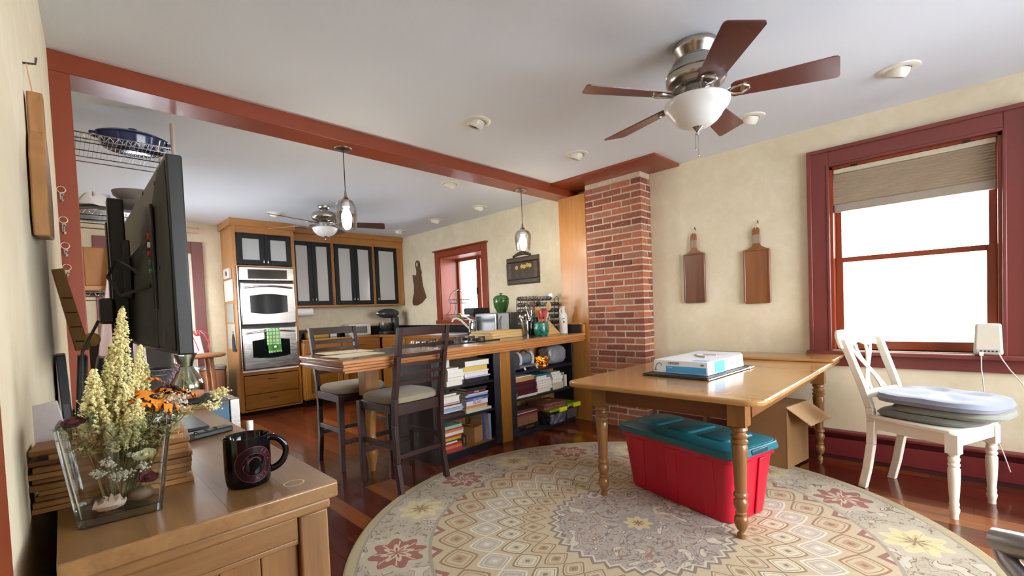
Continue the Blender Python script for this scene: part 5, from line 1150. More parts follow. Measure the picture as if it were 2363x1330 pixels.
# ------------------------------------------------------------------ window shade, router
t = thing('cellular_shade', 'beige pleated window shade pulled down over the top of the window', 'window shade', (3.985, .22, 1.77))
SHD = fabric((168,148,122), 'shade_fabric', 120, .1); SHR = plain((196,184,160), .5, name='shade_rail')
obj('head_rail', MB().bx(3.955, 4.012, -.175, .62, 2.045, 2.078), SHR, t, .004, world=True)
npl = 12; zA, zB = 2.045, 1.83; vs_ = []; fs_ = []
for i in range(2*npl+1):
    z = zA+(zB-zA)*i/(2*npl); xx = 3.972 if i % 2 == 0 else 3.958
    vs_ += [(xx, -.172, z), (xx, .617, z)]
for i in range(2*npl+1):
    z = zB+(zA-zB)*i/(2*npl); xx = 3.994 if i % 2 == 0 else 4.008
    vs_ += [(xx, -.172, z), (xx, .617, z)]
m_ = len(vs_)//2; fs_ = [(2*i, 2*i+1, 2*((i+1) % m_)+1, 2*((i+1) % m_)) for i in range(m_)]
obj('pleated_fabric', MB().add(vs_, fs_), SHD, t, smooth=False, world=True)
obj('bottom_rail', MB().bx(3.957, 4.01, -.175, .62, 1.775, 1.83), plain((150,136,120), .6, name='shade_bottom_rail'), t, .006, world=True)
for yy in (.50, -.05): obj('bracket', MB().bx(3.945, 4.0, yy-.02, yy+.02, 2.076, 2.088), DARKM, t, .002, world=True)
t = thing('wifi_router', 'cream upright router standing on the window stool', 'router', (3.915, -.135, .7795))
RT = plain((206,198,180), .5, var=.02, name='router_cream')
obj('case', MB().hexa([(-.032, -.062, .002), (.028, -.062, .002), (.028, .062, .002), (-.032, .062, .002)], [(-.02, -.055, .19), (.02, -.055, .19), (.02, .055, .19), (-.02, .055, .19)]), RT, t, .012, seg=3)
obj('port_strip', MB().hexa([(-.0335, -.05, .012), (-.03, -.05, .012), (-.03, .05, .012), (-.0335, .05, .012)], [(-.0318, -.05, .038), (-.028, -.05, .038), (-.028, .05, .038), (-.0318, .05, .038)]), plain((182,178,168), .5, name='port_strip'), t, .002)
for k in range(5): obj('port', MB().bx(-.0342, -.031, -.038+k*.016, -.029+k*.016, .021, .029), BLACKPL, t)
obj('plug', MB().box((-.046, .03, .01), (.022, .018, .024)), WHITE, t, .002) 
CBL = plain((214,208,200), .5, name='white_cable')
tag(obj('router_cable', MB().tube([(3.868, -.105, .785), (3.86, -.105, .70), (3.90, -.112, .63), (3.94, -.125, .45), (3.942, -.16, .30), (3.86, -.19, .215), (3.858, -.22, .1)], .003, 6), CBL), 'thin white cable hanging straight down from the router plug', 'cable')
tag(obj('router_cable', MB().tube([(3.868, -.175, .80), (3.862, -.19, .76), (3.86, -.22, .70), (3.86, -.27, .62), (3.88, -.33, .5)], .003, 6), CBL), 'thin white cable running off to the right from the router', 'cable')
# ------------------------------------------------------------------ books and boxes in the island bookcases
ORD = ['first', 'second', 'third', 'fourth', 'fifth', 'sixth', 'seventh', 'eighth', 'ninth', 'tenth', 'eleventh']
CN = {'white': (232,232,236), 'cream': (226,218,196), 'black': (28,26,32), 'purple': (196,184,216), 'yellow': (226,190,96), 'grey': (150,150,146), 'maroon': (104,44,50), 'blue': (88,112,180), 'light blue': (150,178,220), 'navy': (46,52,96), 'mint': (168,208,190), 'coral': (222,132,100), 'lime': (204,212,150), 'red': (186,60,56), 'pink': (222,166,170), 'teal': (40,106,116), 'orange': (224,120,70), 'mustard': (206,178,52), 'dark brown': (70,44,38), 'burgundy': (72,18,32), 'pale green': (196,216,200)}
def book(x0, x1, y0, y1, z0, h, cname, label, group, spine='front', txt=None, tsize=.02, tcol=None, rz=0):
    m = plain(CN[cname], .45, var=.03, name='book_cover')
    cx, cy = (x0+x1)/2, (y0+y1)/2; w, d = (x1-x0)/2, (y1-y0)/2
    t = thing('book', label, 'book', (cx, cy, z0), rz, group); c = min(.003, h*.12)
    mb = MB().bx(-w, w, -d, d, 0, c).bx(-w, w, -d, d, h-c, h)
    if spine == 'front': mb.bx(-w, w, -d, -d+.004, c, h-c); pg = (-w+.003, w-.003, -d+.004, d-.003)
    elif spine == 'left': mb.bx(-w, -w+.004, -d, d, c, h-c); pg = (-w+.004, w-.003, -d+.003, d-.003)
    else: mb.bx(-w, w, d-.004, d, c, h-c); pg = (-w+.003, w-.003, -d+.003, d-.004)
    obj('cover', mb, m, t, smooth=False); obj('pages', MB().bx(*pg, c, h-c), PAPER, t, smooth=False)
    if txt: text('lettering', txt, tsize, Matrix(((1, 0, 0, 0), (0, 0, -1, -d-.0006), (0, 1, 0, h/2), (0, 0, 0, 1))), TXTW if tcol is None else tcol, t)
def stack(items, x0, y0, z, dep, place, group):
    """items from the bottom up: (colour, thickness, width[, kind, text, size, dark])"""
    n = len(items); rb2 = random.Random(int(x0*1000)+int(z*100))
    for i, it in enumerate(items):
        cn, h, w = it[:3]; kind = it[3] if len(it) > 3 else 'front'; tx = it[4] if len(it) > 4 else None; ts = it[5] if len(it) > 5 else .018
        k = n-1-i; pos = 'topmost' if k == 0 else ('lowest' if i == 0 else ORD[k]+' from the top')
        thin = 'thin ' if h < .016 else ('thick ' if h > .038 else ''); what = 'paperback' if kind == 'back' else 'book'
        lab = f'{thin}{cn} {what}, {pos}, {place}'
        dx = rb2.uniform(-.008, .008); dy = rb2.uniform(0, .02)
        book(x0+dx, x0+dx+w, y0+dy, y0+dy+dep, z, h-.0006, cn, lab, group, kind, tx, ts, TXT if (len(it) > 6 and it[6]) else None); z += h
    return z
Y0 = 2.853
G1, G2, G3 = 'books on the top shelf of the left bookcase', 'books on the middle shelf of the left bookcase', 'books on the bottom shelf of the left bookcase'
z = stack([('white', .042, .165, 'back'), ('white', .028, .165, 'back'), ('white', .030, .17, 'back'), ('white', .032, .16, 'back'), ('white', .014, .12, 'back')], 2.125, Y0, .5775, .20, 'left stack, top shelf, left bookcase', G1)
tag(obj('card_box', MB(Matrix.Translation((2.165, Y0+.06, z+.0005))@Matrix.Rotation(.15, 4, 'Z')).bx(-.03, .032, 0, .05, 0, .062), plain((206,222,206), .6, name='pale_green_card'), None, .002), 'pale green little box standing on the left stack of the top shelf', 'box')
stack([('black', .040, .27, 'front'), ('purple', .012, .275), ('white', .030, .255), ('white', .014, .275, 'back'), ('yellow', .040, .262, 'front'), ('grey', .048, .27, 'left')], 2.305, Y0, .5775, .22, 'right stack, top shelf, left bookcase', G1)
for k, (c, h) in enumerate((('yellow', .10), ('grey', .09), ('dark brown', .12))): book(2.058+k*.022, 2.076+k*.022, Y0+.05+.01*k, Y0+.15, .5775, h, c, f'small {c} book upright at far left of top shelf, {ORD[k]} from the left', G1, 'front')
stack([('dark brown', .026, .225, 'front'), ('black', .016, .185, 'front'), ('white', .012, .19, 'back'), ('light blue', .024, .20, 'front'), ('cream', .020, .20, 'front'), ('navy', .010, .185, 'front'), ('pink', .012, .16), ('white', .044, .185, 'left'), ('cream', .010, .175), ('grey', .018, .155, 'back')], 2.07, Y0, .3285, .20, 'left stack, middle shelf, left bookcase', G2)
stack([('white', .018, .28, 'back'), ('lime', .018, .235, 'front'), ('coral', .024, .235, 'front'), ('white', .036, .235, 'front', 'BLAIS', .036, 1), ('blue', .022, .235, 'front', 'Green Kitchen', .017), ('navy', .012, .235), ('light blue', .018, .245, 'front'), ('white', .010, .235, 'back'), ('maroon', .024, .205, 'front', 'WINE', .020), ('black', .022, .22, 'front')], 2.315, Y0, .3285, .21, 'right stack, middle shelf, left bookcase', G2)
stack([('red', .024, .18, 'front'), ('coral', .026, .18, 'front'), ('red', .020, .178, 'front'), ('white', .012, .14, 'back'), ('dark brown', .012, .16), ('mustard', .022, .17, 'front'), ('red', .016, .19, 'front'), ('white', .026, .20, 'back'), ('coral', .018, .19, 'front'), ('red', .008, .185), ('mint', .024, .185, 'front')], 2.068, Y0, .0555, .20, 'stack on bottom shelf of left bookcase', G3)
t = thing('small_carton', 'small open cardboard carton on the bottom shelf of the left bookcase', 'box', (2.44, 2.955, .0555), .25)
for q in ((-.06, .06, -.06, -.056), (-.06, .06, .056, .06), (-.06, -.056, -.056, .056), (.056, .06, -.056, .056)): obj('side_panel', MB().bx(*q, .001, .135), CARD, t)
obj('bottom_panel', MB().bx(-.056, .056, -.056, .056, .001, .005), CARD, t)
obj('flap', MB().hexa([(-.06, -.06, .135), (-.056, -.06, .135), (-.056, .06, .135), (-.06, .06, .135)], [(-.10, -.05, .165), (-.097, -.05, .167), (-.097, .05, .167), (-.10, .05, .165)]), CARD, t); obj('flap', MB().hexa([(.056, -.06, .135), (.06, -.06, .135), (.06, .06, .135), (.056, .06, .135)], [(.066, -.05, .175), (.069, -.05, .175), (.069, .05, .175), (.066, .05, .175)]), CARD, t)
book(2.553, 2.582, Y0+.02, Y0+.24, .0555, .225, 'light blue', 'tall light blue book standing at the right end of the bottom shelf', G3, 'front')
book(2.53, 2.551, Y0+.06, Y0+.24, .0555, .235, 'blue', 'tall blue book standing behind the small carton on the bottom shelf', G3, 'front')
tag(obj('steel_beaker', MB().lathe([(0, 0), (.024, 0), (.027, .085), (.024, .085), (.021, .006), (0, .006)], 16, (2.295, 2.905, .0555)), STEEL), 'small steel beaker between the bottom stack and the carton', 'beaker')
# ---- right bookcase, upper shelf
zs = .5975
t = thing('die_cutting_machine', 'grey and white roller die cutting machine on the upper shelf of the right bookcase', 'craft machine', (3.10, 2.97, zs))
GW = plain((206,206,214), .35, var=.02, name='machine_white'); GG = plain((118,124,134), .35, name='machine_grey'); GD = plain((70,74,80), .4, name='machine_dark')
def wing(sx):
    p = [(-.115, .0), (-.10, .035), (-.07, .05), (.04, .055), (.085, .06), (.11, .045), (.115, .01), (.10, .0), (.085, .022), (.06, .028), (.03, .02), (.02, .0), (-.04, .0), (-.05, .018), (-.085, .018)]
    return p
for s_ in (-1, 1):
    obj('side_plate', MB().prism([(q[0]*.95, q[1]+.0) for q in wing(s_)], s_*.085-.012+.02, s_*.085+.012+.02, 'yz'), GW, t, .005)
    obj('roller_cheek', MB().lathe([(0, -.016), (.055, -.016), (.062, -.008), (.062, .008), (.055, .016), (0, .016)], 28, (s_*.085+.02, 0, .095), 'x', 1, 1.2), GW, t); obj('cheek_ring', MB().lathe([(.045, -.019), (.052, -.019), (.052, .019), (.045, .019), (.045, -.019)], 24, (s_*.085+.02, 0, .095), 'x', 1, 1.2, False), GG, t)
obj('roller_housing', MB().lathe([(0, -.08), (.046, -.08), (.046, .08), (0, .08)], 24, (.02, 0, .10), 'x', 1, 1.1), GG, t); obj('bed_tray', MB().bx(-.13, .09, -.10, .10, .028, .044), GG, t, .006); obj('side_tray', MB().bx(-.20, -.06, -.095, .06, .012, .040), GD, t, .012)
obj('carry_handle', MB().tube([(-.03, 0, .152), (-.01, 0, .172), (.02, 0, .178), (.05, 0, .172), (.07, 0, .152)], .007, 8), IRON, t)
t = thing('fairy_light_jar', 'square glass jar with amber glowing string lights beside the craft machine', 'lantern', (3.345, 2.93, zs))
obj('jar_body', MB().bx(-.045, .045, -.045, .045, .002, .105), glass((.9,.75,.5), .4, 'smoky_glass', .12), t, .004)
AM = emit((255,150,40), 2.0, 'amber_light'); AMP = plain((150,90,30), .3, name='amber_bead'); rb3 = random.Random(5)
for k in range(22): obj('amber_bead', MB().ell((rb3.uniform(-.036, .036), rb3.uniform(-.038, .0), rb3.uniform(.01, .095)), rb3.uniform(.004, .010), 8, 6), AM if k % 3 == 0 else AMP, t)
t = thing('plastic_bag_bundle', 'grey translucent plastic bag bundle filling the right end of the upper shelf', 'plastic bag', (3.56, 2.98, zs))
BAG = plain((128,130,134), .28, var=.22, scale=9, name='grey_plastic_film')
def bag(u, v):
    a = 2*PI*u; p = PI*(v-.5); e = .62; c = lambda q: math.copysign(abs(math.cos(q))**e, math.cos(q)); s = lambda q: math.copysign(abs(math.sin(q))**e, math.sin(q))
    f = 1+.05*math.sin(7*a+5*p)+.04*math.sin(13*a-9*p)
    return (3.56+.155*c(p)*c(a)*f*(1-.18*v), 2.975+.10*c(p)*s(a)*f, zs+.100+.0985*s(p)*(1 if s(p) < 0 else 1.0))
obj('film', MB().surf(bag, 44, 18, True), BAG, t, world=True)
# ---- right bookcase, middle shelf
zm_ = .3525; GA = 'albums and papers on the middle shelf of the right bookcase'
t = thing('paper_sheaf', 'loose white paper sheaf at the bottom left of the middle shelf', 'paper', (3.03, 2.95, zm_)); 
for k in range(3): obj('sheet_pile', MB(Matrix.Rotation(.05*k-.05, 4, 'Z')).bx(-.13, .13, -.10, .10, .0005+k*.008, .0075+k*.008), PAPER, t, .001)
z = zm_+.0255
z = stack([('burgundy', .030, .27, 'front'), ('burgundy', .030, .268, 'front'), ('burgundy', .032, .272, 'front'), ('burgundy', .030, .262, 'front')], 2.895, Y0-.01, z, .22, 'burgundy album pile, middle shelf, right bookcase', GA)
t = thing('tan_box', 'tan card box lying on the burgundy albums', 'box', (3.02, 2.96, z+.0005)); obj('carton', MB().bx(-.125, .125, -.10, .10, 0, .040), CARD, t, .002); obj('papers_on_top', MB().bx(-.12, .10, -.095, .09, .0405, .048), PAPER, t, .001)
stack([('white', .030, .225, 'back'), ('cream', .016, .235, 'back'), ('cream', .022, .225, 'back'), ('white', .024, .225, 'back'), ('white', .020, .225, 'back'), ('pink', .008, .20, 'back'), ('white', .020, .215, 'back'), ('white', .026, .15, 'back'), ('teal', .018, .20, 'front')], 3.185, Y0+.005, zm_, .20, 'middle stack, middle shelf, right bookcase', GA)
tag(obj('cream_box', MB().bx(3.435, 3.60, Y0+.02, Y0+.20, zm_, zm_+.062), plain((206,198,166), .6, name='cream_box_card'), None, .002), 'cream card box under the right hand pile of the middle shelf', 'box')
stack([('cream', .034, .16, 'back'), ('white', .030, .165, 'back'), ('cream', .024, .15, 'back'), ('white', .022, .14, 'back')], 3.44, Y0+.02, zm_+.0625, .18, 'right hand pile, middle shelf, right bookcase', GA)
book(3.635, 3.66, Y0+.05, Y0+.20, zm_, .15, 'grey', 'grey book standing at the right end of the middle shelf', GA); book(3.664, 3.70, Y0+.05, Y0+.20, zm_, .12, 'cream', 'cream book standing last at the right end of the middle shelf', GA)
# ---- right bookcase, bottom
zq = .0505
t = thing('drawer_tray', 'dark tray with a brass label plate at the bottom of the right bookcase', 'tray', (3.03, 2.94, zq)); obj('tray_box', MB().bx(-.15, .15, -.10, .12, 0, .045), BLACKPL, t, .004); obj('label_plate', MB().bx(-.045, .06, -.1025, -.10, .012, .032), plain((120,96,62), .4, .4, name='dull_brass'), t)
BRB = plain((152,104,76), .6, var=.05, name='brown_album_card')
for k, (a, b, lab) in enumerate(((2.885, 3.03, 'left brown slip case standing on the dark tray'), (3.033, 3.165, 'right brown slip case standing on the dark tray'))):
    t = thing('slip_case', lab, 'box', ((a+b)/2, 2.95, zq+.0455)); obj('case', MB().bx(-(b-a)/2, (b-a)/2, -.10, .10, 0, .092), BRB, t, .002); obj('lid_line', MB().bx(-(b-a)/2+.002, (b-a)/2-.002, -.1012, -.10, .078, .081), plain((96,60,44), .6, name='brown_line'), t)
z = zq+.138
tag(obj('maroon_folder', MB().bx(2.88, 3.19, 2.845, 3.06, z, z+.018), plain((128,20,48), .4, name='cherry_folder'), None, .003), 'cherry red folder lying on the brown slip cases', 'folder')
t = thing('magazine_pile', 'curled dark magazine with white page edges on the cherry folder', 'magazine', (3.02, 2.95, z+.0185)); obj('pages', MB().bx(-.13, .14, -.10, .10, 0, .006), PAPER, t, .001); obj('cover', MB().hexa([(-.135, -.10, .006), (.14, -.10, .006), (.14, .10, .006), (-.135, .10, .006)], [(-.13, -.09, .035), (.13, -.08, .020), (.13, .09, .025), (-.13, .09, .04)]), plain((92,62,52), .4, name='dark_magazine'), t, .002)
CLR = glass((.86,.88,.95), .35, 'clear_bin_plastic', .10); LIME = plain((130,160,40), .4, name='lime_lid'); LAT = plain((226,232,40), .4, name='yellow_latch')
def bin_(label, x0, x1, y0, y1, fill):
    t = thing('clear_storage_bin', label, 'storage bin', ((x0+x1)/2, (y0+y1)/2, zq), 0, 'clear bins with green lids'); w, d = (x1-x0), (y1-y0)
    obj('bin_body', taper(MB(), w*.84, d*.86, w*.96, d*.96, .0, .125, .025, .025), CLR, t, .004); obj('lid', taper(MB(), w, d, w*.97, d*.97, .126, .150, .03, .03), LIME, t, .006); obj('latch', MB().bx(-.02, .09, -d/2-.014, -d/2+.012, .112, .155), LAT, t, .006)
    obj('contents', taper(MB(), w*.78, d*.8, w*.86, d*.86, .004, .10, .02, .02), fill, t)
MESSY = NT('mixed_contents'); _c = MESSY.coords(); MESSY.set(col=MESSY.ramp(MESSY.noise(_c, 28, 4, .7), [(.35, (70,72,92)), (.5, (130,134,150)), (.62, (206,206,212))]), rough=.6); MESSY = MESSY.m
bin_('clear storage bin with lime lid and yellow latch, under the brown case', 3.215, 3.515, 2.73, 3.02, MESSY); bin_('clear storage bin with green lid at the right end, by the chimney', 3.525, 3.73, 2.76, 3.03, plain((120,112,122), .6, name='mauve_contents'))
t = thing('brown_case', 'translucent brown plastic case lying on the left clear bin', 'case', (3.34, 2.885, zq+.1515), -.06)
BC = plain((134,92,76), .3, name='brown_case_plastic'); obj('case_shell', taper(MB(), .31, .25, .30, .24, .0, .026, .02, .02), BC, t, .004); obj('case_lid', taper(MB(), .30, .24, .31, .25, .0275, .055, .02, .02), BC, t, .004); obj('clasp', MB().bx(-.03, .03, -.130, -.122, .014, .042), BC, t, .003); obj('sticker', MB().bx(.02, .08, .0, .05, .0551, .0558), TXTW, t)
# ------------------------------------------------------------------ console dresser on the left
DRW = wood((154,118,74), (106,76,42), 'y', .6, .34, 'dresser_top_wood', coat=.25); DRX = wood((150,112,66), (92,62,34), 'x', .6, .4, 'dresser_rail_wood'); DRZ = wood((152,112,66), (98,66,36), 'z', .6, .4, 'dresser_post_wood')
ZD = .84
t = thing('console_table', 'rustic wooden console table along the left wall, carrying mug and vase', 'console table', (.17, 1.45, 0))
tp = obj('top', MB().bx(-.022, .368, .868, 2.036, ZD-.030, ZD), DRW, t, .004, world=True, seg=3)
xs = [-.022, .078, .185, .285, .368]
for k in range(4): obj('plank', MB().bx(xs[k]+.0008, xs[k+1]-.0008, .870, 2.034, ZD-.0005, ZD+.0003), DRW, tp, world=True)
obj('moulding', MB().bx(-.018, .356, .878, 2.026, ZD-.052, ZD-.030), DRX, t, .006, world=True, seg=3)
for x in (-.015, .298):
    for y in (.884, 1.966): obj('leg', MB().bx(x, x+.054, y, y+.054, 0, ZD-.052), DRZ, t, .004, world=True)
obj('top_rail', MB().bx(.039, .298, .890, .912, ZD-.098, ZD-.052), DRX, t, .004, world=True); obj('top_rail', MB().bx(.326, .346, .938, 1.966, ZD-.16, ZD-.052), DRW, t, .003, world=True)
pn = [.039, .104, .168, .233, .298]
for k in range(4): obj('end_panel', MB().bx(pn[k]+.0006, pn[k+1]-.0006, .900, .915, .18, ZD-.098), DRZ, t, .002, world=True)
obj('panel_bead', MB().bx(.039, .298, .892, .902, ZD-.108, ZD-.096), DRX, t, .003, world=True); obj('bottom_shelf', MB().bx(-.01, .345, .90, 2.0, .16, .185), DRW, t, .003, world=True); obj('back_panel', MB().bx(-.012, .0, .93, 1.97, .18, ZD-.052), DRZ, t, world=True)
obj('drawer', MB().bx(.330, .350, .97, 1.44, .52, ZD-.165), DRW, t, .003, world=True); obj('drawer', MB().bx(.330, .350, 1.46, 1.93, .52, ZD-.165), DRW, t, .003, world=True)
obj('water_ring', MB().lathe([(.016, .0003), (.019, .0006), (.0195, .0003)], 28, (.305, .925, ZD+.0003), 'z', 1, .9, False), plain((206,172,124), .5, name='ring_mark'), t, world=True)
# ------------------------------------------------------------------ mug
ZZ = ZD+.0006
BLG = plain((8,8,10), .08, var=0, name='black_glaze', spec=.35); MAR = plain((96,24,40), .35, var=0, name='maroon_print')
t = thing('coffee_mug', 'black glazed mug with a round maroon emblem on the console table', 'mug', (.246, .998, ZZ))
R = .0405
obj('cup', MB().lathe([(0, 0), (.034, 0), (.0375, .003), (.039, .010), (R, .03), (R, .092), (.0405, .0955), (.0390, .0965), (.0372, .094), (.0368, .03), (.034, .008), (0, .007)], 48), BLG, t)
ha = math.radians(-12)
obj('handle', MB(Matrix.Rotation(ha, 4, 'Z')).tube([(.037+.031*math.cos(a), 0, .0535+.0325*math.sin(a)) for a in [PI/2-PI*i/20 for i in range(21)]], [.0058+.0014*abs(i-10)/10 for i in range(21)], 14), BLG, t)
LA = math.radians(-88)   # where the emblem faces
def wrapm(mb): 
    mb.v = [((R+.0003+p[2])*math.cos(LA+p[0]/R), (R+.0003+p[2])*math.sin(LA+p[0]/R), .046+p[1]) for p in mb.v]; return mb
def ringm(r0, r1, n=56, a0=0, a1=2*PI, zz=.0003):
    mb = MB(); vs = []; fs = []
    for i in range(n+1):
        a = a0+(a1-a0)*i/n
        for r in (r0, r1): vs.append((r*math.cos(a), r*math.sin(a), zz))
    return mb.add(vs, [(2*i, 2*i+1, 2*i+3, 2*i+2) for i in range(n)])
obj('emblem_field', wrapm(ringm(.0212, .0335)), plain((22,4,9), .35, var=0, name='deep_maroon', spec=.2), t); obj('emblem_ring', wrapm(ringm(.0335, .0345, zz=.0007)), MAR, t); obj('emblem_ring', wrapm(ringm(.0205, .0212, zz=.0007)), MAR, t)
mb = MB(); rr_ = random.Random(2)
mb.add([(-.020, -.005, .0003), (.020, .003, .0003), (.022, .009, .0003), (-.018, .001, .0003)], [(0, 1, 2, 3)]); obj('emblem_band', wrapm(mb), MAR, t)
mb = MB(); mb.add([(.012*math.cos(a), .004+.011*max(0, math.sin(a)), .0003) for a in [PI*i/10 for i in range(11)]], [tuple(range(11))]); obj('emblem_scene', wrapm(mb), plain((64,16,26), .4, var=0, name='dim_maroon'), t)
def arc_text(s, r, a_mid, inward):
    n = len(s); st = .0082/r
    for i, chx in enumerate(s):
        if chx == ' ': continue
        a = a_mid+(i-(n-1)/2)*st*(1 if inward else -1)
        o = text('letter', chx, .0105, Matrix.Identity(4), MAR, t, 0)
        cr, sr = math.cos(a), math.sin(a); up = (-cr, -sr) if inward else (cr, sr); rt = (-sr, cr) if inward else (sr, -cr)
        for v in o.data.vertices:
            px = r*cr+rt[0]*v.co.x+up[0]*v.co.y; py = r*sr+rt[1]*v.co.x+up[1]*v.co.y
            v.co = ((R+.0012)*math.cos(LA+px/R), (R+.0012)*math.sin(LA+px/R), .046+py)
arc_text('KYS', .0272, -PI/2+.45, True); arc_text('ERIA', .0272, PI/2-1.0, False)
# small things behind the mug
tag(obj('lip_balm', MB().lathe([(0, 0), (.008, 0), (.008, .035), (.0085, .036), (.0085, .052), (0, .053)], 16, (.345, 1.36, ZZ)), plain((236,236,238), .3, name='white_cap')), 'small white tube standing at the console table edge behind the mug', 'tube')
for x, y, a, lab in ((.185, 1.47, -.9, 'black remote control half hidden by the wooden slats'), (.272, 1.52, -1.25, 'black remote control nearer the console table edge')):
    t = thing('remote_control', lab, 'remote control', (x, y, ZZ), a, 'remote controls on the console table'); obj('case', MB().prism(rrect(-.022, .022, -.07, .07, .01, 4), 0, .016), BLACKPL, t, .004)
    for i in range(4): obj('button', MB().box((.0, -.045+i*.026, .0165), (.022, .010, .003)), plain((70,70,74), .5, name='button_grey'), t)
# stack of wooden slats
SLW = [wood((190,142,84), (140,96,50), 'x', .8, .55, f'slat_wood_{i}') if i == 0 else wood((176-8*i, 126-6*i, 70-4*i), (124-6*i, 80-4*i, 40), 'x', .8, .55, f'slat_wood_{i}') for i in range(3)]
rs = random.Random(9); zz = ZZ
for k in range(11):
    h = .0102; cx = .066+rs.uniform(-.006, .006); cy = 1.165+rs.uniform(-.006, .006); pos = 'topmost' if k == 10 else ('lowest' if k == 0 else ORD[10-k]+' from the top')
    M = Matrix.Translation((cx, cy, zz))@Matrix.Rotation(-.10+rs.uniform(-.02, .02), 4, 'Z')
    ln_ = .112+rs.uniform(-.004, .004)
    if k == 9: ln_ = .095
    tag(obj('trivet_board', MB(M).bx(-ln_, ln_, -.042, .042, 0, h-.0006), SLW[k % 3], None, .0015), f'rough thin wooden board behind the glass vase, {pos} of the pile', 'wooden board', 'wooden boards piled behind the vase'); zz += h
tag(obj('rolled_strip', MB().lathe([(0, -.05), (.009, -.05), (.009, .05), (0, .05)], 14, (.325, 2.02, ZZ+.0095), 'x'), wood((190,142,84), (150,104,58), 'x', .8, .5, 'dowel_wood')), 'short wooden dowel at the far end of the console table', 'dowel')
tag(obj('wood_spool', MB().ell((.17, 1.33, ZZ+.016), (.016, .05, .016), 14, 8), plain((206,166,120), .6, name='pale_wood')), 'pale rounded wooden stick lying behind the slats', 'stick')
# ------------------------------------------------------------------ glass vase with dried flowers
VX, VY, VR = .058, 1.030, math.radians(-4)
t = thing('glass_vase', 'tapered square glass vase of dried flowers in the left foreground', 'vase', (VX, VY, ZZ), VR)
VG = glass((.95,.98,.97), .22, 'vase_glass', .02)
def vring(z, g=0):
    u = z/.165; w = .054+.0195*u-g; d = .046+.014*u-g; return [(x, y, z) for x, y in rrect(-w, w, -d, d, .010-min(g, .004), 4)]
vs_ = []; lv = [vring(0), vring(.165), vring(.165, .004), vring(.014, .005)]; m_ = len(lv[0])
for q in lv: vs_ += q
fs_ = [tuple(range(m_-1, -1, -1))]+[(j*m_+i, j*m_+(i+1) % m_, (j+1)*m_+(i+1) % m_, (j+1)*m_+i) for j in range(3) for i in range(m_)]+[tuple(range(3*m_, 4*m_))]
obj('vase_body', MB().add(vs_, fs_), VG, t)
obj('thick_base', MB().add(vring(.001, .001)+vring(.013, .003), [tuple(range(m_-1, -1, -1)), tuple(range(m_, 2*m_))]+[(i, (i+1) % m_, m_+(i+1) % m_, m_+i) for i in range(m_)]), glass((.75,.85,.8), .5, 'vase_base_glass', .25), t)
_cv, _sv = math.cos(VR), math.sin(VR)
def V(lx, ly, z): return (VX+lx*_cv-ly*_sv, VY+lx*_sv+ly*_cv, ZZ+z)
STEM = plain((120,104,58), .8, var=.1, name='dry_stem'); STEMG = plain((104,110,62), .8, var=.12, name='green_dry_stem')
def mpetal(c, nm): return plain(c, .8, var=.12, scale=60, name=nm)
GOLD = mpetal((222,214,158), 'goldenrod_cream'); GOLD2 = mpetal((192,186,124), 'goldenrod_olive'); ORNG = mpetal((214,128,22), 'orange_petal'); MARP = mpetal((70,18,26), 'dried_maroon_petal'); WHF = mpetal((230,226,206), 'white_floret'); CRMP = mpetal((238,226,172), 'cream_petal'); GRN = mpetal((96,104,58), 'dry_leaf_green'); DKB = mpetal((34,18,16), 'dark_flower_eye'); LAV = mpetal((120,108,120), 'dried_lavender')
def octa(mb, c, r):
    x, y, z = c; mb.add([(x+r, y, z), (x-r, y, z), (x, y+r, z), (x, y-r, z), (x, y, z+r), (x, y, z-r)], [(0, 2, 4), (2, 1, 4), (1, 3, 4), (3, 0, 4), (2, 0, 5), (1, 2, 5), (3, 1, 5), (0, 3, 5)])
def bez(p0, p1, p2, n=8): return [tuple((1-u)**2*a+2*u*(1-u)*b+u*u*c for a, b, c in zip(p0, p1, p2)) for u in [i/n for i in range(n+1)]]
rf = random.Random(21)
GF = 'dried flowers in the glass vase'
def flower(name, label, p0, p1, p2, stem_m, heads, r=.0011):
    """stem from p0 over p1 to p2 (vase coordinates) and the heads it carries"""
    P0, P1, P2 = V(*p0), V(*p1), V(*p2); t = thing(name, label, 'flower', P0, 0, GF)
    path = bez(P0, P1, P2); obj('stem', MB().tube(path, [r]*(len(path)-1)+[r*.6], 6), stem_m, t, world=True)
    for nm, fn, m in heads:
        mb = MB(); fn(mb, Vector(path[-1]), (Vector(path[-1])-Vector(path[-3])).normalized(), path); obj(nm, mb, m, t, world=True, smooth=False)
    return t
def plume(n, L, w, sz=.0024):
    def f(mb, tip, d, path):
        side = [Vector((rf.uniform(-1, 1), rf.uniform(-1, 1), .15)).normalized() for _ in range(9)]
        for i in range(n):
            u = rf.random()**.8; k = rf.choice(side); base = tip-d*(L*u); sp = w*(u**.75)*rf.random()
            p = base+k*sp+Vector((0, 0, -.25*sp)); octa(mb, (p.x+rf.gauss(0, .0014), p.y+rf.gauss(0, .0014), p.z+rf.gauss(0, .0014)), sz*rf.uniform(.6, 1.3))
        for k in side[:6]:
            for u in (.3, .5, .7, .9): a = tip-d*(L*u); b = a+k*w*(u**.75)*.9; mb.tube([tuple(a), tuple(b)], .0005, 3)
    return f
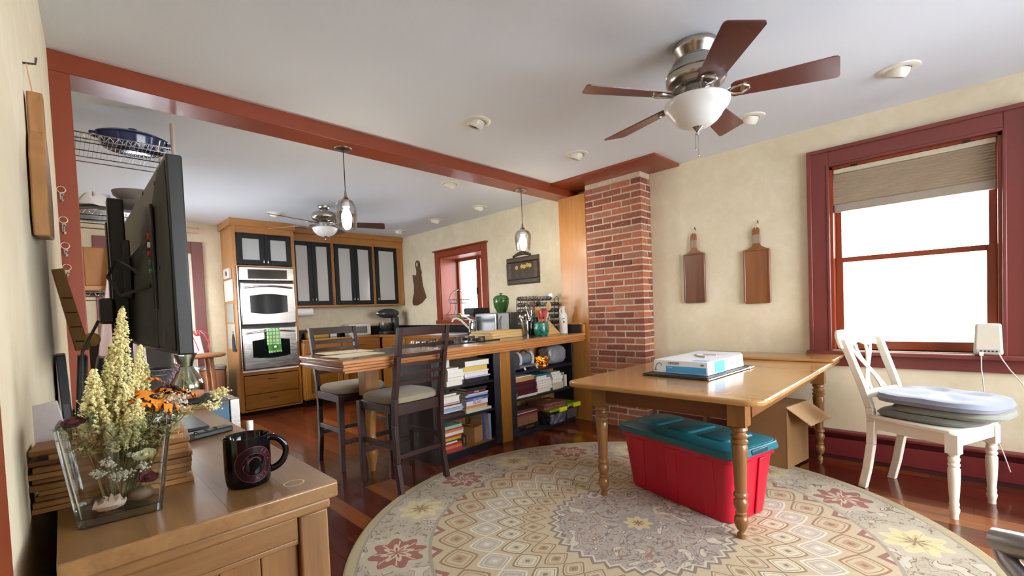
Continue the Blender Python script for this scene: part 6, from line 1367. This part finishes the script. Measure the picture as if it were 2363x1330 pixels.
def daisy(R_, npet, wid, tilt=.3, droop=.0):
    def f(mb, tip, d, path):
        ax = (d+Vector((rf.uniform(-tilt, tilt), rf.uniform(-tilt, tilt), .2))).normalized(); q = ax.to_track_quat('Z', 'Y').to_matrix()
        for i in range(npet):
            a = 2*PI*i/npet+rf.uniform(-.1, .1); rr_ = R_*rf.uniform(.8, 1.1); pts = []
            for u, w_, z_ in ((.18, .3, 0), (.45, .9, .12), (.75, 1, .10), (1, .45, -.12-droop)):
                for s_ in (-1, 1): pts.append(tip+q@Vector((math.cos(a)*rr_*u-math.sin(a)*s_*wid*w_, math.sin(a)*rr_*u+math.cos(a)*s_*wid*w_, R_*z_+rf.uniform(-.04, .04)*R_)))
            mb.add([tuple(p) for p in pts], [(0, 1, 3, 2), (2, 3, 5, 4), (4, 5, 7, 6)])
            mb.add([tuple(p-ax*.0006) for p in pts], [(2, 3, 1, 0), (4, 5, 3, 2), (6, 7, 5, 4)])
    return f
def eye(r): return lambda mb, tip, d, path: mb.ell(tuple(tip+d*.001), (r, r, r*.75), 12, 8)
def sprig(n, spread, sz, L=.05):
    def f(mb, tip, d, path):
        for i in range(n):
            a = tip-d*(L*rf.random()); b = a+Vector((rf.uniform(-1, 1), rf.uniform(-1, 1), rf.uniform(-.2, 1)))*spread; mb.tube([tuple(a), tuple(b)], .0004, 3)
            for k in range(3): octa(mb, (b.x+rf.gauss(0, sz), b.y+rf.gauss(0, sz), b.z+rf.gauss(0, sz)), sz*rf.uniform(.5, 1))
    return f
def leaves(n, L, size=.012):
    def f(mb, tip, d, path):
        for i in range(n):
            a = tip-d*(L*rf.random()); o = Vector((rf.uniform(-1, 1), rf.uniform(-1, 1), rf.uniform(-.3, .9))).normalized(); s_ = o.cross(Vector((0, 0, 1))).normalized()*size*.18; b = a+o*size*rf.uniform(.7, 1.5)
            mb.add([tuple(a), tuple((a+b)/2+s_), tuple(b), tuple((a+b)/2-s_)], [(0, 1, 2, 3)])
    return f
flower('goldenrod_stem', 'tallest cream goldenrod plume rising from the middle of the vase', (-.008, .0, .02), (.0, .0, .15), (.018, .01, .355), STEM, [('plume', plume(1500, .20, .030), GOLD), ('leaf_spray', leaves(60, .26), GRN)])
flower('goldenrod_stem', 'second goldenrod plume leaning right of the tallest one', (.0, .006, .02), (.02, .01, .15), (.040, .012, .285), STEM, [('plume', plume(1000, .14, .024), GOLD), ('leaf_spray', leaves(50, .20), GRN)])
flower('goldenrod_stem', 'olive goldenrod plume low at the left of the vase', (-.01, .0, .02), (-.01, .0, .12), (-.008, -.004, .262), STEMG, [('plume', plume(900, .13, .026), GOLD2), ('leaf_spray', leaves(50, .18), GRN)])
flower('goldenrod_stem', 'goldenrod plume bending forward over the vase rim', (.0, -.01, .02), (.01, -.02, .12), (.030, -.045, .196), STEM, [('plume', plume(800, .085, .030), GOLD), ('leaf_spray', leaves(40, .12), GRN)])
flower('goldenrod_stem', 'fluffy goldenrod plume at the back left of the vase', (-.01, .012, .02), (-.012, .02, .14), (-.002, .026, .288), STEMG, [('plume', plume(800, .15, .022), GOLD), ('leaf_spray', leaves(50, .20), GRN)])
flower('coneflower', 'big orange flower with dark eye at the front of the bunch', (.0, .0, .02), (.02, .0, .14), (.052, -.006, .190), STEMG, [('petals', daisy(.030, 14, .0048), ORNG), ('flower_eye', eye(.0095), DKB)])
flower('coneflower', 'orange flower with dark eye right behind the front one', (.01, .01, .02), (.03, .02, .14), (.074, .026, .196), STEMG, [('petals', daisy(.028, 13, .0046), ORNG), ('flower_eye', eye(.0085), DKB)])
flower('coneflower', 'orange flower standing higher in the middle of the bunch', (.0, .012, .02), (.02, .02, .15), (.050, .03, .222), STEMG, [('petals', daisy(.022, 12, .004), ORNG), ('flower_eye', eye(.006), DKB)])
flower('coneflower', 'small orange flower at the outer right of the bunch', (.012, .01, .02), (.05, .03, .15), (.104, .04, .188), STEMG, [('petals', daisy(.020, 11, .004), ORNG), ('flower_eye', eye(.006), DKB)])
flower('coneflower', 'orange flower drooping below the front one', (.005, -.005, .02), (.025, -.01, .13), (.066, -.012, .176), STEMG, [('petals', daisy(.026, 12, .0045, .5, .3), ORNG), ('flower_eye', eye(.007), DKB)])
flower('everlasting_flower', 'dark maroon dried blossom at the left rim of the vase', (-.02, -.01, .02), (-.035, -.02, .12), (-.050, -.030, .168), STEM, [('petals', daisy(.017, 12, .006, .3, -.5), MARP), ('flower_eye', eye(.008), MARP)])
flower('everlasting_flower', 'small maroon dried blossom between the orange flowers', (.0, .0, .02), (.03, .01, .14), (.084, .012, .202), STEM, [('petals', daisy(.012, 10, .005, .3, -.4), MARP), ('flower_eye', eye(.006), DKB)])
flower('goldenrod_stem', 'broad loose goldenrod plume filling the left shoulder of the bunch', (-.01, -.005, .02), (-.02, -.01, .13), (-.024, -.014, .250), STEM, [('plume', plume(900, .11, .034, .0026), GOLD), ('leaf_spray', leaves(60, .16), GRN)])
flower('goldenrod_stem', 'short goldenrod plume just left of the big orange flower', (.0, -.01, .02), (.008, -.015, .12), (.012, -.022, .226), STEM, [('plume', plume(900, .10, .034, .0026), GOLD), ('leaf_spray', leaves(60, .14), GRN)])
flower('goldenrod_stem', 'greenish goldenrod plume behind the orange flowers', (.01, .01, .02), (.03, .02, .14), (.046, .02, .250), STEMG, [('plume', plume(700, .12, .026, .0026), GOLD2), ('leaf_spray', leaves(60, .16), GRN)])
flower('coneflower', 'orange flower tucked low between goldenrod and rim', (.0, -.005, .02), (.02, -.01, .13), (.036, -.024, .186), STEMG, [('petals', daisy(.026, 13, .0048), ORNG), ('flower_eye', eye(.008), DKB)])
flower('lavender_sprig', 'grey lavender spike leaning right above the orange flowers', (.0, .01, .02), (.03, .02, .16), (.092, .03, .242), STEMG, [('plume', plume(160, .045, .006, .003), LAV)])
flower('white_sprig', 'white floret sprig at the right rim of the vase', (.01, .0, .02), (.045, -.01, .13), (.092, -.015, .186), STEMG, [('florets', sprig(60, .014, .0022), WHF), ('leaf_spray', leaves(60, .10), GRN)])
flower('white_sprig', 'white floret sprig reaching far right with a yellow tip', (.015, .0, .02), (.06, .01, .16), (.170, .05, .175), STEMG, [('florets', sprig(46, .012, .003, .02), GOLD), ('leaf_spray', leaves(20, .10), GRN)])
flower('white_sprig', 'pale yellow sprig resting over the table at the far right', (.015, .01, .02), (.08, .04, .19), (.150, .03, .150), STEMG, [('florets', sprig(40, .010, .0026, .02), CRMP)])
for k in range(11):
    a = k*2.4; flower('filler_sprig', ORD[k]+' olive green filler sprig round the vase rim, counted from the left', (-.02+.005*k, .005*math.sin(a), .018), (-.03+.008*k, .01*math.sin(a), .12), (-.066+.0155*k, -.034+.028*math.cos(a), .160+.030*math.sin(a*1.7)), STEMG, [('florets', sprig(42, .016, .0015, .07), GOLD2), ('leaf_spray', leaves(70, .11, .014), GRN)])
for k in range(6):
    a = k*1.9; flower('white_sprig', ORD[k]+' white floret sprig inside the glass vase', (.0, .0, .018), (.0, -.01, .07), (-.03+.013*k, -.034, .08+.02*math.sin(a)), STEM, [('florets', sprig(14, .008, .0026, .012), WHF)])
flower('everlasting_flower', 'cream frilled blossom pressed against the glass inside the vase', (.01, -.01, .02), (.03, -.02, .06), (.034, -.036, .098), STEM, [('petals', daisy(.016, 9, .008, .2, -.3), CRMP), ('flower_eye', eye(.005), CRMP)])
flower('everlasting_flower', 'dark red dried blossom at the bottom right inside the vase', (.02, -.01, .018), (.03, -.02, .03), (.036, -.028, .055), STEM, [('petals', daisy(.014, 10, .006, .3, -.5), mpetal((96,10,34), 'crimson_petal')), ('flower_eye', eye(.006), MARP)])
for c, r_, m, nm, lab in (((-.015, -.026, .026), (.022, .012, .011), plain((226,196,176), .4, name='shell_pink'), 'sea_shell', 'pale pink shell at the bottom of the vase'), ((.026, -.012, .028), (.018, .014, .012), plain((112,88,66), .5, name='pebble_brown'), 'pebble', 'brown pebble at the bottom of the vase'), ((.0, .016, .030), (.030, .014, .014), plain((86,92,70), .6, name='moss_stone'), 'pebble', 'greenish stone at the back of the vase bottom'), ((-.028, .010, .024), (.012, .012, .009), plain((70,62,58), .5, name='pebble_dark'), 'pebble', 'dark pebble at the left of the vase bottom')):
    t = thing(nm, lab, 'shell' if nm == 'sea_shell' else 'stone', V(c[0], c[1], c[2]-r_[2]), VR); mb = MB().ell((0, 0, r_[2]), r_, 16, 10)
    if nm == 'sea_shell':
        mb.v = [(x*(1+.12*math.sin(9*y/r_[1])), y, z*(1+.25*math.sin(14*x/r_[0]))) for x, y, z in mb.v]; obj('shell_body', mb, m, t); obj('shell_lip', MB().tube([(-.016, -.008, .008), (-.004, -.012, .006), (.010, -.010, .008)], [.002, .0035, .0015], 8), plain((190,130,110), .35, name='shell_lip'), t)
    else: obj('stone', mb, m, t)
# ------------------------------------------------------------------ television on a wall arm
TVB = plain((15,16,17), .4, var=.05, name='tv_black'); TVG = plain((33,34,32), .5, var=.05, name='tv_back_grey')
t = thing('television', 'flat black television seen from behind on a stand on the console table', 'television', (.2, 1.71, 1.09))
obj('bezel', MB().bx(.190, .222, 1.302, 2.13, 1.088, 1.562), TVB, t, .004, world=True); obj('screen', MB().bx(.2215, .2235, 1.315, 2.117, 1.105, 1.550), plain((8,8,10), .05, name='tv_screen'), t, world=True)
bp = obj('back_cover', MB().hexa([(.190, 1.312, 1.096), (.190, 2.12, 1.096), (.190, 2.12, 1.552), (.190, 1.312, 1.552)], [(.170, 1.33, 1.11), (.168, 2.10, 1.11), (.176, 2.09, 1.53), (.178, 1.34, 1.53)]), TVG, t, .004, world=True)
obj('rear_bulge', MB().hexa([(.172, 1.42, 1.10), (.172, 2.0, 1.10), (.176, 2.0, 1.40), (.176, 1.42, 1.40)], [(.145, 1.45, 1.12), (.145, 1.98, 1.12), (.150, 1.97, 1.36), (.150, 1.46, 1.36)]), TVG, t, .006, world=True)
ps = obj('port_panel', MB().bx(.166, .173, 1.40, 1.47, 1.20, 1.46), BLACKPL, t, .002, world=True)
for k, c in enumerate(((170,40,40), (230,230,230), (170,40,40), (60,120,130), (60,150,90))):
    s_ = obj('socket', MB().lathe([(.003, -.004), (.007, -.004), (.007, .002), (.003, .002)], 14, (.1655, 1.432, 1.385-.022*k), 'x'), plain(c, .4, name='socket_ring'), ps, world=True)
for y, z in ((1.355, 1.50), (1.36, 1.30), (1.36, 1.13), (1.56, 1.52)): obj('screw_hole', MB().lathe([(0, -.001), (.006, -.001), (.006, .001), (0, .001)], 12, (.1725, y, z), 'x'), BLACKPL, t, world=True)
tm = thing('tv_stand', 'black upright stand carrying the television on the console table', 'stand', (.125, 1.72, ZZ))
obj('post', MB().bx(.105, .140, 1.66, 1.70, ZZ+.012, 1.52), BLACKPL, tm, .004, world=True); obj('post', MB().bx(.105, .140, 1.76, 1.80, ZZ+.012, 1.47), BLACKPL, tm, .004, world=True)
obj('cross_plate', MB().bx(.128, .1445, 1.62, 1.84, 1.24, 1.40), BLACKPL, tm, .003, world=True); obj('base_plate', MB().bx(.085, .30, 1.60, 1.83, ZZ, ZZ+.012), BLACKPL, tm, .004, world=True); obj('cable_box', MB().bx(.075, .105, 1.62, 1.69, 1.17, 1.24), BLACKPL, tm, .006, world=True)
tag(obj('tv_cable', MB().tube([(.163, 1.432, 1.26), (.11, 1.50, 1.24), (.09, 1.55, 1.29), (.11, 1.57, 1.34), (.15, 1.52, 1.30), (.163, 1.44, 1.27)], .004, 8), IRON), 'black cable looped behind the television', 'cable'); tag(obj('power_cable', MB().tube([(.07, 1.62, 1.18), (.035, 1.62, 1.10), (.03, 1.64, 1.02), (.03, 1.66, ZZ+.01)], .0035, 8), IRON), 'black power cable dropping from the television stand to the table', 'cable')
# ------------------------------------------------------------------ things against the left wall
t = thing('live_edge_board', 'long rough edged cutting board hanging on the left wall beside the post', 'cutting board', (-.02, 1.6, 1.38))
LB = wood((176,128,76), (110,66,36), 'z', .5, .45, 'live_edge_wood')
ang = math.atan(.0405); M = Matrix.Translation((LWX(1.60)+.004, 1.60, 1.38))@Matrix.Rotation(-ang, 4, 'Z')
prof = [(-.09, 0), (.06, .012), (.085, .06), (.095, .14), (.085, .20), (.055, .235), (.028, .26), (.026, .33), (.018, .36), (-.018, .36), (-.026, .33), (-.028, .26), (-.05, .235), (-.075, .19), (-.085, .10), (-.10, .05)]
obj('board', MB(M).prism(prof, 0, .028, 'yz'), LB, t, .004, world=True); obj('string', MB(M).tube([(.012, 0, .345), (.006, .012, .40), (.002, .02, .44), (.006, .004, .40)], .0014, 5, True), plain((200,150,120), .8, name='pink_string'), t, world=True); obj('nail', MB(M).tube([(-.004, .02, .438), (.018, .02, .442), (.020, .02, .458)], .0025, 6), IRON, t, world=True)
# keys on hooks on the red post
for k, (z, L, lab) in enumerate(((1.80, .065, 'topmost key ring on the red post'), (1.665, .075, 'second key ring down on the red post'), (1.55, .06, 'third key ring down on the red post'), (1.452, .05, 'lowest key ring on the red post'))):
    t = thing('key_ring', lab, 'key ring', (.030, 2.84, z-L), 0, 'key rings on the red post')
    obj('ring', MB().tube([(.030+.014*math.cos(a), 2.838, z-.014+.014*math.sin(a)) for a in [2*PI*i/18 for i in range(18)]], .0016, 6, True), plain((226,196,170), .4, .5, name='brass_ring'), t, world=True); obj('hook', MB().tube([(.030, 2.85, z+.006), (.030, 2.835, z+.006), (.030, 2.832, z-.002)], .0015, 6), NICKEL, t, world=True)
    obj('key', MB().lathe([(0, -.001), (.008, -.001), (.008, .001), (0, .001)], 12, (.031, 2.838, z-.034), 'y').bx(.0295, .0335, 2.837, 2.839, z-L-.004, z-.036).bx(.0335, .037, 2.837, 2.839, z-L, z-L+.008), NICKEL, t, world=True); obj('key', MB().bx(.024, .028, 2.8345, 2.8365, z-L+.006, z-.028), CHROME, t, world=True)
# leaning wooden rule, black binders, picture card
t = thing('wooden_rack_bar', 'pale wooden notched bar leaning against the red post', 'wooden bar', (.03, 1.96, ZD)); PW = wood((214,176,120), (190,148,92), 'z', .7, .5, 'pale_bar_wood')
obj('bar', MB().hexa([(.026, 1.94, 1.092), (.060, 1.94, 1.092), (.060, 1.975, 1.092), (.026, 1.975, 1.092)], [(-.014, 1.955, 1.345), (.014, 1.955, 1.350), (.014, 1.99, 1.350), (-.014, 1.99, 1.345)]), PW, t, .003, world=True)
for k in range(4): z = 1.12+k*.045; x = .046-(z-1.092)*.17; obj('notch', MB().bx(x-.014, x+.010, 1.9395, 1.9425, z, z+.003), plain((70,46,26), .7, name='notch_dark'), t, world=True)
obj('cream_knob', MB().ell((.066, 1.925, 1.125), (.020, .014, .022), 12, 8), plain((222,186,110), .5, name='yellow_wood'), t, world=True)
for k in range(4): 
    t = thing('binder', f'black binder on the console table, {ORD[k]} from the wall', 'binder', (.0+.024*k, 1.955, ZZ), 0, 'black binders'); M = Matrix.Rotation(.10*k-.03, 4, 'Y'); obj('cover', MB(M).bx(-.010, .011, -.10, .06, .002*k, .245-.008*k), plain((32,36,44), .5, name='binder_black'), t, .003); obj('spine_label', MB(M).bx(-.006, .007, -.1012, -.10, .05, .10), plain((70,74,84), .5, name='binder_label'), t)
tag(obj('picture_card', MB(Matrix.Translation((-.036, 1.27, ZZ+.003))@Matrix.Rotation(-.16, 4, 'Y')).bx(0, .05, 0, .008, 0, .17), plain((196,190,194), .5, var=.08, name='pale_card'), None, .002), 'pale card standing against the wall behind the slats', 'card')
tag(obj('leaning_tile', MB(Matrix.Translation((.012, 1.33, ZZ+.002))@Matrix.Rotation(.28, 4, 'Y')).bx(0, .05, 0, .010, 0, .19), plain((46,46,54), .4, name='slate'), None, .002), 'dark slate leaning behind the goldenrod', 'slate')
tag(obj('folded_paper', MB(Matrix.Translation((.0, 1.5, ZZ+.12))).add([(0, 0, .08), (.09, .02, .09), (.08, .0, .17), (-.02, .0, .13), (0, .003, .08), (.09, .023, .09), (.08, .003, .17), (-.02, .003, .13)], [(0, 1, 2, 3), (7, 6, 5, 4), (0, 4, 5, 1), (1, 5, 6, 2), (2, 6, 7, 3), (3, 7, 4, 0)]), PAPER), 'white folded paper poking out behind the goldenrod', 'paper') if False else None
# ------------------------------------------------------------------ blue cart with mat, carafe, vase
BLUE = plain((38,88,122), .4, var=.04, name='steel_blue_paint'); t = thing('blue_cart', 'blue cabinet with brushed steel frame standing beyond the console table', 'cabinet', (.3, 2.63, 0)); ZC_ = .80
obj('front_panel', MB().bx(.04, .535, 2.424, 2.44, .12, ZC_-.012), BLUE, t, .003, world=True); obj('side_panel', MB().bx(.545, .56, 2.46, 2.82, .12, ZC_-.03), BLUE, t, world=True); obj('body', MB().bx(.04, .54, 2.44, 2.82, .12, ZC_-.03), BLUE, t, world=True)
for x in (.022, .537): obj('steel_leg', MB().bx(x, x+.04, 2.42, 2.46, 0, ZC_), STEEL, t, .003, world=True); obj('steel_leg', MB().bx(x, x+.04, 2.79, 2.83, 0, ZC_), STEEL, t, .003, world=True)
obj('steel_rail', MB().bx(.537, .577, 2.46, 2.79, ZC_-.04, ZC_), STEEL, t, .003, world=True); obj('top', MB().bx(.03, .537, 2.424, 2.828, ZC_-.03, ZC_-.001), plain((60,64,70), .4, name='dark_top'), t, .003, world=True)
tag(obj('dark_mat', MB().prism(rrect(.10, .515, 2.445, 2.70, .02, 4), ZC_, ZC_+.010), plain((24,26,34), .8, name='navy_felt'), None, .003), 'dark folded mat on the blue cabinet', 'mat')
t = thing('glass_carafe', 'wide bellied clear glass carafe with greenery in it on the blue cabinet', 'carafe', (.425, 2.735, ZC_)); CG = glass((.90,.95,.88), .5, 'carafe_glass', .05)
obj('glass_body', MB().lathe([(0, .002), (.062, .002), (.074, .02), (.078, .05), (.068, .085), (.045, .125), (.030, .150), (.038, .185), (.052, .215), (.049, .215), (.035, .183), (.027, .150), (.042, .122), (.064, .083), (.073, .05), (.068, .022), (0, .010)], 32), CG, t)
obj('greenery', MB().tube([(.0, .0, .015), (.01, .01, .06), (-.02, .0, .10)], .004, 6).tube([(.02, 0, .015), (.03, .01, .05), (.01, .02, .09)], .004, 6).ell((.03, -.02, .035), (.014, .006, .028), 10, 7).ell((-.03, 0, .03), (.016, .01, .02), 10, 7), plain((150,170,90), .6, name='pale_leaf'), t)
tag(obj('rolling_pin', MB().tube([(.28, 2.50, ZC_+.032), (.30, 2.505, ZC_+.032), (.44, 2.545, ZC_+.032), (.46, 2.55, ZC_+.032)], [.010, .020, .020, .010], 14), wood((190,132,92), (150,96,62), 'x', .8, .5, 'pin_wood')), 'wooden rolling pin lying on the dark mat', 'rolling pin')
tag(obj('crystal_bowl', MB().lathe([(0, 0), (.035, 0), (.06, .03), (.065, .035), (.06, .034), (.03, .008), (0, .008)], 14, (.30, 2.77, ZC_)), plain((150,140,156), .15, .3, name='crystal_glass')), 'small cut glass bowl left of the carafe', 'bowl')
# ------------------------------------------------------------------ wire rack in the kitchen corner
t = thing('wire_rack', 'tall chrome wire shelving rack behind the red post', 'shelving rack', (.3, 3.5, 0))
for x, y in ((.52, 3.28), (.52, 3.74), (.07, 3.28), (.07, 3.74)): obj('post', MB().cyl((x, y, 0), (x, y, 2.345 if x > .3 and y < 3.5 else 2.30), .0125, 12), plain((206,198,188), .35, .5, name='satin_post'), t, world=True)
def wshelf(z):
    s = obj('wire_shelf', MB().tube([(.07, 3.28, z), (.52, 3.28, z), (.52, 3.74, z), (.07, 3.74, z)], .0035, 6, True).tube([(.07, 3.28, z-.03), (.52, 3.28, z-.03), (.52, 3.74, z-.03), (.07, 3.74, z-.03)], .0035, 6, True), CHROME, t, world=True)
    mb = MB(); n_ = 12
    for k in range(n_):
        a, b = .07+.45*k/n_, .07+.45*(k+.5)/n_; c = .07+.45*(k+1)/n_; mb.tube([(a, 3.28, z-.03), (b, 3.28, z), (c, 3.28, z-.03)], .002, 4)
    for k in range(11): a, b, c = 3.28+.46*k/11, 3.28+.46*(k+.5)/11, 3.28+.46*(k+1)/11; mb.tube([(.52, a, z-.03), (.52, b, z), (.52, c, z-.03)], .002, 4)
    obj('zigzag_wire', mb, CHROME, s, world=True)
    mb = MB()
    for k in range(1, 24): x = .07+.45*k/24; mb.cyl((x, 3.28, z), (x, 3.74, z), .0010, 4)
    for yy in (3.43, 3.59): mb.cyl((.07, yy, z-.005), (.52, yy, z-.005), .003, 5)
    obj('deck_wires', mb, DARKM, s, world=True)
for z in (2.20, 1.80, 1.36, .9, .3): wshelf(z)
t = thing('blue_casserole', 'oval dark blue enamel casserole with lid on the top wire shelf', 'casserole', (.36, 3.50, 2.203)); BE = plain((28,44,86), .12, name='blue_enamel')
obj('pot', MB().lathe([(0, 0), (.10, 0), (.125, .012), (.142, .07), (.146, .08), (.138, .08), (.12, .015), (0, .012)], 32, (0, 0, 0), 'z', 1.15, .85), BE, t); obj('lid', MB().lathe([(.150, .081), (.150, .088), (.12, .104), (.06, .114), (.016, .117), (0, .117)], 32, (0, 0, 0), 'z', 1.15, .85), BE, t); obj('lid_knob', MB().lathe([(.010, .117), (.012, .124), (.024, .130), (.022, .138), (0, .139)], 16), BE, t)
for s_ in (-1, 1): obj('side_handle', MB().tube([(s_*.155, -.04, .07), (s_*.19, -.03, .072), (s_*.19, .03, .072), (s_*.155, .04, .07)], .008, 8), BE, t)
for k, (x, y, z, r, h, m, nm, lab) in enumerate(((.36, 3.45, 1.853, .13, .06, plain((92,86,80), .4, name='stone_grey'), 'grey_bowl', 'wide grey bowl on the second wire shelf'), (.36, 3.46, 1.919, .12, .06, plain((120,112,104), .4, name='dove_grey'), 'grey_bowl', 'paler grey bowl nested on the second wire shelf'), (.19, 3.50, 1.853, .05, .10, plain((206,206,206), .2, name='glassy_white'), 'glass_canister', 'pale glass canister on the second wire shelf'))):
    t = thing(nm, lab, 'bowl' if 'bowl' in nm else 'canister', (x, y, z-.0265)); obj('vessel', MB().lathe([(0, 0), (r*.6, 0), (r*.95, h*.6), (r, h), (r*.94, h), (r*.55, .008), (0, .008)], 26), m, t)
t = thing('bread_board', 'thick wooden board lying across the second wire shelf', 'cutting board', (.28, 3.34, 1.74) if False else (.29, 3.40, 1.7705)) if False else None
tag(obj('wooden_plank_shelf', MB().bx(.09, .50, 3.30, 3.70, 1.3635, 1.39), wood((206,158,96), (180,128,70), 'x', .8, .5, 'plank_wood'), None, .003), 'thick wooden board lying on the third wire shelf', 'board')
t = thing('white_cloth', 'crumpled white cloth heap on the second wire shelf by the post', 'cloth', (.18, 3.34, 1.8265)); 
def heap(u, v):
    a = 2*PI*u; r = 1-v; f = 1+.25*math.sin(3*a+1)+.12*math.sin(7*a); return (.155+.075*r*f*math.cos(a), 3.345+.05*r*f*math.sin(a), 1.8265+.07*(1-r**2)*(1+.2*math.sin(5*a))*(1 if v > 0 else 0))
obj('fabric_heap', MB().surf(heap, 28, 7, True), fabric((214,212,208), 'crumpled_white', 160), t, world=True)
t = thing('hanging_cloth', 'pale pink cloth hanging over the side of the wire rack behind the television', 'cloth', (.29, 3.24, 1.0))
def drape(u, v): 
    w = .035+.10*v**.8; x = .265+w*(u-.55)*1.5-.03*v; return (x, 3.235+.022*math.sin(u*9+2*v)*(.3+v)+.0*u, 1.765-.83*v-.02*math.sin(PI*u))
o = obj('fabric', MB().surf(drape, 22, 18), fabric((226,206,206), 'pale_pink_cloth', 180, .2), t, world=True); sm = o.modifiers.new('thick', 'SOLIDIFY'); sm.thickness = .006
tag(obj('oak_drawer_box', MB().bx(.10, .26, 3.32, 3.70, 1.3905, 1.60), OAKZ, None, .004), 'small oak box on the third wire shelf', 'box'); tag(obj('dark_basket', MB().prism(rrect(.10, .46, 3.36, 3.70, .03, 4), .904, 1.10), plain((54,48,44), .8, name='dark_weave'), None, .01), 'dark basket on the lower wire shelf', 'basket')
tag(obj('roasting_pan', MB().prism(rrect(.095, .50, 3.31, 3.71, .04, 5), 1.804, 1.826), plain((70,68,66), .35, .6, name='dull_pan'), None, .006), 'dull metal roasting pan lying on the second wire shelf', 'pan')
# ------------------------------------------------------------------ kitchen floor things at the left
t = thing('pedal_bin', 'copper fronted steel pedal bin against the kitchen wall', 'trash can', (1.24, 6.40, 0)); COP = metal((176,128,98), .3, 'copper_steel')
obj('bin_body', MB().prism(rrect(-.14, .14, -.13, .13, .03, 5), .02, .60), COP, t, .004); obj('lid', MB().prism(rrect(-.146, .146, -.136, .136, .03, 5), .602, .645), STEEL, t, .008); obj('base_ring', MB().prism(rrect(-.143, .143, -.133, .133, .03, 5), 0, .02), BLACKPL, t); obj('pedal', MB().bx(-.05, .05, -.165, -.13, .012, .022), STEEL, t, .003)
t = thing('wooden_stool_table', 'round topped wooden side table before the glazed door', 'side table', (1.02, 5.9, 0)); TW2 = wood((176,112,66), (136,80,42), 'x', .8, .4, 'stool_table_wood')
obj('top', MB().lathe([(0, .79), (.26, .79), (.275, .80), (.275, .815), (.26, .825), (0, .825)], 36), TW2, t)
for k in range(4): a = PI/4+k*PI/2; obj('leg', MB().cyl((.22*math.cos(a), .22*math.sin(a), 0), (.16*math.cos(a), .16*math.sin(a), .79), .018, 10, .022), TW2, t)
t = thing('red_wire_chair', 'red wire patio chair seen against the bright door', 'chair', (.78, 5.62, 0)) if False else None
t = thing('gift_bag', 'white bag tied with curled red ribbon on the wooden side table', 'bag', (1.03, 5.9, .826))
obj('bag_body', MB().hexa([(-.06, -.05, 0), (.06, -.05, 0), (.06, .05, 0), (-.06, .05, 0)], [(-.035, -.02, .20), (.035, -.02, .20), (.035, .02, .20), (-.035, .02, .20)]), plain((222,222,228), .5, var=.05, name='white_bag'), t, .01)
RB = plain((200,44,60), .4, name='red_ribbon'); mb = MB()
for k in range(6): a = k*1.05; mb.tube([(0, 0, .20), (.05*math.cos(a), .05*math.sin(a), .26), (.11*math.cos(a), .11*math.sin(a), .22), (.13*math.cos(a+.3), .13*math.sin(a+.3), .12), (.11*math.cos(a+.5), .11*math.sin(a+.5), .04)], .004, 6)
obj('ribbon', mb, RB, t)
# chrome chair with black rail, plaid cloth
t = thing('chrome_chair', 'chrome framed kitchen chair with a black padded top rail', 'chair', (.33, 4.35, 0))
obj('top_rail', MB().tube([(.30, 4.10, .885), (.40, 4.08, .905), (.55, 4.10, .905), (.66, 4.16, .895)], .024, 12), BLACKPL, t, world=True)
for a, b in (((.30, 4.10, .885), (.16, 4.25, 0)), ((.66, 4.16, .895), (.72, 4.30, 0))): obj('frame_tube', MB().tube([a, ((a[0]*.6+b[0]*.4), a[1]+.02, a[2]*.85), b], .011, 10), CHROME, t, world=True)
obj('back_panel', MB().bx(.40, .62, 4.12, 4.145, .55, .87), plain((24,24,28), .5, name='ribbed_black'), t, .005, world=True); obj('seat', MB().bx(.18, .68, 4.14, 4.55, .43, .47), BLACKPL, t, .01, world=True)
for x in (.22, .64): obj('front_leg', MB().cyl((x, 4.52, 0), (x, 4.52, .43), .011, 10), CHROME, t, world=True)
n = NT('orange_plaid'); co = n.coords(); x, y, z = n.xyz(co); ln = ((x*14).fract()-.5).abs().lt(.10).max(((z*14).fract()-.5).abs().lt(.10)); n.set(col=n.mix(ln, (232,232,232), (222,150,96)), rough=.9)
t = thing('plaid_cloth', 'white cloth with orange plaid lines hung beside the chrome chair', 'cloth', (.28, 4.02, .5)); o = obj('fabric', MB().surf(lambda u, v: (.16+.24*u, 4.03+.02*math.sin(u*12), .86-.34*v-.01*math.sin(6*u)), 20, 10), n.m, t, world=True); o.modifiers.new('thick', 'SOLIDIFY').thickness = .005
tag(obj('door_shelf_roll', MB().lathe([(0, -.10), (.035, -.10), (.035, .10), (0, .10)], 16, (1.15, 6.6, 2.30), 'x'), plain((206,182,150), .7, name='rolled_paper')), 'pale paper roll stored above the kitchen door', 'roll')
